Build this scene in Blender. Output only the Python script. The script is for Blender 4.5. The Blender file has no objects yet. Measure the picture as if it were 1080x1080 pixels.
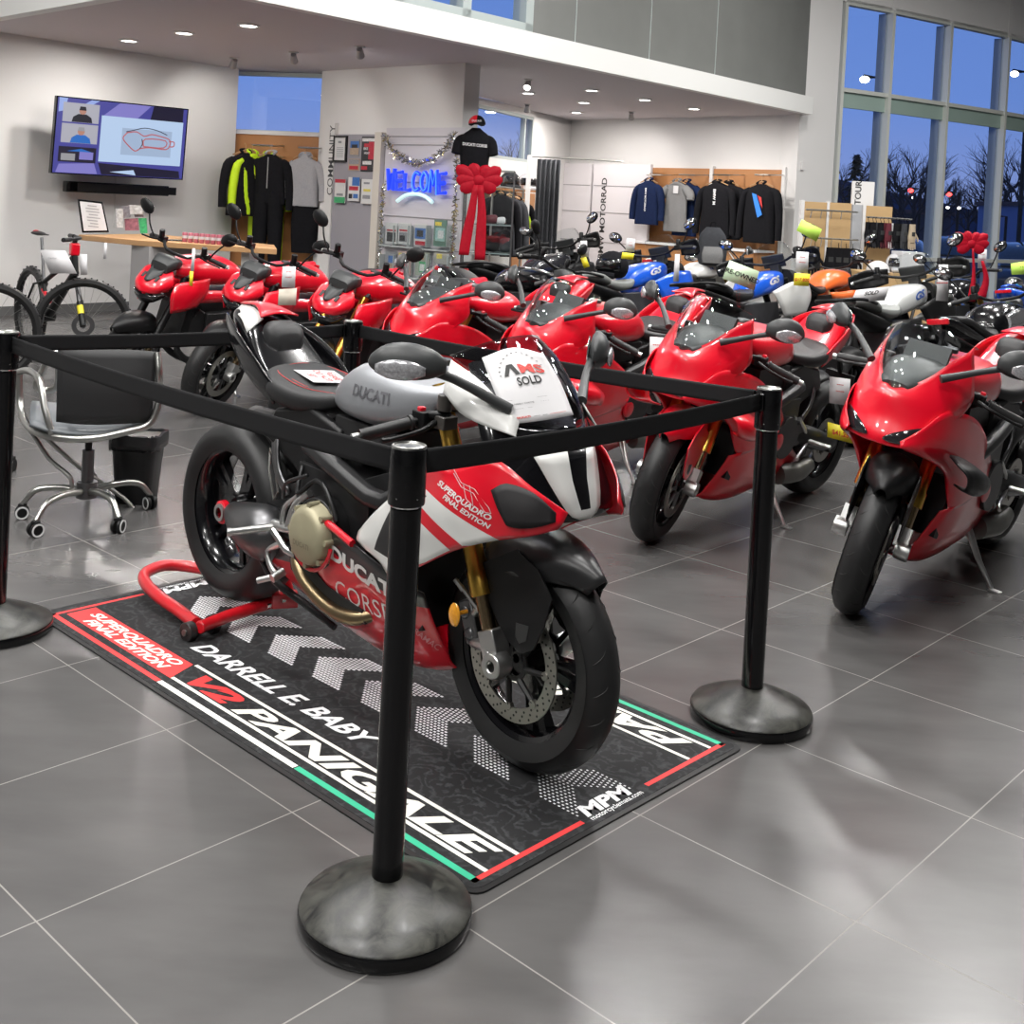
import bpy, bmesh, math, random
from mathutils import Vector, Matrix
from mathutils.bvhtree import BVHTree
random.seed(7)
C = bpy.context.scene.collection
PI = math.pi
# ------------------------------------------------------------------ camera maths (the viewpoint was solved from the tile grid)
FPX, CY, PITCH, ROLL, HC = 1225.57, 237.37, .019776, .052771, 1.5
_c, _s = math.cos(PITCH), math.sin(PITCH)
_fw = Vector((0, _c, -_s)); _up = Vector((0, _s, _c)); _rt = Vector((1, 0, 0))
_r2 = _rt*math.cos(ROLL) + _up*math.sin(ROLL); _u2 = -_rt*math.sin(ROLL) + _up*math.cos(ROLL)
EYE = Vector((0, 0, HC))
def ray(u, v): return _r2*((u-540)/FPX) - _u2*((v-CY)/FPX) + _fw
def G(u, v, z=0.0):
    d = ray(u, v); return EYE + d*((z-HC)/d.z)
def P(u, v, Y):
    d = ray(u, v); return EYE + d*(Y/d.y)
def onplane(u, v, o, n):
    d = ray(u, v); o = Vector(o); n = Vector(n); return EYE + d*((o-EYE).dot(n)/d.dot(n))

# ------------------------------------------------------------------ materials
MC = {}
def mat(name, col=(.8, .8, .8), rough=.5, metal=0, coat=0, emit=None, es=1, alpha=1, trans=0, spec=.5, noise=None, bump=0):
    if name in MC: return MC[name]
    m = bpy.data.materials.new(name); m.use_nodes = True; nt = m.node_tree
    b = nt.nodes['Principled BSDF']
    b.inputs['Base Color'].default_value = (*col, 1); b.inputs['Roughness'].default_value = rough
    b.inputs['Metallic'].default_value = metal; b.inputs['Coat Weight'].default_value = coat
    b.inputs['Coat Roughness'].default_value = .04
    b.inputs['Specular IOR Level'].default_value = spec
    b.inputs['Alpha'].default_value = alpha; b.inputs['Transmission Weight'].default_value = trans
    if emit: b.inputs['Emission Color'].default_value = (*emit, 1); b.inputs['Emission Strength'].default_value = es
    if noise or bump:
        tc = nt.nodes.new('ShaderNodeTexCoord'); nz = nt.nodes.new('ShaderNodeTexNoise')
        sc, amt = noise if noise else (40, 0)
        nz.inputs['Scale'].default_value = sc; nz.inputs['Detail'].default_value = 5
        nt.links.new(tc.outputs['Object'], nz.inputs['Vector'])
        if amt:
            mx = nt.nodes.new('ShaderNodeMixRGB'); mx.inputs[1].default_value = (*[c*(1-amt) for c in col], 1)
            mx.inputs[2].default_value = (*[min(1, c*(1+amt)) for c in col], 1)
            nt.links.new(nz.outputs['Fac'], mx.inputs[0]); nt.links.new(mx.outputs[0], b.inputs['Base Color'])
        if bump:
            bp = nt.nodes.new('ShaderNodeBump'); bp.inputs['Strength'].default_value = bump; bp.inputs['Distance'].default_value = .002
            nt.links.new(nz.outputs['Fac'], bp.inputs['Height']); nt.links.new(bp.outputs[0], b.inputs['Normal'])
    MC[name] = m; return m
def glass(name, tint=(1, 1, 1), refl=.12, rough=.0):
    if name in MC: return MC[name]
    m = bpy.data.materials.new(name); m.use_nodes = True; nt = m.node_tree; nt.nodes.clear()
    o = nt.nodes.new('ShaderNodeOutputMaterial'); t = nt.nodes.new('ShaderNodeBsdfTransparent'); g = nt.nodes.new('ShaderNodeBsdfGlossy')
    f = nt.nodes.new('ShaderNodeLayerWeight'); f.inputs['Blend'].default_value = .5; pw = nt.nodes.new('ShaderNodeMath'); pw.operation = 'POWER'; pw.inputs[1].default_value = 5; nt.links.new(f.outputs['Facing'], pw.inputs[0])
    a = nt.nodes.new('ShaderNodeMath'); a.operation = 'MULTIPLY_ADD'; a.inputs[1].default_value = .9; a.inputs[2].default_value = refl; a.use_clamp = True
    x = nt.nodes.new('ShaderNodeMixShader'); t.inputs[0].default_value = (*tint, 1); g.inputs['Roughness'].default_value = rough
    nt.links.new(pw.outputs[0], a.inputs[0]); nt.links.new(a.outputs[0], x.inputs[0]); nt.links.new(t.outputs[0], x.inputs[1]); nt.links.new(g.outputs[0], x.inputs[2])
    nt.links.new(x.outputs[0], o.inputs[0]); MC[name] = m; return m
def maskmat(name, base, layers, axes=(0, 2), **kw):
    """layers: list of (colour, convex polygon in the object's own x,z) - graphics that belong to the bodywork"""
    if name in MC: return MC[name]
    m = mat(name, base, **kw); nt = m.node_tree; b = nt.nodes['Principled BSDF']
    tc = nt.nodes.new('ShaderNodeTexCoord'); cur = None
    for col, poly in layers:
        ar = sum(poly[i-1][0]*poly[i][1]-poly[i][0]*poly[i-1][1] for i in range(len(poly)))
        if ar < 0: poly = poly[::-1]
        prod = None
        for i in range(len(poly)):
            (x0, z0), (x1, z1) = poly[i-1], poly[i]
            nx, nz = -(z1-z0), (x1-x0); c = -(nx*x0+nz*z0)
            d = nt.nodes.new('ShaderNodeVectorMath'); d.operation = 'DOT_PRODUCT'
            v = [0, 0, 0]; v[axes[0]] = nx; v[axes[1]] = nz; d.inputs[1].default_value = v
            nt.links.new(tc.outputs['Object'], d.inputs[0])
            g = nt.nodes.new('ShaderNodeMath'); g.operation = 'GREATER_THAN'; g.inputs[1].default_value = -c
            nt.links.new(d.outputs['Value'], g.inputs[0])
            if prod is None: prod = g.outputs[0]
            else:
                mu = nt.nodes.new('ShaderNodeMath'); mu.operation = 'MULTIPLY'
                nt.links.new(prod, mu.inputs[0]); nt.links.new(g.outputs[0], mu.inputs[1]); prod = mu.outputs[0]
        mx = nt.nodes.new('ShaderNodeMixRGB'); nt.links.new(prod, mx.inputs[0])
        if cur is None: mx.inputs[1].default_value = (*base, 1)
        else: nt.links.new(cur, mx.inputs[1])
        mx.inputs[2].default_value = (*col, 1); cur = mx.outputs[0]
    if cur: nt.links.new(cur, b.inputs['Base Color'])
    return m

# ------------------------------------------------------------------ mesh builder
def V3(p): return Vector(p)
def crl(p, n):
    if len(p) < 3 or n < 2:
        if n < 2: return list(p)
        return [p[0].lerp(p[1], i/n) for i in range(n)]+[p[1]] if len(p) == 2 else list(p)
    q = [p[0]*2-p[1]]+list(p)+[p[-1]*2-p[-2]]; out = []
    for i in range(1, len(q)-2):
        a, b, c, d = q[i-1], q[i], q[i+1], q[i+2]
        for k in range(n):
            t = k/n; out.append(.5*((2*b)+(c-a)*t+(2*a-5*b+4*c-d)*t*t+(3*b-a-3*c+d)*t**3))
    out.append(p[-1].copy()); return out
def symr(rows): return [[(x, -y, z) for x, y, z in reversed(r[1:])]+list(r) for r in rows]
_TX = {}
def textgeo(s, size=1, bold=0, shear=0, sp=1, align='LEFT'):
    k = (s, size, bold, shear, sp, align)
    if k in _TX: return _TX[k]
    cu = bpy.data.curves.new('t', 'FONT'); cu.body = s; cu.size = size; cu.offset = bold*size; cu.shear = shear
    cu.space_character = sp; cu.align_x = align; cu.resolution_u = 3; cu.space_line = .95
    ob = bpy.data.objects.new('t', cu); C.objects.link(ob)
    me = ob.evaluated_get(bpy.context.evaluated_depsgraph_get()).to_mesh()
    r = ([tuple(v.co) for v in me.vertices], [tuple(p.vertices) for p in me.polygons])
    bpy.data.objects.remove(ob); bpy.data.curves.remove(cu); _TX[k] = r; return r
class MB:
    def __init__(s): s.v = []; s.f = []; s.m = []; s.k = 0
    def mi(s, k): s.k = k; return s
    def add(s, vs, fs):
        n = len(s.v); s.v += [Vector(v) for v in vs]; s.f += [tuple(i+n for i in f) for f in fs]; s.m += [s.k]*len(fs); return s
    def box(s, c, d, R=None):
        x, y, z = d[0]/2, d[1]/2, d[2]/2
        vs = [Vector((a*x, b*y, e*z)) for a in (-1, 1) for b in (-1, 1) for e in (-1, 1)]
        if R is not None:
            if isinstance(R, (int, float)): R = Matrix.Rotation(R, 3, 'Z')
            vs = [R @ v for v in vs]
        return s.add([v+Vector(c) for v in vs], [(0, 1, 3, 2), (4, 6, 7, 5), (0, 4, 5, 1), (2, 3, 7, 6), (0, 2, 6, 4), (1, 5, 7, 3)])
    def grid(s, R, closeu=False, closev=False, caps=False):
        nu, nv = len(R), len(R[0]); fs = []
        for i in range(nu if closeu else nu-1):
            for j in range(nv if closev else nv-1):
                a, b = (i+1) % nu, (j+1) % nv
                fs.append((i*nv+j, a*nv+j, a*nv+b, i*nv+b))
        if caps: fs += [tuple(range(nv))[::-1], tuple((nu-1)*nv+j for j in range(nv))]
        return s.add([p for r in R for p in r], fs)
    def patch(s, rows, su=4, sv=4):
        R = [[Vector(p) for p in r] for r in rows]; R = [crl(r, sv) for r in R]
        cols = [crl([r[j] for r in R], su) for j in range(len(R[0]))]
        return s.grid([[c[i] for c in cols] for i in range(len(cols[0]))])
    def tube(s, pts, r, n=8, sm=0, closed=False, caps=True):
        pts = [Vector(p) for p in pts]
        if sm: 
            L = len(pts)
            if closed: pts = pts+[pts[0]]
            if isinstance(r, (list, tuple)):
                rr = crl([Vector((x, 0, 0)) for x in r], sm); r = [x.x for x in rr]
            pts = crl(pts, sm)
            if closed: pts = pts[:-1]
        m = len(pts); rs = r if isinstance(r, (list, tuple)) else [r]*m; R = []; prev = None
        for i, p in enumerate(pts):
            if closed: t = pts[(i+1) % m]-pts[i-1]
            else: t = pts[min(i+1, m-1)]-pts[max(i-1, 0)]
            t = t.normalized() if t.length > 1e-9 else Vector((0, 0, 1))
            if prev is None: a = t.orthogonal().normalized()
            else:
                a = prev-t*prev.dot(t)
                a = a.normalized() if a.length > 1e-6 else t.orthogonal().normalized()
            prev = a; b = t.cross(a)
            R.append([p+(a*math.cos(2*PI*j/n)+b*math.sin(2*PI*j/n))*rs[i] for j in range(n)])
        return s.grid(R, closeu=closed, closev=True, caps=caps and not closed)
    def cyl(s, a, b, r0, r1=None, n=16): return s.tube([a, b], [r0, r0 if r1 is None else r1], n)
    def lathe(s, prof, c=(0, 0, 0), ax='z', n=32, closed=False, caps=False):
        """prof: (radius, height along the axis)"""
        c = Vector(c); R = []
        for j in range(n):
            t = 2*PI*j/n; row = []
            for r, h in prof:
                a, b = r*math.cos(t), r*math.sin(t)
                row.append(c+Vector({'z': (a, b, h), 'y': (b, h, a), 'x': (h, a, b)}[ax]))
            R.append(row)
        s.grid(R, closeu=True, closev=closed)
        if caps:
            for k in (0, len(prof)-1):
                s.add([r[k] for r in R], [tuple(range(n))])
        return s
    def ext(s, poly, a, b, ax='y'):
        """polygon extruded along ax; poly gives the other two coordinates in order"""
        def q(p, h): return {'y': (p[0], h, p[1]), 'x': (h, p[0], p[1]), 'z': (p[0], p[1], h)}[ax]
        n = len(poly); return s.add([q(p, a) for p in poly]+[q(p, b) for p in poly],
            [tuple(range(n)), tuple(range(2*n-1, n-1, -1))]+[(i, (i+1) % n, n+(i+1) % n, n+i) for i in range(n)])
    def ell(s, c, r, n=16, R=None):
        c = Vector(c); rows = []
        for i in range(n//2+1):
            t = PI*i/(n//2); row = []
            for j in range(n):
                p = 2*PI*j/n; v = Vector((r[0]*math.sin(t)*math.cos(p), r[1]*math.sin(t)*math.sin(p), r[2]*math.cos(t)))
                row.append((R @ v if R is not None else v)+c)
            rows.append(row)
        return s.grid(rows, closev=True)
    def loft(s, st, n=16, sm=4, ax='x', cap=True):
        """st: (x, y, z, half width, up, down, exponent) sections along ax"""
        S = crl([Vector(t[:3]) for t in st], sm); W = crl([Vector(t[3:6]) for t in st], sm)
        E = [x.x for x in crl([Vector((t[6] if len(t) > 6 else 2.4, 0, 0)) for t in st], sm)]; R = []
        for p, w, e in zip(S, W, E):
            row = []
            for j in range(n):
                a = 2*PI*j/n; ca, sa = math.cos(a), math.sin(a); k = 2/max(e, .5)
                yy = math.copysign(abs(ca)**k, ca)*max(w.x, .0005); zz = math.copysign(abs(sa)**k, sa)*max(w.y if sa > 0 else w.z, .0005)
                row.append(p+(Vector((0, yy, zz)) if ax == 'x' else Vector((yy, 0, zz)) if ax == 'y' else Vector((yy, zz, 0))))
            R.append(row)
        return s.grid(R, closev=True, caps=cap)
    def text(s, t, size, O, X, Y, bold=0, shear=0, sp=1, align='LEFT', th=0):
        vs, fs = textgeo(t, size, bold, shear, sp, align); O, X, Y = Vector(O), Vector(X).normalized(), Vector(Y).normalized()
        return s.add([O+X*v[0]+Y*v[1] for v in vs], fs)
    def decal(s, t, size, a, b, src, side=-1, bold=0, shear=0, sp=1, off=.0015, width=None):
        """lettering laid on the flank of src between side-view points a and b (x,z)"""
        vs, fs = textgeo(t, 1, bold, shear, sp); w = max(v[0] for v in vs) or 1
        a, b = Vector((a[0], 0, a[1])), Vector((b[0], 0, b[1])); X = (b-a)/w; d = (b-a).normalized(); up = Vector((-d.z, 0, d.x))
        if up.z < 0: up = -up
        bvh = BVHTree.FromPolygons([tuple(v) for v in src.v], src.f); out = []
        for v in vs:
            p = a+X*v[0]+up*(v[1]*size); o = Vector((p.x, side*1.0, p.z))
            h = bvh.ray_cast(o, Vector((0, -side, 0)))[0]
            if h is None: h = bvh.find_nearest(Vector((p.x, side*.22, p.z)))[0]
            out.append(Vector((p.x, h.y+side*off, p.z)))
        return s.add(out, fs)
    def mir(s):
        n = len(s.v); k = len(s.f); s.v += [Vector((v.x, -v.y, v.z)) for v in s.v]
        s.f += [tuple(i+n for i in reversed(f)) for f in s.f[:k]]; s.m += s.m[:k]; return s
    def flip(s):
        o = MB(); o.v = [Vector((v.x, -v.y, v.z)) for v in s.v]; o.f = [tuple(reversed(f)) for f in s.f]; o.m = list(s.m); return o
    def xf(s, M): s.v = [M @ v for v in s.v]; return s
    def cp(s):
        o = MB(); o.v = [v.copy() for v in s.v]; o.f = list(s.f); o.m = list(s.m); return o
def mk(name, mb, ms, parent=None, solid=0, bevel=0, ang=40, recalc=True, off=1):
    me = bpy.data.meshes.new(name); me.from_pydata([tuple(v) for v in mb.v], [], mb.f)
    ms = ms if isinstance(ms, (list, tuple)) else [ms]
    for m in ms: me.materials.append(m)
    if len(ms) > 1: me.polygons.foreach_set('material_index', mb.m)
    if recalc:
        bm = bmesh.new(); bm.from_mesh(me); bmesh.ops.remove_doubles(bm, verts=bm.verts, dist=1e-6); bmesh.ops.recalc_face_normals(bm, faces=bm.faces); bm.to_mesh(me); bm.free()
    me.polygons.foreach_set('use_smooth', [True]*len(me.polygons)); me.set_sharp_from_angle(angle=math.radians(ang)); me.update()
    o = bpy.data.objects.new(name, me); C.objects.link(o)
    if parent is not None: o.parent = parent
    if solid:
        md = o.modifiers.new('s', 'SOLIDIFY'); md.thickness = solid; md.offset = off
    if bevel:
        md = o.modifiers.new('b', 'BEVEL'); md.width = bevel; md.segments = 2; md.limit_method = 'ANGLE'; md.angle_limit = .6
    return o
def tag(o, label=None, cat=None, group=None, kind=None):
    if label: o['label'] = label
    if cat: o['category'] = cat
    if group: o['group'] = group
    if kind: o['kind'] = kind
    return o
def thing(name, label, cat, loc=(0, 0, 0), rz=0, group=None, rx=0, ry=0):
    o = bpy.data.objects.new(name, None); C.objects.link(o); o.empty_display_size = .05
    o.location = loc; o.rotation_euler = (rx, ry, rz); return tag(o, label, cat, group)
def struct(name, mb, m, **k): return tag(mk(name, mb, m, **k), kind='structure')
def tree(o, parent=None):
    c = o.copy(); C.objects.link(c); c.parent = parent
    for ch in [x for x in bpy.data.objects if x.parent == o]: tree(ch, c)
    return c
# common finishes
RED = mat('red paint', (.66, .003, .018), .3, coat=.7)
RED2 = mat('dark red satin', (.50, .003, .014), .35, coat=.5)
WHITE = mat('white paint', (.66, .66, .64), .3, coat=.6)
BLK = mat('black gloss', (.004, .004, .005), .2, coat=.5, spec=.3)
BPL = mat('black plastic', (.006, .006, .0065), .42, spec=.28, noise=(60, .15))
GRY = mat('dark grey plastic', (.035, .037, .038), .42, spec=.4)
RUB = mat('rubber', (.013, .013, .0135), .48, spec=.4, noise=(30, .2))
SEATM = mat('seat vinyl', (.017, .017, .018), .5, spec=.4, bump=.25, noise=(300, .1))
ALU = mat('cast aluminium', (.55, .55, .54), .35, metal=1, noise=(25, .1))
DALU = mat('dark aluminium', (.16, .16, .165), .38, metal=1)
STEEL = mat('steel', (.42, .42, .40), .3, metal=1)
CHR = mat('chrome', (.72, .72, .72), .12, metal=1)
GOLD = mat('gold anodised', (.75, .46, .09), .28, metal=1)
BRZ = mat('bronze pipe', (.25, .19, .11), .35, metal=1, noise=(12, .25))
MAGN = mat('magnesium beige', (.36, .33, .22), .5, metal=.4, noise=(20, .12))
LENS = mat('smoked lens', (.012, .012, .014), .08, coat=1)
CLR = mat('clear lens', (.5, .5, .52), .15, metal=.6, noise=(160, .8))
AMB = mat('amber lens', (.95, .33, .02), .2, coat=1, noise=(90, .4))
REDL = mat('red lens', (.55, .01, .02), .12, coat=1, noise=(90, .4))
PAPER = mat('white paper', (.64, .63, .64), .6)
INK = mat('black ink', (.02, .02, .02), .6)
REDINK = mat('red ink', (.55, .03, .03), .6)
GINK = mat('grey ink', (.35, .35, .36), .6)
YEL = mat('yellow card', (.85, .72, .03), .5)
WSCR = glass('screen glass', (.60, .60, .63), .05)
CGL = glass('clear glass', (.95, .97, .97), .05)
DISC = mat('disc steel', (.36, .35, .32), .38, metal=1)
BLUEP = mat('blue paint', (.01, .10, .62), .28, coat=1)
SILV = mat('silver matte paint', (.30, .31, .33), .38, metal=.55)
ORG = mat('orange paint', (.85, .16, .03), .3, coat=1)
LGRY = mat('light grey vinyl', (.22, .23, .22), .55)
WGRY = mat('white grey paint', (.55, .56, .55), .3, coat=.7)
# ------------------------------------------------------------------ motorcycle components (bike frame: x forward, y left, z up; rear contact at 0)
def tyre_mb(R0, w, n=56):
    hw = w/2; pr = [(.212, -.8), (.236, -.95), (.256, -1), (R0-.048, -.97), (R0-.026, -.8), (R0-.010, -.5), (R0-.001, -.16)]
    pr = pr+[(r, -t) for r, t in reversed(pr)]
    return MB().lathe([(r, t*hw) for r, t in pr], ax='y', n=n)
def rim_mb(w, spokes=5, hub=.045, n=56, thick=.02, double=True):
    hw = w/2*.86; m = MB()
    m.lathe([(.214, -hw), (.226, -hw-.004), (.226, -hw+.004), (.206, -hw*.8), (.196, -hw*.3), (.196, hw*.3), (.206, hw*.8), (.226, hw-.004), (.226, hw+.004), (.214, hw), (.200, hw*.85), (.188, hw*.25), (.188, -hw*.25), (.200, -hw*.85)], ax='y', n=n, closed=True)
    m.lathe([(.012, -.05), (hub, -.05), (hub, .05), (.012, .05)], ax='y', n=20, closed=True)
    for k in range(spokes):
        a = 2*PI*k/spokes+.3
        for d in ((-.13, .13) if double else (0,)):
            p0 = Vector((math.sin(a+d*1.2)*hub*.9, 0, math.cos(a+d*1.2)*hub*.9)); p1 = Vector((math.sin(a+d)*.198, 0, math.cos(a+d)*.198))
            t = (p1-p0).normalized(); sd = Vector((t.z, 0, -t.x)); R = []
            for q, wd, th in ((p0, .017, .03), ((p0+p1)/2, .011, .026), (p1, .013, .034)):
                R.append([q+sd*wd+Vector((0, th/2, 0)), q-sd*wd+Vector((0, th/2, 0)), q-sd*wd-Vector((0, th/2, 0)), q+sd*wd-Vector((0, th/2, 0))])
            m.grid(R, closev=True)
    return m
def disc_mb(ro, ri, y, holes=False, n=48):
    m = MB(); m.lathe([(ri, y-.0025), (ro, y-.0025), (ro, y+.0025), (ri, y+.0025)], ax='y', n=n, closed=True)
    m.mi(1)
    if holes:
        for k, rr in enumerate((ri+.25*(ro-ri), ri+.5*(ro-ri), ri+.78*(ro-ri))):
            for j in range(28):
                a = 2*PI*(j+k*.33)/28; c = (rr*math.sin(a), y, rr*math.cos(a))
                m.cyl((c[0], y-.0032, c[2]), (c[0], y+.0032, c[2]), .0034, n=6)
    m.mi(0)
    for j in range(8):
        a = 2*PI*j/8; m.cyl((math.sin(a)*(ri-.001), y-.006, math.cos(a)*(ri-.001)), (math.sin(a)*(ri-.001), y+.006, math.cos(a)*(ri-.001)), .011, n=10)
    m.mi(1); m.lathe([(.042, y-.003), (.054, y-.003), (.054, y+.003), (.042, y+.003)], ax='y', n=20, closed=True)
    for j in range(8):
        a = 2*PI*j/8+.2; b = a-.2; p, q = Vector((math.sin(a)*.05, y, math.cos(a)*.05)), Vector((math.sin(b)*(ri-.004), y, math.cos(b)*(ri-.004))); m.tube([p, q], [.009, .007], 6)
    return m
def steerM(delta, WB):
    ax = Vector((-.4067, 0, .9135)); p = Vector((WB+.1, 0, 0))
    return Matrix.Translation(p) @ Matrix.Rotation(delta, 4, ax) @ Matrix.Translation(-p)
WB = 1.436
def wheels(root, S, hero, rimc=BLK, WB=WB, fr=.30, rr=.318, rw=.18, fw=.12, discs=2, hubc=None, spokes=5):
    F = S @ Matrix.Translation((WB, 0, fr)); n = 72 if hero else 40
    w = mk('front_wheel', rim_mb(fw*.86, spokes, n=n).xf(F), rimc, root)
    ty = mk('tyre', tyre_mb(fr, fw, n).xf(F), RUB, w)
    g = MB(); hw = fw/2; pr = [(fr-.001, 0), (fr-.010, .5), (fr-.026, .8), (fr-.048, .97)]
    def pf(t):
        for (r0, t0), (r1, t1) in zip(pr, pr[1:]):
            if t <= t1: return r0+(r1-r0)*(t-t0)/(t1-t0)
        return pr[-1][0]
    for k in range(22):
        for s in (-1, 1):
            a0 = 2*PI*(k+.5*(s > 0))/22; pts = []
            for i in range(6): t = .16+.13*i; a = a0+.05*i-.004*i*i; r = pf(t)-.0002; pts.append((math.sin(a)*r, s*t*hw, math.cos(a)*r))
            g.tube(pts, [.0008, .0018, .0022, .0022, .0018, .0008], 5)
    mk('tread_grooves', g.xf(F), INK, w)
    for s in ((-1, 1) if discs == 2 else (-1,)): mk('brake_disc', disc_mb(.16, .122, s*.062, hero, n).xf(F), [DISC, DALU if not hero else mat('disc carrier', (.03, .03, .03), .4, metal=.6)], w)
    B = Matrix.Translation((0, 0, rr))
    w = mk('rear_wheel', rim_mb(rw*.86, spokes, .06, n=n).xf(B), rimc, root)
    mk('tyre', tyre_mb(rr, rw, n).xf(B), RUB, w)
    mk('brake_disc', disc_mb(.122, .075, .075, False, 32).xf(B), [DISC, DALU], w)
    nut = MB(); nut.lathe([(.018, -.098), (.030, -.098), (.032, -.07), (.026, -.05)], ax='y', n=20); nut.mi(1).lathe([(.031, -.09), (.040, -.088), (.041, -.07), (.031, -.07)], ax='y', n=24, closed=True)
    if hubc: mk('axle_nut', nut.xf(B), [ALU, hubc], w)
def forks(root, S, gold=True, hero=False, WB=WB, fr=.30, goldm=None, y=.1, top=.97):
    d = Vector((-.4067, 0, .9135)); g = goldm or (GOLD if gold else BPL); dz = fr-.30
    for s in (-1, 1):
        foot = Vector((WB-.036, s*y, .33+dz)); a = Vector((WB-.092, s*y, .451+dz)); L = (top-a.z)/d.z
        m = MB(); m.tube([a, a+d*.06, a+d*.068, a+d*L], [.0315, .031, .0275, .0265], 20)
        f = mk('fork_leg', m.xf(S), g, root)
        mk('fork_slider', MB().cyl(foot, a, .0215, n=20).xf(S), mat('bronze slider', (.30, .22, .13), .22, metal=1), f)
        m = MB(); q = Vector((WB, s*y, fr))
        m.lathe([(.014, -.026), (.033, -.026), (.036, 0), (.033, .026), (.014, .026)], c=(q.x, s*(y+.018), q.z), ax='y', n=24, closed=True)
        m.box(foot+Vector((.006, s*.004, .012)), (.058, .052, .075), Matrix.Rotation(.418, 3, 'Y').inverted())
        m.tube([q+Vector((-.01, s*.015, 0)), q+Vector((-.05, s*.01, .03)), q+Vector((-.115, -s*.0, .015))], [.026, .02, .013], 10)
        m.tube([foot+Vector((-.02, 0, .07)), foot+Vector((-.07, -s*.005, .08)), foot+Vector((-.095, -s*.008, .05))], [.013, .014, .011], 10)
        ff = mk('fork_foot', m.xf(S), ALU, f, bevel=.004 if hero else 0)
        m = MB(); c = Vector((WB-.135, s*(y-.026), .365+dz)); R = Matrix.Rotation(.42, 3, 'Y').inverted()
        m.box(c, (.05, .062, .115), R); m.cyl(c+R@Vector((-.005, s*.02, -.03)), c+R@Vector((-.005, s*.036, -.03)), .017, n=14); m.cyl(c+R@Vector((-.005, s*.02, .025)), c+R@Vector((-.005, s*.036, .025)), .017, n=14)
        mk('brake_caliper', m.xf(S), DALU, root, bevel=.006)
    m = MB(); 
    for t in (.72, .9):
        if t > top: continue
        x = WB-.036-(t-.33)*.445; m.box((x-.02, 0, t), (.09, 2*y+.07, .028), Matrix.Rotation(.418, 3, 'Y').inverted())
    mk('triple_clamp', m.xf(S), BPL if hero else DALU, root, bevel=.005)
def fender_front(root, S, m1, big=True, WB=WB, fr=.30, side=None):
    rows = []; 
    A = ((48, .352, .25), (62, .348, .72), (78, .342, 1), (95, .336, 1.02), (112, .333, .95))
    for a, r, k in A:
        a = math.radians(a); ca, sa = math.cos(a), math.sin(a)
        def q(y, rr): return (WB+ca*rr, y, fr+sa*rr)
        rows.append([q(0, r+.006), q(.035*k, r+.002), (q(.068*k, r-.016)), q(.088*k, r-.045-.01*k), q(.094*k, r-.10*k)])
    m = MB().patch(symr(rows), 4, 4); f = mk('front_fender', m.xf(S), m1, root, solid=.004)
    poly = [(-.10, .235), (.02, .305), (.10, .275), (.155, .215), (.135, .14), (.105, .07), (.06, .045), (.015, .062), (-.03, .10), (-.085, .165)]
    for s in (-1, 1):
        m = MB(); m.ext([(WB+a, fr+b) for a, b in poly], s*.094, s*.100)
        m.mi(1).ext([(WB+a, fr+b) for a, b in ((.04, .12), (.085, .125), (.08, .085), (.055, .07), (.04, .085))], s*.1001, s*.1012)
        if big: mk('fender_side_panel', m.xf(S), [side or m1, INK], f, bevel=.002)
def mirror(root, s, rootp, mid, head, sz=(.095, .05, .028), turn=.5, glassd=-1):
    """stalk plus teardrop head carrying a clear indicator lens"""
    m = MB(); h = Vector(head); r = Vector(rootp); md = Vector(mid)
    m.tube([r, md, h], [.016, .012, .016], 10, sm=3)
    R = Matrix.Rotation(s*turn, 3, 'Z')
    dirx = R @ Vector((0, s, 0)); 
    sec = [(-1, .25, .35), (-.6, .8, .8), (0, 1, 1), (.55, .9, .85), (.9, .45, .4), (1, .05, .05)]; rows = []
    for t, a, b in sec:
        c = h+dirx*(sz[0]*(t+.15)); fwd = R @ Vector((1, 0, 0)); row = []
        for j in range(14):
            an = 2*PI*j/14; row.append(c+Vector((0, 0, 1))*(math.sin(an)*sz[1]*b*(1.1 if math.sin(an) > 0 else .75))+fwd*(math.cos(an)*sz[2]*a*(1.3 if math.cos(an) > 0 else .6)))
        rows.append(row)
    cols = [crl([r_[j] for r_ in rows], 3) for j in range(14)]
    m.grid([[c[i] for c in cols] for i in range(len(cols[0]))], closev=True, caps=True)
    mm = mk('mirror', m, GRY, root, ang=60)
    fwd = R @ Vector((1, 0, 0)); c = h+fwd*(sz[2]*1.05)+dirx*(sz[0]*.25)-Vector((0, 0, .008)); L = MB(); rows = []
    for i in range(5):
        t = -1+i*.5; q = math.sqrt(max(0, 1-t*t*.9)); rows.append([c+dirx*(sz[0]*.62*t)+Vector((0, 0, v*sz[1]*.42*q))+fwd*(.012*(1-t*t*.8)*(1-v*v*.6)) for v in (-1, -.5, 0, .5, 1)])
    mk('turn_signal', L.patch(rows, 2, 2), CLR, mm, solid=.008)
    g = MB(); bc = h-fwd*(sz[2]*.62)+dirx*(sz[0]*.1); 
    g.add([bc+dirx*(sz[0]*.85*math.cos(2*PI*i/14))+Vector((0, 0, sz[1]*.8*math.sin(2*PI*i/14))) for i in range(14)], [tuple(range(14))])
    mk('mirror_glass', g, mat('mirror glass', (.8, .8, .82), .03, metal=1), mm, solid=.003)
    return mm
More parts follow.
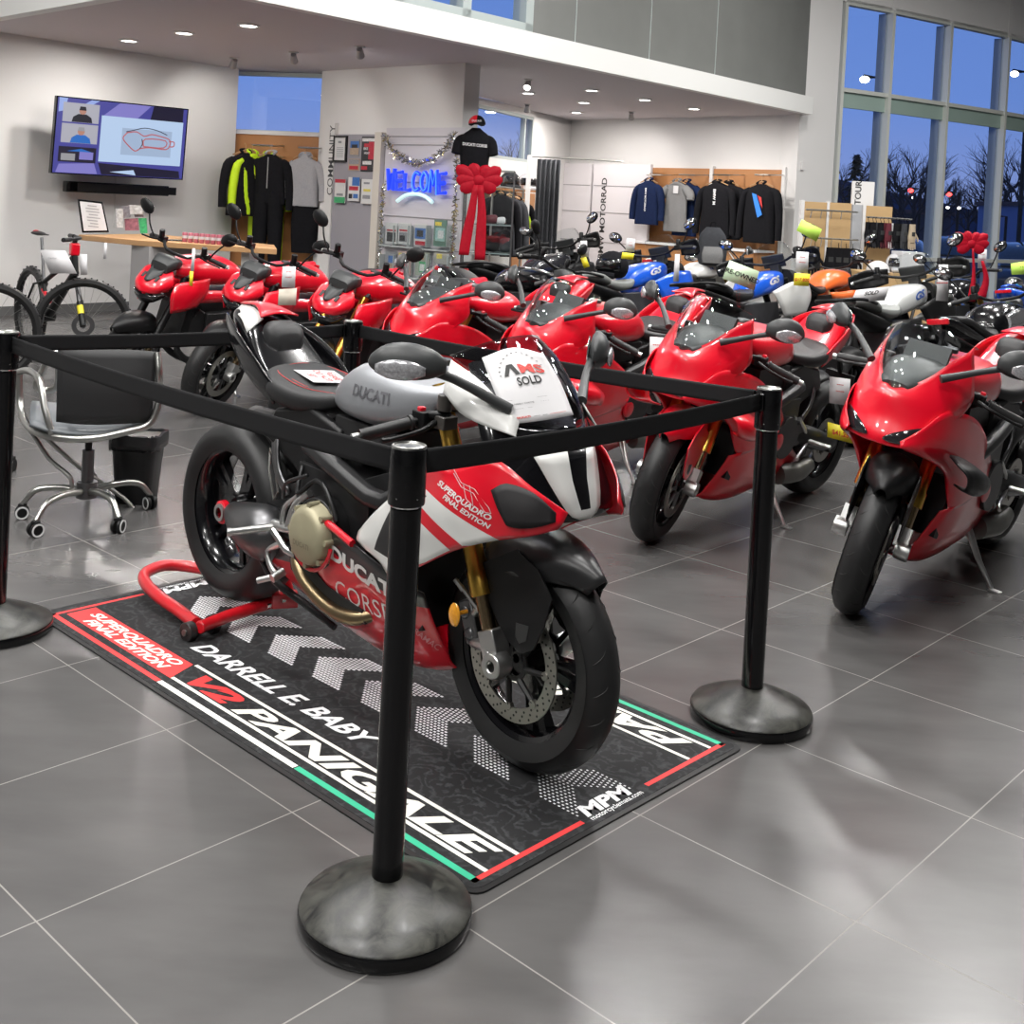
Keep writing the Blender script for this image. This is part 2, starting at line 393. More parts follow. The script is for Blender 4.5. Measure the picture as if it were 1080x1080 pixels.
def clipons(root, S, z=.90, x=1.15, dx=-.05, y0=.13, y1=.36, drop=.045, hero=False):
    for s in (-1, 1):
        a, b = Vector((x+.02, s*y0, z+.01)), Vector((x+dx, s*y1, z-drop)); m = MB()
        m.cyl(a, b, .0105, n=10); h = mk('handlebar', m.xf(S), BPL, root)
        g = MB(); c = a.lerp(b, .42); d = (b-a).normalized(); g.tube([c, c+d*.008, c+d*.01, b-d*.006, b, b], [.021, .021, .017, .018, .019, .01], 14)
        g.mi(1).cyl(b, b+d*.022, .011, .013, n=12)
        mk('grip', g.xf(S), [RUB, ALU], h)
        g = MB(); c = a.lerp(b, .28); g.box(c, (.05, .05, .045)); g.mi(1).box(c+Vector((-.005, s*.008, .026)), (.016, .02, .014)); g.mi(0).cyl(c+Vector((.02, 0, .015)), c+Vector((.07, -s*.03, .02)), .012, n=10)
        mk('switch_cluster', g.xf(S), [BPL, RED], h, bevel=.003)
        g = MB(); g.tube([c+Vector((.045, s*.0, 0)), c+Vector((.065, s*.06, -.012)), c+Vector((.045, s*.13, -.03)), c+Vector((.035, s*.17, -.035))], [.008, .007, .006, .008], 8, sm=3)
        mk('lever', g.xf(S), BPL, h)
        if s < 0:
            g = MB(); g.cyl(c+Vector((.055, -s*.02, .03)), c+Vector((.055, -s*.02, .075)), .02, n=16); g.box(c+Vector((.06, -s*.025, 0)), (.04, .05, .035))
            mk('brake_reservoir', g.xf(S), mat('smoked cup', (.06, .055, .05), .3), h, bevel=.003)
LEAN = -.15
def kick(root, x=.75, y=.29, L=LEAN):
    """foot touches the floor although the bike leans by L"""
    f = Vector((x, y*math.cos(L), -y*math.sin(L))); a = Vector((x-.04, .13, .27)); m = MB()
    m.tube([a, a.lerp(f, .55)+Vector((.012, 0, 0)), f+Vector((0, 0, .012))], [.012, .011, .009], 10)
    m.tube([a+Vector((.035, .0, .0)), a.lerp(f, .5)+Vector((.03, 0, 0)), a.lerp(f, .9)], [.008, .007, .006], 8)
    m.box(f+Vector((.0, .014, .008)), (.03, .05, .008)); mk('kickstand', m, ALU, root)
def sportbike(root, cfg, S, hero=False):
    c = cfg; wb = WB
    wheels(root, S, hero, hubc=RED if hero else None)
    forks(root, S, hero=hero, goldm=c.get('fork'))
    fender_front(root, S, c['fender'], side=c.get('fside'))
    # ---- nose
    rows = [[(1.53, 0, .925), (1.50, .07, .925), (1.45, .125, .93), (1.36, .155, 1.0), (1.24, .175, 1.06)],
            [(1.545, 0, .885), (1.52, .08, .875), (1.455, .155, .875), (1.36, .20, .91), (1.25, .215, .96)],
            [(1.562, 0, .80), (1.548, .08, .795), (1.505, .155, .79), (1.40, .205, .83), (1.26, .225, .87)],
            [(1.588, 0, .735), (1.58, .06, .733), (1.565, .115, .735), (1.53, .165, .75), (1.45, .205, .775)],
            [(1.590, 0, .702), (1.582, .05, .700), (1.575, .10, .705), (1.56, .145, .71), (1.52, .185, .72)]]
    if not hero: rows[0] = [(1.51, 0, .90), (1.475, .06, .925), (1.42, .105, .965), (1.33, .145, 1.025), (1.215, .175, 1.07)]
    if hero: rows[0][4] = (1.30, .165, 1.03); rows[1][4] = (1.36, .19, .95); rows[1][3] = (1.42, .18, .91); rows[2][4] = (1.43, .205, .835); rows[2][3] = (1.46, .19, .825); rows[0][3] = (1.40, .14, .97)
    if not hero: rows = [[(x, y*.92, z) for x, y, z in r] for r in rows]
    nose = MB().patch(symr(rows), 5, 5)
    nz = mk('nose_fairing', nose, c['nose'], root, solid=-.004)
    if hero:
        def on(x, y, dz=0):  # snap onto the nose from ahead
            h = bv.ray_cast(Vector((2.2, y, x)), Vector((-1, 0, 0)))[0]
            return Vector((h.x+.004, y, x))
        bv = BVHTree.FromPolygons([tuple(v) for v in nose.v], nose.f)
        m = MB(); R = []
        for z, hw in ((.872, .118), (.84, .108), (.80, .094), (.76, .078), (.73, .062), (.715, .045), (.706, .02)):
            R.append([on(z, hw*t) for t in (-1, -.66, -.33, -.30, 0, .27, .33, .66, 1)])
        mm = MB(); mm.grid(R); mm.m = []
        for i in range(len(R)-1):
            for j in range(8): mm.m.append(1 if (3 <= j <= 4 and 0 < i+1 < 5) else 0)
        pn = mk('number_panel', mm, [WHITE, BLK], nz, solid=.003)
        # white upper cheek beside the screen
        for s in (-1, 1):
            R = [[(1.235, s*.172, 1.062), (1.34, s*.158, 1.022), (1.462, s*.130, .938)], [(1.255, s*.203, 1.02), (1.35, s*.19, .975), (1.47, s*.145, .915)], [(1.262, s*.215, .985), (1.345, s*.205, .935), (1.475, s*.150, .905)]]
            mk('upper_fairing', MB().patch(R, 4, 5), WHITE, root, solid=.004)
    else:
        for s in (-1, 1):  # slit headlights
            bv = BVHTree.FromPolygons([tuple(v) for v in nose.v], nose.f); R = []
            for y, za, zb in ((.03, .730, .722), (.06, .752, .716), (.095, .770, .720), (.128, .784, .734), (.155, .790, .770)):
                row = []
                for k in range(3):
                    z = za+(zb-za)*k/2; h = bv.ray_cast(Vector((2.2, s*y, z)), Vector((-1, 0, 0)))[0] or Vector((1.5, s*y, z)); row.append(Vector((h.x+.004, s*y, z)))
                R.append(row)
            mk('headlight', MB().patch(R, 2, 2), LENS, nz, solid=.003)
    # ---- screen
    rows = [[(1.53, 0, .928), (1.50, .07, .928), (1.455, .122, .935)], [(1.472, 0, 1.0), (1.45, .085, .995), (1.375, .148, 1.0)],
            [(1.40, 0, 1.085), (1.37, .09, 1.075), (1.29, .158, 1.045)], [(1.335, 0, 1.135), (1.30, .085, 1.12), (1.22, .165, 1.072)]]
    if not hero: rows = [[(1.513, 0, .902), (1.498, .025, .91), (1.478, .055, .925)], [(1.475, 0, .985), (1.455, .06, .975), (1.405, .112, .975)], [(1.405, 0, 1.08), (1.375, .085, 1.065), (1.31, .152, 1.038)], [(1.335, 0, 1.135), (1.30, .085, 1.12), (1.21, .178, 1.075)]]
    mk('windscreen', MB().patch(symr(rows), 4, 4), WSCR if hero else CGL, root, solid=.003)
    m = MB(); m.loft([(1.22, 0, .95, .10, .05, .05), (1.32, 0, .95, .12, .045, .05), (1.44, 0, .925, .09, .03, .05), (1.50, 0, .91, .05, .012, .03)]); m.box((1.235, 0, 1.01), (.02, .17, .085), Matrix.Rotation(-.5, 3, 'Y'))
    mk('dashboard', m, GRY, root)
    # ---- side fairings
    for s in (-1, 1):
        top = [(.955, .225, .535), (1.02, .232, .60), (1.105, .232, .675), (1.25, .228, .785), (1.33, .222, .80), (1.447, .198, .85), (1.555, .155, .795), (1.620, .095, .742)]
        mid = [(.965, .235, .515), (1.04, .243, .545), (1.12, .246, .595), (1.26, .246, .67), (1.36, .243, .715), (1.46, .225, .745), (1.565, .18, .725), (1.622, .115, .718)]
        bot = [(1.0, .232, .498), (1.07, .236, .485), (1.13, .235, .46), (1.24, .235, .52), (1.36, .232, .595), (1.47, .218, .648), (1.57, .175, .682), (1.612, .12, .702)]
        RR = (top, mid, bot)
        if not hero: RR = ([(.86, .20, .66), (1.0, .222, .73), (1.15, .228, .80), (1.30, .222, .84), (1.44, .20, .85), (1.545, .165, .79), (1.60, .11, .735)], [(.78, .205, .58), (.98, .235, .60), (1.14, .243, .66), (1.28, .243, .70), (1.42, .225, .72), (1.52, .185, .70), (1.585, .13, .705)],
            [(.76, .21, .50), (.95, .232, .50), (1.10, .235, .52), (1.20, .23, .54), (1.27, .215, .57), (1.31, .20, .60), (1.35, .19, .64)], [(.79, .21, .475), (.93, .222, .46), (1.06, .222, .44), (1.13, .212, .43), (1.17, .20, .44), (1.21, .195, .49), (1.25, .19, .56)])
        R = [[(a[0], s*a[1]*(1 if hero else .90), a[2]) for a in r] for r in RR]
        side = MB().patch(R, 6, 5); sf = mk('side_fairing', side, c['side'], root, solid=-.004)
        bv = BVHTree.FromPolygons([tuple(v) for v in side.v], side.f)
        def onp(x, z, o=.002):
            h = bv.ray_cast(Vector((x, s, z)), Vector((0, -s, 0)))[0] or bv.find_nearest(Vector((x, s*.2, z)))[0]
            return Vector((h.x, h.y+s*o, h.z))
        # air intake mouth as a flat patch, the hollow's shade put in its colour
        pa = [(1.468, .778), (1.50, .800), (1.56, .785), (1.606, .742)]; pb = [(1.520, .702), (1.55, .700), (1.585, .708), (1.612, .722)]
        R = [[onp(*a, .004), onp((a[0]+b[0])/2, (a[1]+b[1])/2, .004), onp(*b, .004)] for a, b in zip(pa, pb)]
        if hero: mk('intake_dark_patch', MB().patch(R, 3, 3), mat('intake shade black', (.006, .005, .006), .6), sf, solid=.0015)
        if hero and s < 0:
            L = MB(); L.decal('SUPERQUADRO', .021, (1.287, .752), (1.478, .703), side, bold=.03, shear=.3); L.decal('FINAL EDITION', .019, (1.318, .725), (1.476, .681), side, bold=.03, shear=.3)
            mk('lettering', L, WHITE, sf, recalc=False)
            L = MB()
            for pts in (((1.33, .80), (1.37, .775), (1.42, .77), (1.47, .735), (1.478, .722)), ((1.335, .79), (1.375, .765), (1.42, .76), (1.46, .722), (1.478, .722)), ((1.40, .775), (1.42, .745), (1.425, .73)), ((1.38, .772), (1.40, .742), (1.425, .73))):
                L.tube([onp(a, b, .001) for a, b in pts], .0012, 4)
            mk('engine_emblem', L, mat('pinstripe silver', (.5, .35, .35), .4), sf)
        # ---- belly
        top = [(.335, .115, .275), (.45, .135, .335), (.56, .155, .40), (.728, .205, .483), (.789, .212, .512), (.934, .222, .492), (1.06, .222, .468), (1.158, .205, .44), (1.19, .17, .42)]
        m1 = [(.328, .115, .265), (.45, .14, .29), (.57, .16, .33), (.73, .192, .37), (.80, .198, .385), (.93, .20, .375), (1.05, .195, .36), (1.15, .17, .35), (1.195, .135, .34)]
        m2 = [(.325, .105, .255), (.45, .125, .245), (.57, .145, .25), (.73, .165, .255), (.80, .168, .26), (.93, .165, .255), (1.06, .155, .255), (1.16, .13, .262), (1.212, .10, .262)]
        bt = [(.33, .07, .25), (.45, .085, .225), (.57, .095, .20), (.73, .10, .178), (.80, .10, .168), (.93, .095, .156), (1.06, .09, .16), (1.16, .08, .178), (1.22, .06, .20)]
        b0 = [(.33, .0, .25), (.45, .0, .222), (.57, .0, .195), (.73, .0, .172), (.80, .0, .162), (.93, .0, .15), (1.06, .0, .155), (1.16, .0, .172), (1.225, .0, .195)]
        R = [[(a[0], s*a[1], a[2]) for a in r] for r in (top, m1, m2, bt, b0)]
        if not hero: R = [[(a[0], a[1]*.92, a[2]) for a in r] for r in R]
        bel = MB().patch(R, 4, 5); bf = mk('belly_fairing', bel, c['belly'], root, solid=-.004)
        if hero and s < 0:
            L = MB(); L.decal('DUCATI', .060, (.805, .414), (1.112, .378), bel, bold=.045, sp=.98, off=.002); mk('lettering', L, WHITE, bf, recalc=False)
            L = MB(); L.decal('CORSE', .078, (.817, .300), (1.075, .300), bel, bold=-.004, off=.002); mk('lettering', L, WHITE, bf, recalc=False)
            L = MB(); L.decal('PRAMAC', .03, (1.13, .30), (1.195, .25), bel, bold=.01, off=.002); mk('sponsor_lettering', L, mat('pink print', (.6, .2, .22), .4), bf, recalc=False)
            T = MB(); T.tube([(x, -y-.004, z+.002) for x, y, z in top[3:6]], .011, 8, sm=4); mk('red_edge', T, RED, bf)
        if not hero and c.get('emb'):
            L = MB(); L.ell((.80, s*.198, .45), (.05, .006, .045), 14); mk('engine_window', L, RED2, bf)
    m = MB(); m.box((1.10, 0, .44), (.05, .30, .30), Matrix.Rotation(.35, 3, 'Y').inverted())
    for k in range(14): m.box((1.131-k*.008+.02, 0, .325+k*.019), (.012, .27, .004), Matrix.Rotation(.35, 3, 'Y').inverted())
    mk('radiator', m, BPL, root)
    # ---- tank
    st = [(.615, 0, .84, .07, .02, .03), (.66, 0, .85, .120, .075, .05), (.76, 0, .86, .155, .118, .065, 2.8), (.90, 0, .87, .172, .118, .07, 2.8), (1.05, 0, .90, .165, .085, .065, 2.8), (1.17, 0, .94, .135, .05, .04), (1.24, 0, .945, .09, .02, .02)]
    tk = MB().loft(st, 28, 5); tt = mk('fuel_tank', tk, c['tank'], root)
    m = MB(); m.lathe([(.0, .006), (.03, .006), (.034, 0), (.034, -.01)], c=(1.0, 0, 1.012), n=24); mk('fuel_cap', m, DALU, tt)
    if c.get('tlet'):
        for s, a, b in ((-1, (.80, .888), (.985, .893)), (1, (.985, .893), (.80, .888))):
            L = MB(); L.decal('DUCATI' if hero else 'V4', .046, a, b if hero else (a[0]+(.06 if s < 0 else -.06), a[1]), tk, side=s, bold=.03, off=.002)
            mk('tank_lettering', L, c['tlet'], tt, recalc=False)
    # ---- seat, tail
    st = [(.245, 0, .835, .07, .045, .01, 3), (.27, 0, .835, .125, .05, .03, 3), (.36, 0, .825, .162, .045, .055, 3), (.48, 0, .815, .160, .040, .055, 3), (.59, 0, .82, .125, .036, .04, 3), (.665, 0, .835, .06, .03, .01, 3)]
    mk('seat', MB().loft(st, 24, 5), SEATM, root)
    if hero:
        L = MB()
        for q in (1, .86):
            L.tube([(.62, -.085*q, .850), (.5, -.118*q, .849), (.38, -.118*q, .862), (.30, -.09*q, .874), (.283, 0, .884), (.30, .09*q, .874), (.38, .118*q, .862), (.5, .118*q, .849)][::1], .0012, 4, sm=4)
        mk('seat_stitching', L, REDINK, root)
    st = [(-.085, 0, 1.01, .02, .008, .02), (-.05, 0, 1.0, .06, .03, .04), (.04, 0, .965, .095, .06, .05), (.13, 0, .925, .115, .075, .055), (.22, 0, .885, .125, .04, .055), (.33, 0, .83, .128, .02, .045), (.44, 0, .80, .12, .01, .03)]
    tl = mk('tail', MB().loft(st, 24, 5), c['tail'], root)
    if hero:
        for s in (-1, 1):
            m = MB().patch([[(-.06, s*.02, 1.034), (.04, s*.03, 1.036), (.13, s*.05, 1.012)], [(-.055, s*.05, 1.012), (.05, s*.085, 1.0), (.12, s*.105, .965)]], 3, 3)
            mk('tail_panel', m, [WHITE], tl, solid=.004)
    m = MB(); m.patch([[(-.07, -.02, 1.036), (.05, -.035, 1.047), (.15, -.075, 1.02)], [(-.075, 0, 1.040), (.05, 0, 1.053), (.15, 0, 1.03)], [(-.07, .02, 1.036), (.05, .035, 1.047), (.15, .075, 1.02)]], 3, 3); mk('tail_spine', m, RED if hero else c['tail'], tl, solid=.006)
    m = MB(); m.loft([(.135, 0, .955, .055, .05, .05, 3.5), (.165, 0, .95, .072, .062, .062, 3.5), (.20, 0, .94, .07, .058, .055, 3.5), (.225, 0, .93, .045, .04, .04, 3.5)], 20, 3); mk('tail_pad', m, SEATM, tl)
    for s in (-1, 1):
        R = [[(-.06, s*.075, 1.01), (.05, s*.115, .99), (.16, s*.145, .955), (.28, s*.155, .90), (.38, s*.150, .835)], [(-.04, s*.085, .97), (.06, s*.12, .92), (.16, s*.14, .87), (.28, s*.15, .83), (.37, s*.145, .80)], [(.0, s*.07, .93), (.10, s*.10, .87), (.2, s*.12, .82), (.3, s*.135, .79), (.37, s*.14, .775)]]
        mk('tail_side_panel', MB().patch(R, 3, 4), BLK if hero else c['tail'], tl, solid=.005)
    m = MB(); m.tube([(.02, 0, .93), (-.12, 0, .80), (-.20, 0, .66)], .014, 8); m.box((-.21, 0, .60), (.012, .17, .12)); 
    if not hero:
        mk('plate_bracket', m, BPL, root); m = MB(); m.box((-.088, 0, 1.0), (.012, .13, .025)); mk('tail_light', m, REDL, tl, bevel=.003)
    # ---- chassis
    if hero: root_parts_dark = GRY
    for s in (-1, 1):
        m = MB(); m.ext([(.30, .66), (.36, .76), (.55, .80), (.72, .76), (.70, .58), (.62, .52), (.48, .60)], s*.10, s*.135); mk('frame_panel', m, BPL, root, bevel=.012)
        m = MB().patch([[(.385, s*.10, .72), (.40, s*.13, .66), (.43, s*.14, .58), (.50, s*.14, .52)], [(.33, s*.09, .71), (.355, s*.12, .64), (.395, s*.13, .56), (.46, s*.13, .50)]], 4, 3); mk('exhaust_shield', m, DALU, root, solid=.012)
    m = MB(); m.box((.72, 0, .50), (.36, .30, .26)); m.box((.95, 0, .58), (.26, .26, .20), Matrix.Rotation(-.4, 3, 'Y')); m.cyl((.72, -.20, .46), (.72, .20, .46), .105, n=24); m.cyl((.52, -.16, .44), (.52, .16, .44), .06, n=16)
    m.tube([(.60, -.16, .70), (.80, -.18, .66), (1.0, -.17, .62), (1.12, -.12, .74)], .03, 10, sm=3); m.tube([(.60, .16, .70), (.80, .18, .66), (1.0, .17, .62), (1.12, .12, .74)], .03, 10, sm=3)
    m.tube([(.56, -.15, .62), (.60, -.19, .55), (.66, -.17, .60), (.76, -.2, .60), (.82, -.2, .52)], .008, 6, sm=4); m.tube([(.48, -.16, .50), (.55, -.2, .57), (.66, -.2, .62)], .007, 6, sm=4)
    m.box((.82, 0, .75), (.30, .24, .10)); mk('engine', m, mat('engine black', (.02, .02, .021), .4, metal=.3, noise=(14, .4)), root, bevel=.012)
    m = MB(); m.lathe([(0, -.008), (.062, -.008), (.078, -.002), (.087, .012), (.090, .035), (.096, .05)], c=(.727, 0, .462), ax='y', n=40); m.v = [Vector((v.x, -.245+v.y, v.z)) for v in m.v]
    for k in range(8):
        a = 2*PI*k/8; m.cyl((.727+.09*math.sin(a), -.238, .462+.09*math.cos(a)), (.727+.09*math.sin(a), -.20, .462+.09*math.cos(a)), .009, n=8)
    if hero or not c.get('fulls'): mk('clutch_cover', m, MAGN if hero else DALU, root)
    if hero:
        L = MB(); L.text('DUCATI', .022, (.685, -.2555, .43), (1, 0, 0), (0, 0, 1), bold=.01); mk('clutch_lettering', L, mat('mag dark', (.20, .18, .12), .5), root, recalc=False)
        m = MB(); m.tube([(.727+.103*math.sin(a), -.222, .462+.103*math.cos(a)) for a in [PI*(.55+k*.07) for k in range(14)]], .006, 6); mk('red_edge', m, RED, root)
        m = MB(); m.tube([(.56, -.15, .38), (.61, -.18, .33), (.70, -.194, .288), (.82, -.197, .262), (.92, -.190, .268), (.985, -.155, .295)], [.018, .019, .020, .021, .021, .017], 16, sm=4); mk('exhaust_pipe', m, BRZ, root)
        m = MB(); m.ext([(.57, .375), (.63, .375), (.78, .318), (.95, .300), (.97, .265), (.85, .240), (.70, .252), (.59, .315)], -.190, -.18); mk('recess_shade_panel', m, mat('recess shade black', (.01, .01, .01), .6), root)  # dark slab behind the pipe, the recess shade put into its colour
        m = MB(); m.tube([(.325, -.13, .265), (.45, -.15, .225), (.60, -.14, .20), (.74, -.12, .165)], [.01, .012, .012, .01], 8, sm=3); mk('belly_edge', m, BPL, root)
        m = MB(); m.tube([(.06, -.075, .335), (.10, -.085, .335), (.22, -.11, .34), (.36, -.12, .345), (.42, -.10, .35)], [.034, .045, .072, .088, .05], 24, sm=3); mk('silencer', m, DALU, root)
        m = MB(); m.cyl((.472, -.155, .408), (.40, -.295, .392), .0125, .0115, 12); m.cyl((.403, -.292, .3925), (.398, -.302, .3915), .014, n=12)
        fp = mk('footpeg', m, ALU, root)
        m = MB(); m.tube([(.45, -.165, .41), (.52, -.17, .415), (.60, -.165, .43)], [.018, .014, .016], 10); m.tube([(.53, -.17, .42), (.56, -.17, .50), (.62, -.16, .55)], [.012, .010, .012], 8, sm=3); m.tube([(.50, -.17, .42), (.51, -.17, .48), (.57, -.165, .53)], [.010, .009, .010], 8, sm=3)
        m.tube([(.46, -.18, .40), (.55, -.185, .36), (.60, -.18, .355)], [.012, .011, .012], 8); mk('footrest_plate', m, ALU, root)
        m = MB(); m.tube([(.52, -.185, .37), (.46, -.19, .33), (.50, -.20, .29), (.545, -.20, .275)], [.011, .009, .009, .011], 8, sm=3); m.cyl((.545, -.185, .29), (.545, -.225, .275), .014, n=12); m.cyl((.545, -.20, .28), (.49, -.24, .255), .010, n=10); mk('brake_pedal', m, ALU, root)
        m = MB(); m.tube([(.30, -.10, .60), (.33, -.12, .62), (.37, -.13, .60), (.42, -.14, .50), (.40, -.14, .47), (.345, -.13, .56)], .004, 6, closed=True); mk('exhaust_bracket', m, STEEL, root)
        m = MB(); m.ell((1.295, -.15, .392), (.022, .008, .032), 16); m.cyl((1.30, -.11, .395), (1.295, -.15, .392), .006, n=8); mk('reflector', m, AMB, root)
        m = MB(); m.tube([(1.28, -.12, .46), (1.31, -.11, .43), (1.345, -.10, .40)], .006, 6, sm=3); m.tube([(1.265, -.13, .475), (1.29, -.12, .45)], .007, 6); mk('brake_line', m, ALU, root)
    m = MB(); m.tube([(.0, .10, .325), (.15, .125, .35), (.35, .13, .40), (.54, .10, .43)], [.045, .05, .06, .055], 12, sm=3); m.cyl((0, .05, .318), (0, .13, .318), .055, n=20); m.box((.36, 0, .40), (.12, .2, .07)); mk('swingarm', m, BPL, root)
    m = MB().patch([[(.36, -.085, .50), (.30, -.085, .60), (.18, -.08, .655), (.05, -.07, .665)], [(.40, 0, .52), (.33, 0, .63), (.19, 0, .69), (.04, 0, .69)], [(.36, .085, .50), (.30, .085, .60), (.18, .08, .655), (.05, .07, .665)]], 4, 4); mk('rear_hugger', m, BPL, root, solid=.004)
    if not hero:
        m = MB(); m.tube([(.62, -.14, .24), (.45, -.17, .25), (.28, -.17, .30)], [.05, .055, .045], 16, sm=3); m.tube([(.62, .14, .24), (.48, .17, .245), (.36, .17, .27)], [.05, .05, .04], 16, sm=3); mk('silencer', m, mat('satin grey', (.14, .14, .13), .4, metal=.7), root)
        for s in (-1, 1):
            m = MB(); m.cyl((.42, s*.15, .40), (.40, s*.29, .40), .012, n=10); m.tube([(.40, s*.15, .40), (.46, s*.16, .46), (.52, s*.15, .52)], .013, 8); m.tube([(.42, s*.17, .39), (.52, s*.18, .33), (.56, s*.2, .33)], .008, 8); mk('footpeg', m, ALU, root)
        for s in (-1, 1):
            if not c.get('wing') or (s < 0 and c.get('onewing')): continue
            m = MB(); m.patch([[(1.40, s*.215, .69), (1.34, s*.225, .68), (1.24, s*.23, .65)], [(1.47, s*.27, .685), (1.39, s*.285, .675), (1.26, s*.28, .64)], [(1.475, s*.315, .655), (1.39, s*.335, .645), (1.25, s*.325, .61)], [(1.43, s*.30, .60), (1.35, s*.32, .575), (1.24, s*.31, .56)], [(1.36, s*.24, .59), (1.30, s*.25, .57), (1.23, s*.25, .555)]], 4, 3); m.v = [Vector((v.x, v.y if s > 0 else v.y*.88, v.z)) for v in m.v]; mk('winglet', m, c['wing'], root, solid=.008)
    # ---- controls
    clipons(root, S if not hero else Matrix.Identity(4), z=.898, x=1.16, dx=-.045, y0=.12, y1=.365, hero=hero)
    for s in (-1, 1):
        if s < 0: mirror(root, s, (1.43, s*.135, .965), (1.34, s*.25, 1.035), (1.285, s*.345, 1.068), (.10, .052, .030), .85)
        else: mirror(root, s, (1.43, s*.135, .965), (1.34, s*.25, 1.02), (1.285, s*.345, 1.06), (.085, .060, .032), .68)
def barset(root, S, cx, z, w=.39, back=.12, rise=.05, guards=False, mirrors=True, gm=None):
    """tubular handlebar, grips, levers, round mirrors"""
    m = MB(); m.tube([(cx-back, -w, z+rise-.03), (cx-back*.5, -w*.55, z+rise), (cx, -.09, z), (cx, .09, z), (cx-back*.5, w*.55, z+rise), (cx-back, w, z+rise-.03)], .011, 8, sm=3)
    h = mk('handlebar', m.xf(S), BPL, root)
    for s in (-1, 1):
        a, b = Vector((cx-back*.62, s*w*.66, z+rise-.008)), Vector((cx-back, s*w, z+rise-.03)); d = (b-a).normalized()
        g = MB(); g.tube([a, a+d*.01, b, b+d*.002], [.02, .0165, .0175, .012], 10); g.mi(1).cyl(b, b+d*.02, .011, .012, n=8); mk('grip', g.xf(S), [RUB, ALU], h)
        g = MB(); c = a-d*.035; g.box(c, (.05, .05, .04)); g.cyl(c+Vector((.02, 0, .02)), c+Vector((.03, -s*.0, .07)), .02, n=10); mk('switch_cluster', g.xf(S), BPL, h, bevel=.003)
        g = MB(); g.tube([c+Vector((.035, 0, 0)), c+Vector((.06, s*.05, -.005)), c+Vector((.03, s*.16, -.02))], .006, 6, sm=3); mk('lever', g.xf(S), BPL, h)
        if guards:
            g = MB(); g.patch([[(cx-back+.02, s*(w+.035), z+rise+.02), (cx-back*.4+.09, s*w*.86, z+rise+.06), (cx+.075, s*w*.45, z+rise+.05)], [(cx-back+.02, s*(w+.04), z+rise-.03), (cx-back*.4+.11, s*w*.88, z+rise-.015), (cx+.085, s*w*.47, z+rise-.01)], [(cx-back+.03, s*(w+.03), z+rise-.075), (cx-back*.4+.10, s*w*.84, z+rise-.085), (cx+.075, s*w*.48, z+rise-.06)]], 3, 3); mk('hand_guard', g.xf(S), gm or BPL, h, solid=.008)
        if mirrors:
            q = Vector((cx-.03, s*.24, z+rise)); e = q+Vector((-.015, s*.10, .155)); g = MB(); g.tube([q, q.lerp(e, .5)+Vector((.02, 0, 0)), e], .006, 6, sm=3)
            R = Matrix.Rotation(s*.5, 3, 'X'); rr = []
            g.ell(e+Vector((.012, s*.02, .03)), (.02, .068, .046), 14, R); mm = mk('mirror', g.xf(S), BPL, root)
            g = MB(); c = e+Vector((-.006, s*.02, .03)); g.add([c+R@Vector((0, .055*math.cos(k*PI/8), .036*math.sin(k*PI/8))) for k in range(16)], [tuple(range(16))]); mk('mirror_glass', g.xf(S), mat('mirror glass', (.8, .8, .82), .03, metal=1), mm, solid=.003)
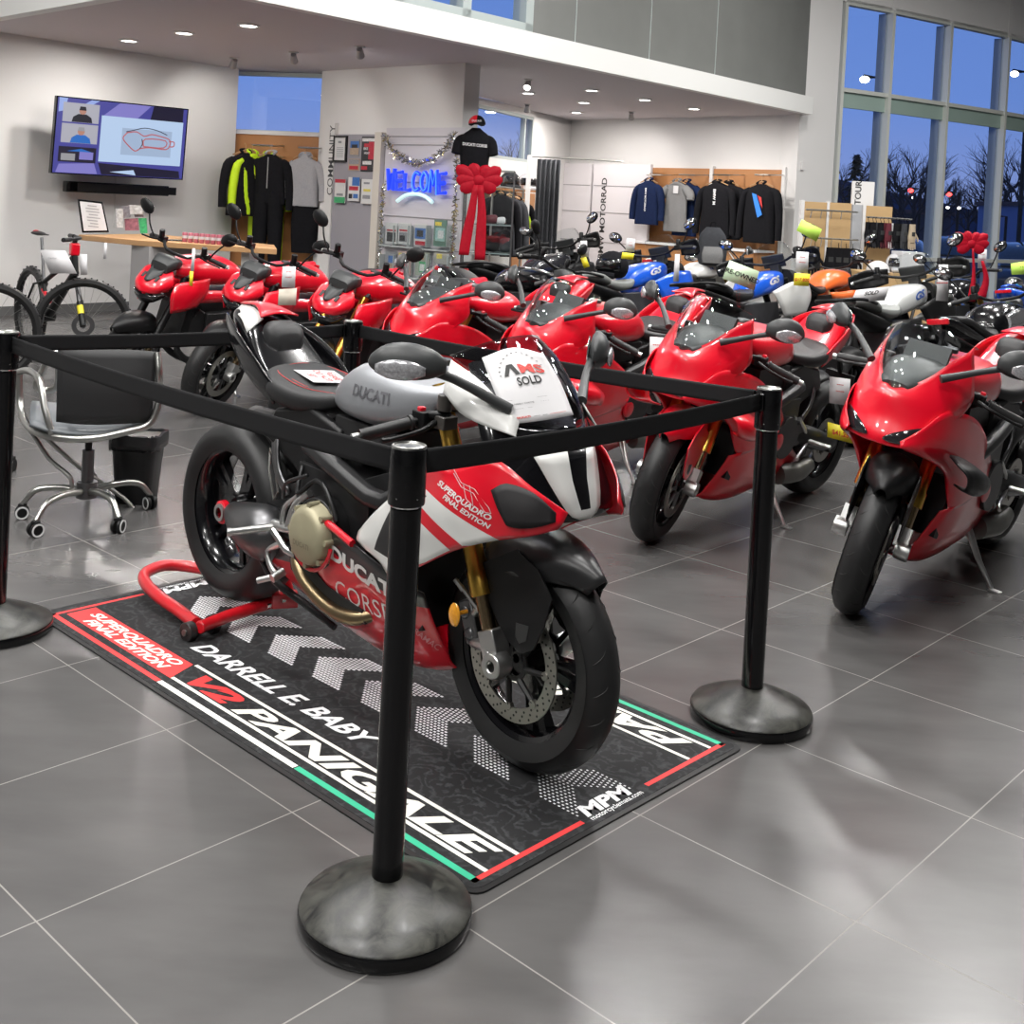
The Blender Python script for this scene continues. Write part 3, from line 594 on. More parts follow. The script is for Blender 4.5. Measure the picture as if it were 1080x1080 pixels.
def nakedbike(root, c, S, WB=1.46):
    """c: head, shroud, tank, tail colours"""
    wheels(root, S, False, rimc=c.get('rim', BLK), WB=WB, rw=.17)
    forks(root, S, WB=WB, goldm=c.get('fork', BPL), top=.95)
    fender_front(root, S, c.get('fender', BPL), big=False, WB=WB)
    # headlight cowl
    if c.get('round'):
        m = MB(); m.ell((1.36, 0, .86), (.09, .1, .1), 20); hl = mk('headlight', m.xf(S), BLK, root); m = MB(); m.lathe([(0, .09), (.05, .085), (.088, .04), (.092, .02)], c=(1.36, 0, .86), ax='x', n=24); mk('headlight_lens', m.xf(S), CLR, hl)
    else:
        rows = [[(1.37, 0, .93), (1.355, .045, .935), (1.31, .085, .95)], [(1.43, 0, .90), (1.41, .075, .90), (1.34, .125, .92)], [(1.48, 0, .85), (1.45, .095, .85), (1.35, .142, .87)], [(1.495, 0, .80), (1.455, .085, .805), (1.36, .118, .82)]]
        m = MB().patch(symr(rows), 4, 4); hd = mk('headlight_cowl', m.xf(S), c['head'], root, solid=-.01)
        rows = [[(1.484, 0, .788), (1.452, .094, .79), (1.37, .122, .80)], [(1.492, 0, .76), (1.452, .085, .765), (1.37, .105, .78)], [(1.46, 0, .72), (1.43, .06, .73), (1.37, .08, .75)]]
        m0 = MB().patch(symr([[(1.39, 0, .945), (1.38, .03, .945), (1.35, .05, .955)], [(1.435, 0, .91), (1.42, .03, .908), (1.39, .05, .915)], [(1.47, 0, .875), (1.465, .01, .875), (1.46, .018, .877)]]), 3, 3); mk('cowl_insert', m0.xf(S), GRY, hd, solid=.006)
        m = MB().patch(symr(rows), 3, 3); mk('headlight', m.xf(S), LENS, hd, solid=-.01)
        for s in (-1, 1):
            m = MB(); m.box((1.425, s*.055, .898), (.045, .022, .006), Matrix.Rotation(.7, 3, 'Y')); mk('cowl_vent', m.xf(S), INK, hd)
    m = MB(); m.loft([(1.22, 0, .985, .08, .035, .03, 4), (1.30, 0, .99, .09, .045, .05, 4), (1.36, 0, .965, .07, .03, .04, 4)], 16, 3); mk('dashboard', m.xf(S), GRY, root)
    if c.get('shroud'):
        for s in (-1, 1):
            R = [[(1.02, s*.20, .90), (1.14, s*.225, .89), (1.28, s*.19, .86)], [(1.04, s*.215, .80), (1.17, s*.245, .80), (1.32, s*.21, .78)], [(1.10, s*.20, .70), (1.21, s*.225, .68), (1.30, s*.20, .66)]]
            mk('radiator_shroud', MB().patch(R, 4, 4), c['shroud'], root, solid=.01)
            R = [[(.62, s*.15, .80), (.85, s*.17, .80), (1.10, s*.21, .82)], [(.66, s*.15, .74), (.88, s*.175, .72), (1.12, s*.215, .73)]]
            mk('side_panel', MB().patch(R, 2, 4), c['shroud'], root, solid=.01)
    m = MB(); m.box((1.12, 0, .60), (.06, .32, .34), Matrix.Rotation(-.2, 3, 'Y')); mk('radiator', m, BPL, root)
    st = [(.64, 0, .84, .08, .05, .04), (.70, 0, .865, .125, .10, .06), (.82, 0, .89, .155, .125, .07), (.96, 0, .90, .165, .125, .08), (1.10, 0, .92, .15, .09, .08), (1.22, 0, .93, .09, .05, .05)]
    tk = MB().loft(st, 24, 4); t = mk('fuel_tank', tk, c['tank'], root)
    if c.get('tankside'):
        for s in (-1, 1): m = MB(); m.loft([(.74, s*.125, .89, .03, .05, .04), (.9, s*.145, .90, .035, .075, .05), (1.08, s*.13, .92, .03, .05, .04)], 16, 4); mk('tank_panel', m, c['tankside'], t)
    m = MB(); m.lathe([(.0, .006), (.03, .006), (.034, -.01)], c=(1.0, 0, 1.022), n=20); mk('fuel_cap', m, DALU, t)
    mk('seat', MB().loft([(.10, 0, .93, .07, .03, .02, 3), (.2, 0, .915, .11, .04, .03, 3), (.33, 0, .87, .12, .03, .04, 3), (.45, 0, .82, .14, .03, .035, 3), (.6, 0, .82, .12, .035, .03, 3), (.69, 0, .85, .07, .03, .02, 3)], 20, 4), SEATM, root)
    tl = mk('tail', MB().loft([(-.06, 0, .95, .03, .02, .02), (.04, 0, .92, .085, .03, .045), (.2, 0, .86, .115, .03, .05), (.42, 0, .79, .125, .01, .04)], 20, 4), c['tail'], root)
    m = MB(); m.box((-.06, 0, .935), (.02, .13, .035)); mk('tail_light', m, REDL, tl, bevel=.004)
    m = MB(); m.tube([(.02, 0, .88), (-.14, 0, .72), (-.2, 0, .6)], .014, 8); m.box((-.21, 0, .56), (.012, .17, .12)); mk('plate_bracket', m, BPL, root)
    m = MB(); m.box((.76, 0, .50), (.40, .30, .26)); m.box((.98, 0, .52), (.2, .24, .2), Matrix.Rotation(-.6, 3, 'Y')); m.cyl((.72, -.2, .46), (.72, .2, .46), .1, n=20); m.cyl((.54, -.17, .44), (.54, .17, .44), .07, n=16); m.box((.72, 0, .70), (.5, .18, .16)); m.tube([(1.1, -.1, .5), (1.12, -.08, .35), (.9, -.1, .22), (.6, -.12, .22)], .025, 10, sm=3); m.tube([(1.1, .1, .5), (1.12, .08, .35), (.9, .1, .22), (.6, .12, .22)], .025, 10, sm=3)
    mk('engine', m, mat('engine black', (.02, .02, .021), .4, metal=.3, noise=(14, .4)), root, bevel=.01)
    m = MB(); m.tube([(.62, -.14, .26), (.4, -.18, .32), (.18, -.19, .42)], [.04, .055, .05], 14, sm=3); mk('silencer', m, DALU, root)
    for s in (-1, 1):
        m = MB(); m.lathe([(0, -.01), (.06, -.01), (.08, .02), (.08, .05)], c=(0, 0, 0), ax='y', n=24); m.v = [Vector((v.x+.74, s*(.24-v.y) if s > 0 else -.24+v.y, v.z+.46)) for v in m.v]; mk('engine_cover', m, DALU, root)
        m = MB(); m.cyl((.45, s*.15, .42), (.43, s*.28, .42), .012, n=10); m.tube([(.43, s*.15, .42), (.48, s*.15, .52), (.55, s*.13, .60)], .013, 8); mk('footpeg', m, ALU, root)
    m = MB(); m.tube([(.0, .10, .325), (.15, .125, .35), (.35, .13, .40), (.54, .10, .43)], [.045, .05, .06, .055], 12, sm=3); m.tube([(.0, -.10, .325), (.15, -.12, .35), (.35, -.12, .40), (.54, -.10, .43)], [.03, .035, .04, .04], 12, sm=3); m.cyl((0, -.1, .318), (0, .12, .318), .045, n=16); mk('swingarm', m, BPL, root)
    barset(root, S, 1.20, 1.04, w=.33, rise=.04)
    if c.get('kick', True): kick(root, .72)
def advbike(root, c, S, WB=1.52):
    wheels(root, S, False, rimc=c.get('rim', BLK), WB=WB, rw=.16, fr=.33, rr=.33, fw=.11, spokes=8)
    forks(root, S, WB=WB, goldm=c.get('fork', BPL), fr=.33, top=.98)
    m = MB().patch(symr([[(1.86, 0, .74), (1.85, .03, .735)], [(1.72, 0, .80), (1.71, .07, .78)], [(1.52, 0, .83), (1.52, .08, .80)], [(1.40, 0, .80), (1.40, .07, .78)]]), 4, 4); mk('beak', m.xf(S), c['beak'], root, solid=.015)
    rows = [[(WB+math.cos(a)*.36, 0, .33+math.sin(a)*.36), (WB+math.cos(a)*.355, .05, .33+math.sin(a)*.355), (WB+math.cos(a)*.31, .075, .33+math.sin(a)*.31)] for a in (.7, 1.2, 1.7, 2.2)]
    mk('front_fender', MB().patch(symr(rows), 4, 3).xf(S), BPL, root, solid=.006)
    hd = mk('headlight_housing', MB().loft([(1.36, 0, .98, .12, .09, .08, 3), (1.46, 0, .97, .14, .09, .09, 3), (1.53, 0, .94, .12, .06, .08, 3)], 20, 3).xf(S), BPL, root)
    m = MB(); m.lathe([(0, .01), (.05, .008), (.055, -.01)], c=(1.54, .055, .94), ax='x', n=18); m.lathe([(0, .01), (.04, .008), (.045, -.01)], c=(1.54, -.06, .94), ax='x', n=18); mk('headlight', m.xf(S), CLR, hd)
    rows = [[(1.50, 0, 1.04), (1.48, .09, 1.04), (1.43, .14, 1.04)], [(1.44, 0, 1.16), (1.42, .10, 1.16), (1.37, .155, 1.15)], [(1.36, 0, 1.30), (1.35, .08, 1.29), (1.31, .13, 1.26)]]
    mk('windscreen', MB().patch(symr(rows), 4, 4).xf(S), CGL, root, solid=.004)
    m = MB(); m.box((1.30, 0, 1.14), (.02, .19, .115), Matrix.Rotation(-.45, 3, 'Y')); m.box((1.33, 0, 1.08), (.08, .08, .08)); mk('dashboard', m.xf(S), GRY, root, bevel=.006)
    st = [(.66, 0, .88, .08, .04, .05), (.74, 0, .905, .11, .08, .08, 3), (.86, 0, .935, .145, .10, .09, 3), (1.0, 0, .965, .155, .09, .10, 3), (1.14, 0, .985, .13, .07, .1, 3), (1.25, 0, .99, .07, .03, .04)]
    tk = MB().loft(st, 24, 4); t = mk('fuel_tank', tk, c['tank'], root)
    if c.get('gs'):
        for s in (-1, 1):
            a, b = ((.86, .93), (1.04, .965)) if s < 0 else ((1.04, .965), (.86, .93)); L = MB(); L.decal('GS', .07, a, b, tk, side=s, bold=.04, shear=.4, off=.003); mk('tank_lettering', L, c['gs'], t, recalc=False)
    for s in (-1, 1):
        R = [[(.86, s*.17, .88), (1.08, s*.22, .95), (1.30, s*.24, .96), (1.44, s*.17, .93)], [(.92, s*.19, .78), (1.12, s*.235, .80), (1.32, s*.25, .82), (1.45, s*.18, .86)], [(1.0, s*.18, .68), (1.15, s*.21, .68), (1.28, s*.22, .70), (1.38, s*.18, .76)]]
        mk('side_panel', MB().patch(R, 4, 4), c['side'], root, solid=.012)
    mk('rider_seat', MB().loft([(.34, 0, .88, .12, .03, .03, 3), (.45, 0, .86, .15, .04, .05, 3), (.60, 0, .86, .14, .04, .04, 3), (.74, 0, .90, .08, .04, .03, 3)], 20, 4), c.get('seat', SEATM), root)
    mk('passenger_seat', MB().loft([(.0, 0, .945, .10, .02, .03, 3), (.10, 0, .945, .13, .035, .04, 3), (.24, 0, .93, .14, .035, .05, 3), (.35, 0, .90, .12, .03, .04, 3)], 20, 4), c.get('seat', SEATM), root)
    tl = mk('tail', MB().loft([(-.16, 0, .93, .05, .02, .03), (0, 0, .90, .11, .03, .06), (.3, 0, .82, .13, .04, .07), (.5, 0, .78, .12, .03, .06)], 18, 4), c['tail'], root)
    m = MB(); m.tube([(.2, -.15, .93), (0, -.15, .965), (-.17, -.10, .97), (-.17, .10, .97), (0, .15, .965), (.2, .15, .93)], .011, 8, sm=3); m.box((-.10, 0, .962), (.18, .20, .012)); mk('luggage_rack', m, BPL, root)
    m = MB(); m.box((-.165, 0, .91), (.02, .14, .03)); mk('tail_light', m, REDL, tl, bevel=.004)
    m = MB(); m.tube([(-.05, 0, .86), (-.2, 0, .7), (-.24, 0, .62)], .014, 8); m.box((-.25, 0, .58), (.012, .17, .12)); mk('plate_bracket', m, BPL, root)
    m = MB(); m.box((.80, 0, .48), (.40, .30, .30)); m.tube([(.85, -.34, .48), (.85, .34, .48)], [.075, .075], 16); m.cyl((.85, -.36, .48), (.85, .36, .48), .06, n=16); m.box((.78, 0, .70), (.6, .2, .2)); m.box((.75, 0, .26), (.40, .24, .06)); mk('engine', m, mat('engine grey', (.07, .07, .075), .42, metal=.6, noise=(14, .3)), root, bevel=.012)
    m = MB(); m.tube([(.70, -.18, .40), (.4, -.2, .42), (.2, -.21, .46), (-.05, -.21, .54)], [.03, .05, .06, .055], 14, sm=3); mk('silencer', m, DALU, root)
    m = MB(); m.tube([(.0, -.10, .335), (.25, -.12, .40), (.54, -.10, .45)], [.05, .05, .06], 12, sm=3); m.cyl((0, -.12, .33), (0, .1, .33), .05, n=16); mk('swingarm', m, BPL, root)
    for s in (-1, 1):
        m = MB(); m.cyl((.52, s*.15, .38), (.50, s*.28, .38), .014, n=10); m.tube([(.50, s*.15, .38), (.52, s*.15, .5), (.5, s*.13, .62)], .013, 8); mk('footpeg', m, BPL, root)
    barset(root, S, 1.24, 1.12, w=.40, rise=.03, back=.14, guards=True, gm=c.get('guard'))
    if c.get('boxes'):
        for s in (-1, 1):
            m = MB(); m.box((-.02, s*.33, .66), (.42, .2, .32)); mk('pannier', m, c['boxes'], root, bevel=.02)
    kick(root, .72)
def place(fn, cfg, name, label, front, h, steer=.22, lean=LEAN, group=None, WBx=WB, **k):
    """front: point of the floor under the front axle"""
    o = (front[0]-WBx*math.cos(h), front[1]-WBx*math.sin(h))
    r = thing(name, label, 'motorcycle', (o[0], o[1], k.pop('z', 0)), h, group, rx=lean)
    fn(r, cfg, steerM(steer, WBx), **k); return r
# ------------------------------------------------------------------ hero motorcycle
HH = -.7975
W_, R_, K_ = (.64, .64, .62), (.60, .003, .016), (.008, .008, .009)
sideM = maskmat('livery side', R_, [(W_, [(.9, .822), (1.7, .605), (1.7, .3), (.9, .3)]), (R_, [(1.0, .780), (1.47, .585), (1.47, .545), (1.0, .742)]),
    (R_, [(1.10, .455), (1.26, .538), (1.26, .50), (1.10, .42)]), (R_, [(1.26, .538), (1.385, .618), (1.385, .56), (1.26, .50)]), (R_, [(1.37, .612), (1.47, .640), (1.47, .6), (1.37, .56)]), (R_, [(1.50, .9), (1.50, .5), (1.7, .5), (1.7, .9)]),
    (K_, [(1.127, .68), (1.051, .514), (1.115, .507), (1.21, .66)])], rough=.28, coat=.8)
bellyM = maskmat('livery belly', (.56, .003, .016), [((.012, .012, .013), [(.52, .52), (.70, .46), (.79, .440), (.90, .415), (1.10, .385), (1.25, .37), (1.25, .6), (.5, .6)]),
    ((.012, .012, .013), [(.30, .32), (.56, .42), (.60, .36), (.54, .31), (.30, .262)])], rough=.28, coat=.8)
tailM = maskmat('livery tail', (.010, .010, .011), [], rough=.2, coat=.7)
hero = thing('motorcycle', 'sport motorcycle in red, white and black with grey tank, roped off on the mat', 'motorcycle', (-.903, 4.092, .0445+.006), HH, ry=.031)
sportbike(hero, dict(nose=BLK, side=sideM, belly=bellyM, tank=SILV, tail=BLK, fender=mat('satin black fender', (.018, .018, .019), .34, spec=.5), fside=BPL, tlet=mat('tank print', (.09, .09, .10), .5)), Matrix.Identity(4), hero=True)
bpy.context.view_layer.update()
HM = hero.matrix_basis.copy(); HM = Matrix.Translation(hero.location) @ hero.rotation_euler.to_matrix().to_4x4()
# sold sheet lying on the screen
def sheet(root_or_none, name, M, R, ms, su=4, sv=4, solid=.0008):
    m = MB(); R = [[Vector(p) for p in r] for r in R]; m.patch(R, su, sv); m.xf(M); return mk(name, m, ms, root_or_none, solid=solid)
SR = [[(-.100, 1.080), (-.01, 1.108), (.092, 1.083)], [(-.130, 1.003), (-.02, 1.020), (.09, 1.005)], [(-.148, .932), (-.03, .942), (.085, .936)]]
_ws = [o for o in hero.children if o.name.startswith('windscreen')][0].data
_bv = BVHTree.FromPolygons([tuple(v.co) for v in _ws.vertices], [tuple(p.vertices) for p in _ws.polygons])
_nz = [o for o in hero.children if o.name.startswith('nose_fairing')][0].data; _k = len(_ws.vertices)
_bv = BVHTree.FromPolygons([tuple(v.co) for v in _ws.vertices]+[tuple(v.co) for v in _nz.vertices], [tuple(p.vertices) for p in _ws.polygons]+[tuple(i+_k for i in p.vertices) for p in _nz.polygons])
_HI = HM.inverted(); _o = _HI @ EYE
def _hit(u, v):
    d = ((_HI @ (EYE+ray(u, v)))-_o).normalized(); h = _bv.ray_cast(_o, d)[0]
    return h
_g = [[_hit(u, v) for u, v in r] for r in (((506, 382), (538, 370), (571, 377)), ((518, 412), (552, 406), (588, 404)), ((534, 449), (568, 445), (602, 439)))]
for i in range(3):
    for j in range(3):
        if _g[i][j] is None: _g[i][j] = _g[1][1]+Vector(((-.07, .04)[i > 1], .1*(j-1), .08*(1-i)))
S_ = [[p+Vector((.009, 0, .005)) for p in r] for r in _g]; _up = [(S_[0][j]-S_[1][j])*(.12, .06, .10)[j] for j in range(3)]; S_[0] = [S_[0][j]+_up[j]+Vector((.004, 0, 0)) for j in range(3)]
sold = thing('paper_sign', 'white sheet printed SOLD taped over the windscreen of the roped-off motorcycle', 'sign')
sm = MB().patch(S_, 6, 6).xf(HM); mk('sheet', sm, PAPER, sold, solid=.0006, off=-1)
def onsheet(s, t, size, a, b, M=HM, bold=0, shear=0, lift=.003):
    """text on the curved sheet; a,b in sheet coordinates (0..1 across, 0..1 down)"""
    vs, fs = textgeo(t, 1, bold, shear); w = max(v[0] for v in vs) or 1; out = []
    rows = [crl(r, 8) for r in S_]; cols = [crl([r[j] for r in rows], 8) for j in range(len(rows[0]))]
    n = len(cols)-1; k = len(cols[0])-1
    def at(u, v):
        u = min(max(u, 0), 1)*n; v = min(max(v, 0), 1)*k; i, j = min(int(u), n-1), min(int(v), k-1); fu, fv = u-i, v-j
        p = cols[i][j]*(1-fu)*(1-fv)+cols[i+1][j]*fu*(1-fv)+cols[i][j+1]*(1-fu)*fv+cols[i+1][j+1]*fu*fv
        nn = (cols[i+1][j]-cols[i][j]).cross(cols[i][j+1]-cols[i][j]).normalized()
        if nn.x < 0: nn = -nn
        return p+nn*lift
    for v in vs:
        f = v[0]/w; out.append(M @ at(a[0]+(b[0]-a[0])*f, a[1]+(b[1]-a[1])*f-v[1]*size))
    return s.add(out, fs)
L = MB(); onsheet(L, 'SOLD', .15, (.38, .52), (.74, .50), bold=.025); onsheet(L, '-------------------', .02, (.22, .385), (.80, .385))
for r in range(2): onsheet(L, 'DELIVERY DATE      - - - -' if r else '-----                    -------', .028, (.1, .70+.06*r), (.72, .70+.06*r))
onsheet(L, '------  --', .028, (.10, .82), (.45, .82)); onsheet(L, '----  ---', .028, (.42, .94), (.62, .94), bold=.03); onsheet(L, 'Y', .05, (.07, .955), (.11, .955), bold=.05)
mk('printed_text', L, INK, sold, recalc=False)
L = MB(); onsheet(L, 'MS', .17, (.47, .355), (.84, .355), bold=.03, shear=-.1); onsheet(L, 'DUCATI', .035, (.16, .945), (.37, .94), bold=.05); onsheet(L, '-------', .03, (.66, .94), (.90, .94), bold=.04); mk('red_logo', L, mat('logo red', (.55, .06, .05), .6), sold, recalc=False)
L = MB(); onsheet(L, '/\\', .18, (.25, .355), (.47, .355), bold=.06)
for k in range(13):
    a = PI*(1.02-k*.075); u, v = .50+.34*math.cos(a), .34-.26*math.sin(a); onsheet(L, '-', .05, (u, v), (u+.028, v), bold=.06)
mk('black_logo', L, INK, sold, recalc=False)
# please do not sit card
nt_ = thing('paper_sign', 'small white card reading PLEASE DO NOT SIT on the black seat', 'sign')
q = [Vector((.335, -.055, .878)), Vector((.405, .055, .880)), Vector((.555, .02, .868)), Vector((.495, -.085, .868))]
q = [HM @ (p+Vector((0, 0, -.0045))) for p in q]; m = MB(); m.add(q, [(0, 1, 2, 3)]); mk('card', m, PAPER, nt_, solid=.001)
X = (q[2]-q[1]).normalized(); Yv = (q[1]-q[0]).normalized(); nrm = X.cross(Yv)
L = MB(); yy = q[0].lerp(q[3], .5)
for k, t in enumerate(('PLEASE', 'DO NOT', 'SIT')): L.text(t, .032, (q[0]+q[1]+q[2]+q[3])/4+Vector((0, 0, .003))+Yv*(.022-.034*k), X, Yv, bold=.015, align='CENTER')
mk('printed_text', L, REDINK, nt_, recalc=False)

# ------------------------------------------------------------------ mat
A = G(50, 648); MU = Vector((math.cos(-.7621), math.sin(-.7621), 0)); MV = Vector((-MU.y, MU.x, 0))
MT = Matrix(((MU.x, MV.x, 0, A.x), (MU.y, MV.y, 0, A.y), (0, 0, 1, 0), (0, 0, 0, 1)))
mt = thing('display_mat', 'black rubber-backed floor mat printed with white lettering under the roped-off motorcycle', 'mat', (A.x, A.y, 0), -.7621); mt.scale = (1, 1, .5)
def rrect(x0, y0, x1, y1, r, n=5):
    o = []
    for cx, cy, a0 in ((x1-r, y0+r, -PI/2), (x1-r, y1-r, 0), (x0+r, y1-r, PI/2), (x0+r, y0+r, PI)):
        for k in range(n+1): a = a0+PI/2*k/n; o.append((cx+r*math.cos(a), cy+r*math.sin(a)))
    return o
mm_ = bpy.data.materials.new('mat fabric'); mm_.use_nodes = True; nt = mm_.node_tree; b = nt.nodes['Principled BSDF']; b.inputs['Roughness'].default_value = .85
tc = nt.nodes.new('ShaderNodeTexCoord'); wv = nt.nodes.new('ShaderNodeTexWave'); wv.wave_type = 'RINGS'; wv.inputs['Scale'].default_value = 5; wv.inputs['Distortion'].default_value = 22; wv.inputs['Detail'].default_value = 4; wv.inputs['Detail Scale'].default_value = 2.2
nz = nt.nodes.new('ShaderNodeTexNoise'); nz.inputs['Scale'].default_value = 55; nz.inputs['Detail'].default_value = 6
mu = nt.nodes.new('ShaderNodeMath'); mu.operation = 'MULTIPLY'; cr = nt.nodes.new('ShaderNodeValToRGB')
nt.links.new(tc.outputs['Object'], wv.inputs[0]); nt.links.new(tc.outputs['Object'], nz.inputs[0]); nt.links.new(wv.outputs['Fac'], mu.inputs[0]); nt.links.new(nz.outputs['Fac'], mu.inputs[1]); nt.links.new(mu.outputs[0], cr.inputs[0])
cr.color_ramp.elements[0].position = .25; cr.color_ramp.elements[0].color = (.006, .006, .007, 1); cr.color_ramp.elements[1].position = .65; cr.color_ramp.elements[1].color = (.035, .037, .04, 1); nt.links.new(cr.outputs[0], b.inputs['Base Color'])
m = MB(); m.ext(rrect(-.025, -.035, 2.135, 1.035, .04), .001, .0095, 'z'); mk('mat_base', m, RUB, mt)
m = MB(); m.ext(rrect(-.01, -.02, 2.12, 1.02, .03), .0095, .011, 'z'); mk('printed_surface', m, mm_, mt)
RP = mat('red print', (.68, .035, .035), .7); WP = mat('cream print', (.80, .78, .70), .7); GP = mat('green print', (.03, .42, .24), .7); WP2 = mat('white print', (.75, .76, .77), .7, noise=(200, .2))
def strip(m, x0, y0, x1, y1, z=.0118): m.add([(x0, y0, z), (x1, y0, z), (x1, y1, z), (x0, y1, z)], [(0, 1, 2, 3)])
for s in (0, 1):
    T = Matrix.Identity(4) if s == 0 else Matrix.Translation((2.11, 1.0, 0)) @ Matrix.Rotation(PI, 4, 'Z')
    m = MB(); strip(m, .02, .0, .73, .018)
    strip(m, .02, .0, .035, .345); m.ext([(.05, .045), (.735, .045), (.69, .15), (.05, .15)], .0113, .0118, 'z')
    if s: m = MB()
    m2 = MB(); strip(m2, 2.085, .0, 2.10, .375) if s == 0 else None
    if s == 0: m.v += []; strip(m, 2.085, .0, 2.10, .375)
    if s == 1: strip(m, .018, .0, .033, .36); 
    mk('red_stripe', m.xf(T), RP, mt, recalc=False)
    m = MB(); strip(m, .735, .0, 1.425, .018); strip(m, .70, .148, 2.085, .160)
    strip(m, .735, .046, 2.085, .058)
    if s: strip(m, .035, .148, .70, .160); strip(m, .035, .046, .735, .058)
    mk('white_stripe', m.xf(T), WP, mt, recalc=False)
    m = MB(); strip(m, 1.43 if s == 0 else .02, .0, 2.10 if s == 0 else 1.43, .018); mk('green_stripe', m.xf(T), GP, mt, recalc=False)
    m = MB()
    vs, fs = textgeo('PANIGALE', 1, .035, .35); w = max(v[0] for v in vs); x0, x1 = (1.03, 2.055) if s == 0 else (.08, 1.1)
    m.add([(x0+(x1-x0)*v[0]/w, .068+v[1]*.096, .0119) for v in vs], fs); mk('mat_lettering', m.xf(T), WP, mt, recalc=False)
    if s == 0:
        vs, fs = textgeo('V2', 1, .045, .35); w = max(v[0] for v in vs); m = MB(); m.add([(.745+.265*v[0]/w, .068+v[1]*.096, .0119) for v in vs], fs); mk('mat_lettering', m, RP, mt, recalc=False)
        m = MB()
        for t, y, x0, x1 in (('SUPERQUADRO', .102, .10, .665), ('FINAL EDITION', .058, .14, .66)):
            vs, fs = textgeo(t, 1, .03, .3); w = max(v[0] for v in vs); m.add([(x0+(x1-x0)*v[0]/w, y+v[1]*.048, .0121) for v in vs], fs)
        mk('mat_lettering', m, WP, mt, recalc=False)
    # maker's mark, read from the short ends
    m = MB(); X, Y = Vector((0, 1, 0)), Vector((-1, 0, 0))
    vs, fs = textgeo('MPM', 1, .04, .2); w = max(v[0] for v in vs)
    m.add([Vector((2.085, .40, .0119))+X*(.19*v[0]/w)+Y*(v[1]*.065) for v in vs], fs)
    m.text('motorcyclemats.com', .024, (2.105, .40, .0119), X, Y, bold=.01); mk('mat_lettering', m.xf(T), WP2, mt, recalc=False)
m = MB(); vs, fs = textgeo('DARRELL E. BABY   .', 1, .03, .3); w = max(v[0] for v in vs); m.add([(.56+.98*v[0]/w, .215+v[1]*.088, .0119) for v in vs], fs); mk('mat_lettering', m, WP2, mt, recalc=False)
for k in range(8):
    u0 = .17+.238*k; m = MB(); f = min(1, max(.25, 1-.11*max(0, k-3)))
    # woven arrow made of small printed dashes
    step = .0165
    for j in range(-9, 10):
        v = .49+j*.0115; o = abs(j)*.0118
        n = 9
        for i in range(n):
            x = u0+o+i*.0150; 
            m.add([(x, v-.0042*f, .0119), (x+.0118*f, v-.0042*f, .0119), (x+.0118*f, v+.0042*f, .0119), (x, v+.0042*f, .0119)], [(0, 1, 2, 3)])
    mk('arrow_print', m, WP2, mt, recalc=False)

# ------------------------------------------------------------------ paddock stand
ps = thing('paddock_stand', 'red tubular paddock stand lying on the mat behind the rear wheel', 'stand')
REDS = mat('stand red', (.55, .006, .014), .35, coat=.6, noise=(30, .08)); z = .05
pts = [G(258, 619, z), G(222, 602, z), G(180, 596, z+.01), G(157, 602, z+.02), G(152, 612, z+.02), G(166, 628, z+.01), G(190, 645, z), G(207, 658, z)]
mk('handle_tube', MB().tube(pts, .021, 14, sm=5), REDS, ps)
m = MB(); m.tube([G(210, 662, z), G(240, 650, z), G(290, 634, z+.02), G(306, 628, z+.03)], .021, 14); m.box(G(300, 632, z+.03), (.09, .05, .05), .3); m.tube([G(306, 628, z+.03), Vector((-.903, 4.092, .30))+Vector((.10, .05, 0))], .018, 10); mk('lift_arm', m, REDS, ps, bevel=.004)
ax = (G(240, 650, z)-G(210, 662, z)).normalized()
for u, v in ((206, 664), (231, 656)):
    c = G(u, v, .032)+Vector((-.015, -.02, 0)); d = Vector((-.62, -.78, 0)); mk('stand_wheel', MB().cyl(c-d*.014, c+d*.016, .032, n=20), mat('castor black', (.02, .018, .018), .35), ps, bevel=.003)
    mk('wheel_bolt', MB().cyl(c+d*.016, c+d*.022, .011, n=8), STEEL, ps)
for u, v in ((293, 636), (308, 631)): p = G(u, v, z+.035)+Vector((-.02, -.025, 0)); mk('bolt', MB().cyl(p, p+Vector((-.01, -.012, 0)), .007, n=6), CHR, ps)

# ------------------------------------------------------------------ barrier posts and belts
BASEM = mat('scuffed black base', (.03, .03, .03), .33, bump=.1, noise=(9, .5), spec=.5)
_n = BASEM.node_tree; 
def scuff(mt_):
    nt = mt_.node_tree; b = nt.nodes['Principled BSDF']; tc = nt.nodes.new('ShaderNodeTexCoord'); n1 = nt.nodes.new('ShaderNodeTexNoise'); n1.inputs['Scale'].default_value = 16; n1.inputs['Detail'].default_value = 12; n1.inputs['Roughness'].default_value = .75; n1.inputs['Distortion'].default_value = 1.5
    r = nt.nodes.new('ShaderNodeValToRGB'); r.color_ramp.elements[0].position = .40; r.color_ramp.elements[0].color = (.008, .008, .008, 1); r.color_ramp.elements[1].position = .78; r.color_ramp.elements[1].color = (.08, .08, .066, 1)
    r2 = nt.nodes.new('ShaderNodeMapRange'); r2.inputs[1].default_value = .3; r2.inputs[2].default_value = .7; r2.inputs[3].default_value = .26; r2.inputs[4].default_value = .5
    nt.links.new(tc.outputs['Object'], n1.inputs[0]); nt.links.new(n1.outputs['Fac'], r.inputs[0]); nt.links.new(r.outputs[0], b.inputs['Base Color']); nt.links.new(n1.outputs['Fac'], r2.inputs[0]); nt.links.new(r2.outputs[0], b.inputs['Roughness'])
scuff(BASEM)
PBLK = mat('post black', (.003, .003, .0035), .15, coat=.3, spec=.3); WEB = mat('black webbing', (.008, .008, .009), .6, spec=.3, noise=(120, .15))
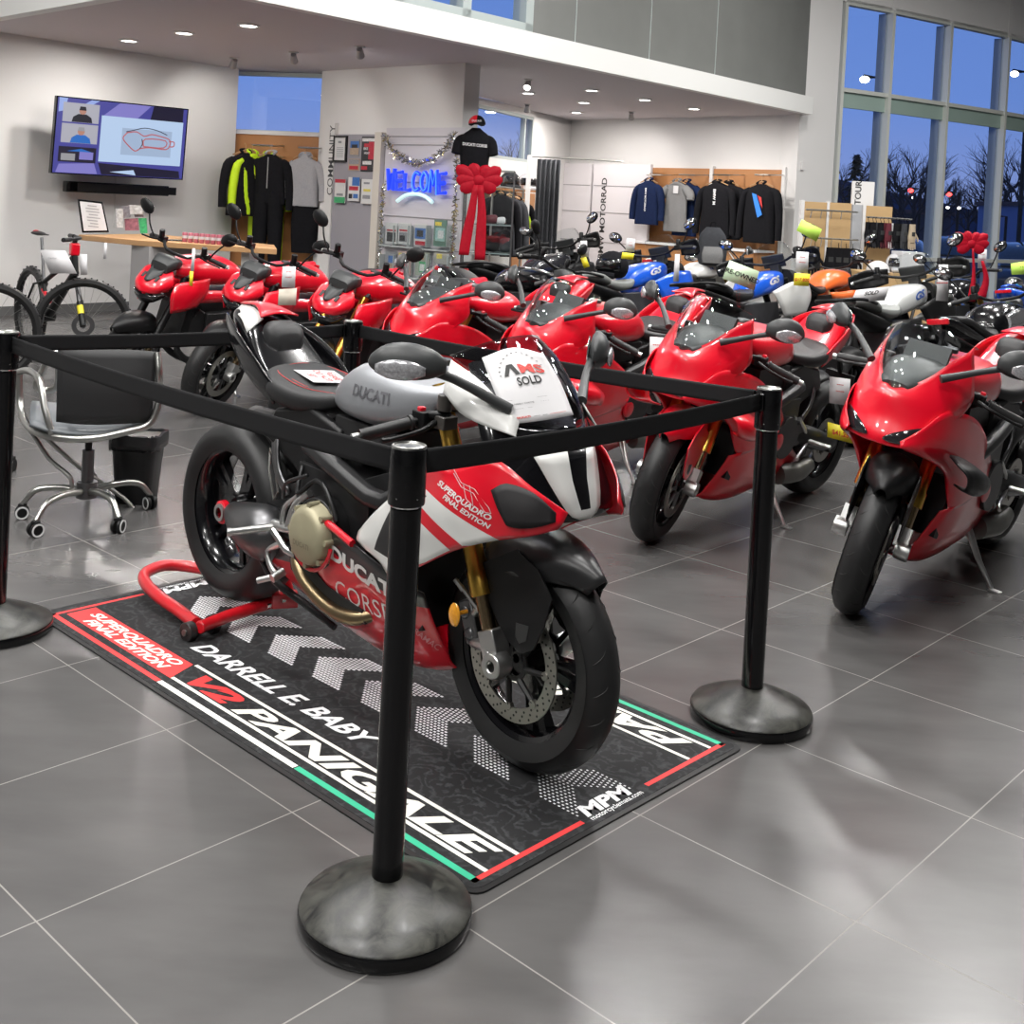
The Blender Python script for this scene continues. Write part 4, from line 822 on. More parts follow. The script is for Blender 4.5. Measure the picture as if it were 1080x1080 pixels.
POSTS = {'front': G(406, 969), 'right': G(791.5, 756), 'left': G(-6, 665), 'back': G(373, 338, .99)}; POSTS['back'].z = 0
LBL = dict(front='nearest black barrier post on a scuffed domed base in front of the mat', right='black barrier post at the right corner of the mat beside the front wheel', left='black barrier post cut off by the left edge beside the chair', back='far black barrier post behind the fuel tank of the roped-off motorcycle')
def post(name):
    p = POSTS[name]; t = thing('barrier_post', LBL[name], 'barrier post', p, group='barrier posts around the display')
    m = MB(); m.lathe([(.1785, .031), (.176, .036), (.13, .058), (.085, .078), (.05, .090), (.034, .094), (0, .094)], n=72); bo = mk('base', m, BASEM, t); m = MB(); m.lathe([(0, .002), (.178, .002), (.180, .006), (.1805, .028), (.1785, .0315), (.17, .0315)], n=72); mk('base_rim', m, PBLK, bo)
    m = MB(); m.lathe([(0, .09), (.0325, .09), (.0325, .86), (0, .86)], n=36); mk('pole', m, PBLK, t)
    m = MB(); m.lathe([(.0330, .866), (.0378, .868), (.0388, .872), (.0388, .980), (.0375, .985), (0, .985)], n=48); h = mk('belt_head', m, PBLK, t)
    m = MB(); m.lathe([(.0375, .982), (.036, .989), (.032, .991), (.030, .987), (0, .987)], n=36); mk('cap', m, STEEL, h)
    m = MB(); m.lathe([(.0333, .8635), (.0352, .8665), (.0333, .869)], n=36, closed=True); mk('trim_ring', m, CHR, h)
    for a in (PI*1.35, PI*1.72, 0, PI/2): m = MB(); c = Vector((0.0388*math.cos(a), 0.0388*math.sin(a), .885)); m.ell(c, (.002, .002, .002), 8); mk('screw', m, CHR, h)
    return t
for k in POSTS: post(k)
def belt(a, b, label, z0=.950, z1=None, twist=0, h=.052, off=(0, 0)):
    A_, B_ = POSTS[a], POSTS[b]; d = (B_-A_).normalized(); p = A_+d*.0392; q = B_-d*.0392; n = Vector((-d.y, d.x, 0))*.001; z1 = z1 or z0; m = MB(); R = []
    for i in range(17):
        t = i/16; c = p.lerp(q, t); zz = z0+(z1-z0)*t-.012*4*t*(1-t); row = []
        for j in range(7):
            f = j/6-.5; row.append(c+Vector((0, 0, zz+f*h))+n*(1.2*(j % 2)))
        R.append(row)
    m.grid(R); o = mk('barrier_belt', m, WEB, None, solid=.0012, ang=25); tag(o, label, 'barrier belt', 'webbing belts between the posts')
    m = MB(); m.box(q-d*.006+Vector((0, 0, z1)), (.008, .02, .05), math.atan2(d.y, d.x)); mk('end_clip', m, PBLK, o, bevel=.002)
    return o
belt('left', 'front', 'black webbing belt from the left post to the nearest post, crossing the rear wheel')
belt('front', 'right', 'black webbing belt from nearest post to right post, across the motorcycle nose')
belt('back', 'right', 'black webbing belt behind the windscreen, from the far post to the right post')
belt('left', 'back', 'black webbing belt behind the chair back, from the left post to the far post')
# ------------------------------------------------------------------ room shell
AD = Vector((math.cos(-.7475), math.sin(-.7475), 0)); BD = Vector((-AD.y, AD.x, 0))
WALLM = mat('painted wall', (.70, .69, .68), .75, noise=(3, .02)); CEILM = mat('soffit paint', (.58, .54, .56), .8); FASC = mat('fascia white', (.80, .80, .78), .6)
# floor tiles
fm = bpy.data.materials.new('porcelain floor tiles'); fm.use_nodes = True; nt = fm.node_tree; b = nt.nodes['Principled BSDF']; L_ = nt.links.new
tc = nt.nodes.new('ShaderNodeTexCoord'); nodes = []
def mth(op, a, b_=None, c_=None):
    n = nt.nodes.new('ShaderNodeMath'); n.operation = op
    for i, v in enumerate((a, b_, c_)):
        if v is None: continue
        if isinstance(v, (int, float)): n.inputs[i].default_value = v
        else: L_(v, n.inputs[i])
    return n.outputs[0]
gr = []
for nv, off, sp in (((.68, .7333), 1.0965, .6308), ((-.7333, .68), 1.0755, .574)):
    d = nt.nodes.new('ShaderNodeVectorMath'); d.operation = 'DOT_PRODUCT'; d.inputs[1].default_value = (nv[0], nv[1], 0); L_(tc.outputs['Object'], d.inputs[0])
    q = mth('DIVIDE', mth('SUBTRACT', d.outputs['Value'], off), sp); fr = mth('SUBTRACT', q, mth('FLOOR', mth('ADD', q, .5)))
    gr.append((mth('LESS_THAN', mth('ABSOLUTE', fr), .0018/sp), mth('FLOOR', q)))
grout = mth('MAXIMUM', gr[0][0], gr[1][0])
cb = nt.nodes.new('ShaderNodeCombineXYZ'); L_(gr[0][1], cb.inputs[0]); L_(gr[1][1], cb.inputs[1]); wn = nt.nodes.new('ShaderNodeTexWhiteNoise'); L_(cb.outputs[0], wn.inputs[0])
n1 = nt.nodes.new('ShaderNodeTexNoise'); n1.inputs['Scale'].default_value = 2.2; n1.inputs['Detail'].default_value = 4; n1.inputs['Roughness'].default_value = .55
mp = nt.nodes.new('ShaderNodeMapping'); mp.inputs['Rotation'].default_value = (0, 0, .75); mp.inputs['Scale'].default_value = (1, 3, 1); L_(tc.outputs['Object'], mp.inputs[0]); L_(mp.outputs[0], n1.inputs[0])
t1 = mth('ADD', mth('MULTIPLY', n1.outputs['Fac'], .055), mth('MULTIPLY', wn.outputs['Value'], .012))
val = mth('ADD', t1, .046)
cc = nt.nodes.new('ShaderNodeCombineColor'); L_(val, cc.inputs[0]); L_(mth('MULTIPLY', val, .97), cc.inputs[1]); L_(mth('MULTIPLY', val, .96), cc.inputs[2])
mx = nt.nodes.new('ShaderNodeMixRGB'); L_(grout, mx.inputs[0]); L_(cc.outputs[0], mx.inputs[1]); mx.inputs[2].default_value = (.20, .19, .175, 1)
n3 = nt.nodes.new('ShaderNodeTexNoise'); n3.inputs['Scale'].default_value = 110; n3.inputs['Detail'].default_value = 3; L_(tc.outputs['Object'], n3.inputs[0])
sp_ = mth('MULTIPLY', mth('GREATER_THAN', n3.outputs['Fac'], .80), .05)
m3 = nt.nodes.new('ShaderNodeMixRGB'); m3.inputs[0].default_value = 0; L_(mx.outputs[0], m3.inputs[1]); m3.inputs[2].default_value = (.7, .7, .7, 1); L_(m3.outputs[0], b.inputs['Base Color'])
L_(mth('ADD', mth('MULTIPLY', grout, .3), .27), b.inputs['Roughness']); b.inputs['Specular IOR Level'].default_value = .5
m = MB(); m.ext([(-13.5, -7), (13.5, -7), (13.5, 25), (-13.5, 25)], -.1, 0, 'z'); struct('floor', m, fm)
def wbox(m, p0, p1, z0, z1, th, side=1):
    p0, p1 = Vector((p0[0], p0[1], 0)), Vector((p1[0], p1[1], 0)); d = (p1-p0).normalized(); n = Vector((-d.y, d.x, 0))*side*th
    m.ext([(p.x, p.y) for p in (p0, p1, p1+n, p0+n)], z0, z1, 'z')
class Wall:
    def __init__(s, p0, p1):
        s.o = Vector((p0[0], p0[1], 0)); s.d = (Vector((p1[0], p1[1], 0))-s.o).normalized(); s.n = Vector((s.d.y, -s.d.x, 0)); s.rz = math.atan2(s.d.y, s.d.x)
        if s.n.dot(EYE-s.o) < 0: s.n = -s.n
    def sz(s, u, v, off=0):
        p = onplane(u, v, s.o+s.n*off, s.n); return ((p-s.o).dot(s.d), p.z)
    def pt(s, a, z, off=0): return s.o+s.d*a+s.n*off+Vector((0, 0, z))
    def px(s, u, v, off=0): a, z = s.sz(u, v, off); return s.pt(a, z, off)
    def box(s, m, a0, z0, a1, z1, o0, o1):
        v = [s.pt(a, z, o) for a in (a0, a1) for o in (o0, o1) for z in (z0, z1)]
        return m.add(v, [(0, 1, 3, 2), (4, 6, 7, 5), (0, 4, 5, 1), (2, 3, 7, 6), (0, 2, 6, 4), (1, 5, 7, 3)])
    def pbox(s, m, u0, v0, u1, v1, o0, o1):
        um, vm = (u0+u1)/2, (v0+v1)/2
        return s.box(m, s.sz(u0, vm, o0)[0], s.sz(um, v1, o0)[1], s.sz(u1, vm, o0)[0], s.sz(um, v0, o0)[1], o0, o1)
    def text(s, m, t, size, a, z, off, rot=0, **k):
        X = s.d*(1 if s.d.x > 0 else -1); Y = Vector((0, 0, 1))
        if rot: X, Y = Vector((0, 0, 1)), -X
        return m.text(t, size, s.pt(a, z, off), X, Y, **k)
tv0, tv1 = (-12.8, 2.75), (-3.559, 14.753); rc1 = (-2.454, 14.47); cm1, cm2 = (-.603, 12.774), (-.442, 12.967)
TW = Wall((-5.484, 12.252), tv1); CW = Wall(rc1, cm1); FW = Wall((-1.4, 15.02), (.959, 20.624)); BW = Wall((.959, 20.624), (4.084, 17.091))
rcA, rcB = (-3.559, 14.753), (-2.45, 15.35)
m = MB(); wbox(m, tv0, tv1, 0, 6, .2); struct('wall_left', m, WALLM)
RW = Wall((-3.62, 14.95), (-2.2, 14.62))
m = MB(); RW.box(m, -.3, 0, 2.2, 2.2, -.15, 0); struct('wall_recess', m, WALLM)
WFR = mat('window frame', (.42, .47, .46), .5, metal=.2); GLS = glass('window glass', (.93, .96, 1), .07)
def winframe(W, a0, z0, a1, z1, n, name, bars=(), t=.05, o=(-.08, .0), mt_=None):
    m = MB(); mt_ = mt_ or WFR
    W.box(m, a0, z0, a1, z0+t, *o); W.box(m, a0, z1-t, a1, z1, *o); W.box(m, a0, z0, a0+t, z1, *o); W.box(m, a1-t, z0, a1, z1, *o)
    for q in bars: W.box(m, q-t/2, z0, q+t/2, z1, *o)
    w = struct(name, m, mt_); m = MB(); W.box(m, a0+.01, z0+.01, a1-.01, z1-.01, (o[0]+o[1])/2-.004, (o[0]+o[1])/2+.004); mk('window_pane', m, GLS, w); return w
winframe(RW, -.2, 2.2, 1.9, 2.99, 1, 'window_1', bars=(1.35,))
m = MB(); m.ext([rc1, cm1, cm2, (-2.29, 14.66)], 0, 3, 'z'); struct('wall_community', m, WALLM)
a0, a1 = 0, (Vector((.959, 20.624))-Vector((-1.4, 15.02))).length; aw = FW.sz(562, 150)[0]
m = MB(); FW.box(m, a0, 0, a1, 2.15, -.2, 0); FW.box(m, aw, 2.15, a1+.2, 3, -.2, 0); FW.box(m, a0, 2.9, a1, 3, -.2, 0); struct('wall_far', m, WALLM)
winframe(FW, .2, 2.15, aw, 2.9, 2, 'window_2', bars=(aw-.35,))
m = MB(); BW.box(m, -.1, 0, 4.72, 3, -.2, 0); struct('wall_back', m, WALLM)
c0, c1 = (4.10, 16.95), (4.76, 17.42)
m = MB(); m.ext([c0, c1, (4.45, 17.95), (3.8, 17.5)], 0, 6, 'z'); struct('wall_column', m, WALLM)
# soffit with fascia
sc, sR, sL = Vector((-2.561, 8.855, 0)), Vector((4.152, 16.861, 0)), Vector((-5.052, 11.275, 0)); sL2 = sc+(sL-sc)*1.36
m = MB(); m.ext([(p[0], p[1]) for p in (sc, sR, (4.2, 17.15), (.96, 20.75), (-1.35, 15.0), (-2.2, 14.75), (-3.6, 15.05), (-3.75, 14.8), (-5.8, 12.15), sL2)], 3.0, 3.2, 'z'); struct('ceiling', m, CEILM)
m = MB(); wbox(m, sc, sR, 2.985, 3.235, .12, -1); struct('trim_1', m, FASC)
m = MB(); wbox(m, sL2, sc, 2.985, 3.235, .12, -1); struct('trim_2', m, FASC)
UW = Wall(sc, sR); UL = (sR-sc).length
gA = UW.sz(385, 8)[0]; gB = UW.sz(566, 44)[0]; gC = UL+.1
UPG = mat('frosted upper panel', (.19, .195, .185), .25, noise=(2, .12), coat=.2)
m = MB(); UW.box(m, -.2, 3.235, 2.0, 6, -.2, -.06); struct('wall_upper', m, WALLM)
bars = [UW.sz(u, 20)[0] for u in (425, 497)]
winframe(UW, 2.0, 3.235, gB, 5.9, 3, 'window_3', bars=bars, t=.12, o=(-.24, -.06))
m = MB(); UW.box(m, gB, 3.235, gC, 6, -.2, -.06); struct('wall_panel', m, UPG)
m = MB()
for u in (611, 690, 760): a = UW.sz(u, 40)[0]; UW.box(m, a-.006, 3.24, a+.006, 6, -.06, -.055)
struct('trim_3', m, WFR)
m = MB(); wbox(m, sL2, sc, 3.235, 6, .15, 1); struct('wall_upper_left', m, WALLM)
# big glazed wall, slightly curved in plan
WP_ = [(4.80, 17.50), (5.689, 18.045), (6.89, 18.863), (8.226, 19.808), (9.65, 20.95), (11.2, 22.3), (13.3, 24.2)]
ALW = mat('white aluminium', (.62, .64, .60), .45, metal=.1); ALD = mat('grey mullion fin', (.30, .33, .36), .45, metal=.2)
for i in range(len(WP_)-1):
    W = Wall(WP_[i], WP_[i+1]); Lw = (Vector(WP_[i+1])-Vector(WP_[i])).length
    m = MB(); W.box(m, 0, .90, Lw, .96, -.06, .05); W.box(m, 0, 3.42, Lw, 3.48, -.06, .05); W.box(m, 0, 4.72, Lw, 4.80, -.06, .05); W.box(m, 0, 0, Lw, .08, -.06, .05)
    W.box(m, -.03, 0, .03, 4.75, -.06, .07); W.box(m, Lw-.03, 0, Lw+.03, 4.75, -.06, .07)
    w = struct('window_%d' % (i+4), m, ALW)
    m = MB(); W.box(m, Lw-.05, 0, Lw-.0, 4.72, -.20, -.05); mk('mullion_fin', m, ALD, w)
    m = MB(); W.box(m, .03, 3.19, Lw-.03, 3.42, -.05, .0); mk('blind_box', m, mat('pale blind', (.30, .40, .36), .5), w)
    m = MB(); W.box(m, .02, .06, Lw-.02, 4.75, -.03, -.02); mk('window_pane', m, GLS, w)
    m = MB(); W.box(m, -.05, 4.76, Lw+.05, 6, -.15, .05); struct('wall_window_head_%d' % i, m, WALLM)
# rest of the hall, behind and beside the viewpoint
m = MB(); m.ext([(-13.5, -7.2), (13.5, -7.2), (13.5, -7), (-13.5, -7)], 0, 6, 'z'); struct('wall_rear', m, mat('hall wall', (.12, .12, .12), .8))
m = MB(); m.ext([(13.3, -7), (13.5, -7), (13.5, 24.3), (13.3, 24.3)], 0, 6, 'z'); struct('wall_right', m, mat('hall wall', (.12, .12, .12), .8))
m = MB(); m.ext([(-13.5, -7), (-12.7, -7), (-12.7, 3), (-13.5, 3)], 0, 6, 'z'); struct('wall_left_side', m, mat('hall wall dark', (.12, .12, .12), .8))
m = MB(); m.ext([(-13.5, -7.2), (13.5, -7.2), (13.5, 25), (4.5, 17.6), (-3.2, 8.7), (-6.5, 12.9), (-13.5, 13)], 6, 6.15, 'z'); struct('ceiling_hall', m, mat('hall ceiling', (.25, .25, .25), .8))
# baseboards
m = MB(); TW.box(m, -6, 0, 3.1, .1, 0, .015); struct('baseboard_left', m, mat('baseboard grey', (.12, .12, .12), .5))
# ------------------------------------------------------------------ lamps
def area(name, loc, size, power, col=(1, .985, .96), rot=(0, 0, 0), sy=None):
    l = bpy.data.lights.new(name, 'AREA'); l.energy = power; l.color = col; l.size = size
    if sy: l.shape = 'RECTANGLE'; l.size_y = sy
    o = bpy.data.objects.new(name, l); C.objects.link(o); o.location = loc; o.rotation_euler = rot; return o
for x, y, e in ((-5.2, 3.9, 150), (-2.2, 3.7, 150), (1.2, 3.7, 150), (1.0, .8, 120), (-5.2, 1.0, 170), (-2.4, .6, 170), (-4.6, -2.4, 190), (-1.4, -2.6, 150), (-4.2, 6.8, 130), (-1.2, 6.6, 150), (1.8, 6.6, 150), (4.6, 7.2, 140), (1.4, 9.4, 120), (4.4, 10, 150), (7.2, 9.6, 150), (4.2, 13, 110), (7.2, 13, 140), (10, 13, 120)):
    area('high_bay_light', (x, y, 5.9), .20, e, sy=.9, rot=(0, 0, .4))
EMI = mat('lamp lens', (1, 1, 1), .5, emit=(1, .97, .92), es=14)
for i, (u, v, lab) in enumerate(((136, 42.5, 'downlight in the soffit above the television, farthest left'), (194, 34.5, 'downlight in the soffit, second from the left'), (262, 26.5, 'downlight in the soffit near its front corner, rightmost above the television'),
        (557, 98, 'downlight in the soffit just below the bright spotlight'), (624, 95, 'downlight in the soffit nearest the fascia, above the changing curtain'), (616, 108, 'middle downlight of the three above the curtain'), (608, 118.5, 'farthest downlight of the three above the curtain'),
        (680, 105, 'downlight above the blue zip jacket'), (732, 114.5, 'rightmost downlight, above the black hooded jackets'))):
    p = G(u, v, 2.995); t = thing('downlight', 'round white recessed '+lab, 'light', p, group='recessed ceiling downlights')
    m = MB(); m.lathe([(.075, .004), (.105, .004), (.105, -.008), (.078, -.012)], n=28, closed=True); mk('trim', m, FASC, t)
    m = MB(); m.lathe([(0, -.004), (.078, -.004), (.078, .002), (0, .002)], n=24); mk('lamp', m, EMI, t)
    l = bpy.data.lights.new('downlight_lamp', 'AREA'); l.shape = 'DISK'; l.energy = 33; l.size = .15; l.color = (1, .95, .9); o = bpy.data.objects.new('downlight_lamp', l); C.objects.link(o); o.location = p-Vector((0, 0, .03))
for i, (u, v, aim, lab) in enumerate(((247, 61, TW.px(215, 150), 'above the television wall end'), (310, 55, RW.pt(1, 1.6), 'above the hanging jackets'), (380, 49, CW.pt(1.0, 1.8), 'above the community notice board'), (557, 84, CW.pt(2.3, 1.8)+Vector((.6, 0, 0)), 'shining brightly right of the shirt stand'), (556, 110, FW.pt(4, 1.6), 'above the helmets'), (666, 118, BW.pt(1.6, 1.6), 'above the wooden clothing panel'))):
    p = G(u, v, 2.995); t = thing('track_spotlight', 'small ceiling spotlight '+lab, 'light', p, group='ceiling spotlights'); d = (aim-p).normalized()
    m = MB(); m.lathe([(0, 0), (.05, 0), (.05, -.012), (0, -.012)], n=20); mk('canopy', m, FASC, t)
    m = MB(); c = Vector((0, 0, -.06)); m.tube([c-d*.05, c+d*.06], [.03, .045], 16); m.cyl((0, 0, -.01), c, .01, n=8); mk('lamp_head', m, mat('spot grey', (.35, .34, .34), .4), t)
    m = MB(); m.tube([c+d*.061, c+d*.064], [.038, .038], 16); mk('lamp', m, EMI, t)
    l = bpy.data.lights.new('spotlight_lamp', 'SPOT'); l.energy = 22; l.spot_size = 1.8; l.spot_blend = .6; l.shadow_soft_size = .04; l.color = (1, .95, .9); o = bpy.data.objects.new('spotlight_lamp', l); C.objects.link(o); o.location = p+c+d*.08; o.rotation_euler = d.to_track_quat('-Z', 'Y').to_euler()
# world: dusk sky
w = bpy.data.worlds.new('dusk'); bpy.context.scene.world = w; w.use_nodes = True; nt = w.node_tree; bg = nt.nodes['Background']
tc = nt.nodes.new('ShaderNodeTexCoord'); sx = nt.nodes.new('ShaderNodeSeparateXYZ'); nt.links.new(tc.outputs['Generated'], sx.inputs[0])
cr = nt.nodes.new('ShaderNodeValToRGB'); nt.links.new(sx.outputs['Z'], cr.inputs[0]); e = cr.color_ramp.elements
e[0].position = 0; e[0].color = (.22, .27, .50, 1); e[1].position = .5; e[1].color = (.07, .16, .45, 1); x = e.new(.10); x.color = (.13, .23, .55, 1)
nt.links.new(cr.outputs[0], bg.inputs[0]); bg.inputs[1].default_value = 1.4
# camera
cam = bpy.data.cameras.new('camera'); co = bpy.data.objects.new('camera', cam); C.objects.link(co); bpy.context.scene.camera = co
cam.sensor_width = 36; cam.lens = 36*FPX/1080; cam.shift_x = 0; cam.shift_y = -(540-CY)/1080; cam.clip_end = 300
R = Matrix((_r2, _u2, -_fw)).transposed(); co.location = EYE; co.rotation_euler = R.to_euler()
sc_ = bpy.context.scene; sc_.view_settings.view_transform = 'Standard'; sc_.view_settings.look = 'None'; sc_.view_settings.gamma = 1; sc_.view_settings.exposure = 0.0
try: sc_.view_settings.use_curve_mapping = False
except Exception: pass
sc_.cycles.use_denoising = True; sc_.cycles.max_bounces = 8; sc_.cycles.transparent_max_bounces = 16; sc_.cycles.sample_clamp_indirect = 6
# ------------------------------------------------------------------ the row of red motorcycles
HR = -2.278
RCF = dict(nose=RED, side=RED, belly=RED, tank=RED, tail=RED, fender=RED, fulls=True, emb=True)
o1 = (2.319, 5.523); o2 = (1.653, 6.34); o3 = (1.0, 7.029); o4 = (.34, 7.70)
def fr(o, h=HR, w=WB): return (o[0]+w*math.cos(h), o[1]+w*math.sin(h))
GR = 'red sport motorcycles in the row'
def red(o, lab, steer, **k):
    c = dict(RCF); c.update(k); r = place(sportbike, c, 'motorcycle', lab, fr(o), HR, steer=steer, group=GR); kick(r); return r
R1 = red(o1, 'red sport motorcycle with black winglets and black front fender, nearest of the row', .27, fender=BPL, wing=BPL, fside=BPL, onewing=True)
R2 = red(o2, 'red sport motorcycle with red front fender, under the PRE-OWNED sign', .24, wing=RED)
R3 = red(o3, 'red sport motorcycle between the SOLD sheet and the pre-owned one, its front wheel hidden', .2, wing=RED)
R4 = red(o4, 'red sport motorcycle behind the far barrier post, beneath the magazine racks', .2)
# streetfighters
SC = dict(head=RED, shroud=RED, tank=RED, tail=RED)
for (u, Y, lab, fk, st) in ((319, 7.15, 'red naked motorcycle with gold fork behind the tail of the roped-off motorcycle', GOLD, .30), (226, 7.65, 'red naked motorcycle, middle of the three below the wooden counter', BPL, .34), (133, 7.95, 'red naked motorcycle nearest the bicycles, with a rounded black front fender', BPL, .36)):
    p = P(u, 300, Y); c = dict(SC); c['fork'] = fk
    place(nakedbike, c, 'motorcycle', lab, (p.x+.0, p.y), HR, steer=st, group='red naked motorcycles', WBx=1.46)
# ------------------------------------------------------------------ back row
HB = .85
def bytank(fn, c, lab, u, v, Y, h=HB, w=1.52, tz=.95, steer=.2, group=None, lean=LEAN):
    T = P(u, v, Y); o = Vector((T.x, T.y, 0))-Vector((math.cos(h), math.sin(h), 0))*.92
    o += Vector((-math.sin(h), math.cos(h), 0))*(-math.sin(-lean)*tz*.9)
    return place(fn, c, 'motorcycle', lab, (o.x+w*math.cos(h), o.y+w*math.sin(h)), h, steer=steer, group=group, WBx=w, lean=lean)
AG = 'adventure motorcycles in the back row'
BLUESATIN = mat('navy print', (.02, .08, .35), .4)
bytank(advbike, dict(beak=BPL, tank=mat('metallic black', (.02, .02, .024), .25, coat=.8), side=BPL, tail=BPL), 'black adventure motorcycle in front of the dark changing curtain', 575, 283, 10.6, group=AG)
adv1 = bytank(advbike, dict(beak=WHITE, tank=BLUEP, side=BLUEP, tail=BPL, seat=LGRY, gs=WHITE), 'blue adventure motorcycle with grey seat, left of two blue ones', 676, 291, 9.9, group=AG)
adv2 = bytank(advbike, dict(beak=WHITE, tank=BLUEP, side=WHITE, tail=BPL, gs=WHITE, guard=BPL), 'blue and white adventure motorcycle just right of the PRE-OWNED sign', 800, 291, 9.4, group=AG)
adv3 = bytank(advbike, dict(beak=WGRY, tank=WGRY, side=BPL, tail=BPL, seat=LGRY, gs=BLUESATIN, guard=BPL), 'light grey adventure motorcycle with blue tank letters and a white sheet on its seat', 950, 313, 8.5, group=AG)
bytank(sportbike, dict(nose=WHITE, side=WHITE, belly=BLUEP, tank=WHITE, tail=WHITE, fender=WHITE, tlet=BLUESATIN), 'white and blue sport motorcycle standing behind the two blue adventure motorcycles', 742, 283, 12.3, w=WB)
bytank(nakedbike, dict(head=ORG, shroud=ORG, tank=ORG, tail=BPL, fender=WHITE, round=False), 'orange and white motorcycle left of the light grey adventure motorcycle', 874, 312, 11.2, w=1.46)
blkroad = bytank(nakedbike, dict(head=BLK, tank=BLK, tail=BLK, round=True, fork=GOLD), 'black roadster with a red gift bow, by the big windows', 1010, 302, 10.6, w=1.46)
bytank(nakedbike, dict(head=BLK, tank=BLK, tankside=mat('polished silver', (.55, .55, .57), .18, metal=.9), tail=BLK, round=True), 'black classic motorcycle with polished silver tank side at the right edge', 1052, 331, 7.6, w=1.46)
bytank(sportbike, dict(nose=mat('cyan paint', (.05, .35, .60), .3, coat=1), side=BLK, belly=BLK, tank=BLK, tail=BLUEP, fender=BLK, fulls=True), 'blue and black sport motorcycle by the window at the far right edge', 1102, 312, 10.1, w=WB)
place(nakedbike, dict(head=BLK, tank=BLK, tail=BLK, kick=True), 'motorcycle', 'black motorcycle with a raised tail below the red gift bow stand', (.42, 8.32), -.78, WBx=1.46)
# ------------------------------------------------------------------ cards and tags
def quadcard(name, lab, cat, px, Y, col, lines=(), ink=INK, bold=.02, group=None, dY=0, stem=None):
    """thin card through four photo corners (tl, tr, br, bl) at its own depth"""
    t = thing(name, lab, cat, group=group); q = [P(u, v, Y+(dY if i in (1, 2) else 0)) for i, (u, v) in enumerate(px)]
    m = MB(); m.add(q, [(0, 1, 2, 3)]); mk('card', m, col, t, solid=.0015)
    X = (q[1]-q[0]).normalized(); D = (q[3]-q[0]); h = D.length; Yv = -D.normalized(); n = X.cross(Yv); n = n if n.y < 0 else -n; m = MB()
    for (s, size, fx, fy) in lines: m.text(s, size*h, q[0]+(q[1]-q[0])*fx-Yv*h*fy+n*.004, X, Yv, bold=bold, align='CENTER')
    if lines: mk('printed_text', m, ink, t, recalc=False)
    if stem:
        m = MB(); m.tube([(q[2]+q[3])/2+Vector((0, .006, 0)), P(stem[0], stem[1], Y+.05)], .008, 6); mk('clip', m, CGL if len(stem) < 3 else BPL, t)
    return t
LGRN = mat('pale green card', (.62, .80, .55), .6); LIME = mat('lime card', (.55, .85, .12), .6)
quadcard('price_sign', 'pale green sign reading PRE-OWNED above the windscreen of a red motorcycle', 'sign', ((769.6, 274.4), (800.7, 286.3), (795.4, 306.4), (762, 293.7)), 5.35, LGRN, (('PRE-OWNED', .34, .5, .62),), stem=(779, 325))
quadcard('price_sign', 'blank lime green sign standing above the handlebar before the glove rack', 'sign', ((845.6, 231.5), (867, 241.8), (861, 255), (840, 243)), 9.2, LIME, stem=(848, 268))
quadcard('price_sign', 'lime green sign cut off by the right edge, beyond the silver tank', 'sign', ((1066, 278), (1090, 274), (1090, 289), (1067, 290)), 9.2, LIME, (('- - -', .3, .5, .5),), stem=(1080, 305))
quadcard('paper_sign', 'white sheet printed SOLD lying over the seat of the light grey motorcycle', 'sign', ((903, 306), (938.4, 302), (933, 316.7), (897, 319.5)), 7.75, PAPER, (('SOLD', .4, .52, .5),), bold=.03)
quadcard('price_card', 'yellow card reading $41,251 hanging behind a red motorcycle', 'price tag', ((873, 445), (903, 453), (900, 468), (872.5, 461)), 6.0, YEL, (('$41,251', .42, .5, .68),), REDINK)
quadcard('price_card', 'yellow card with a price right of the second blue motorcycle', 'price tag', ((838, 288), (854.5, 289), (853, 302), (837, 301)), 9.0, YEL, (('$17,820', .36, .5, .62),), REDINK)
quadcard('price_card', 'yellow card below a white tag at the left blue motorcycle windscreen', 'price tag', ((656.5, 266), (669, 267.5), (667.5, 274), (655, 272.5)), 9.2, YEL, (), REDINK)
quadcard('price_card', 'slanted yellow card on the black adventure motorcycle', 'price tag', ((612, 272), (618, 271), (622, 281), (616, 283)), 9.0, YEL)
quadcard('price_card', 'narrow yellow card hanging left of the middle red naked motorcycle', 'price tag', ((200, 286), (204, 286.5), (203, 302), (199.5, 301)), 7.2, YEL)
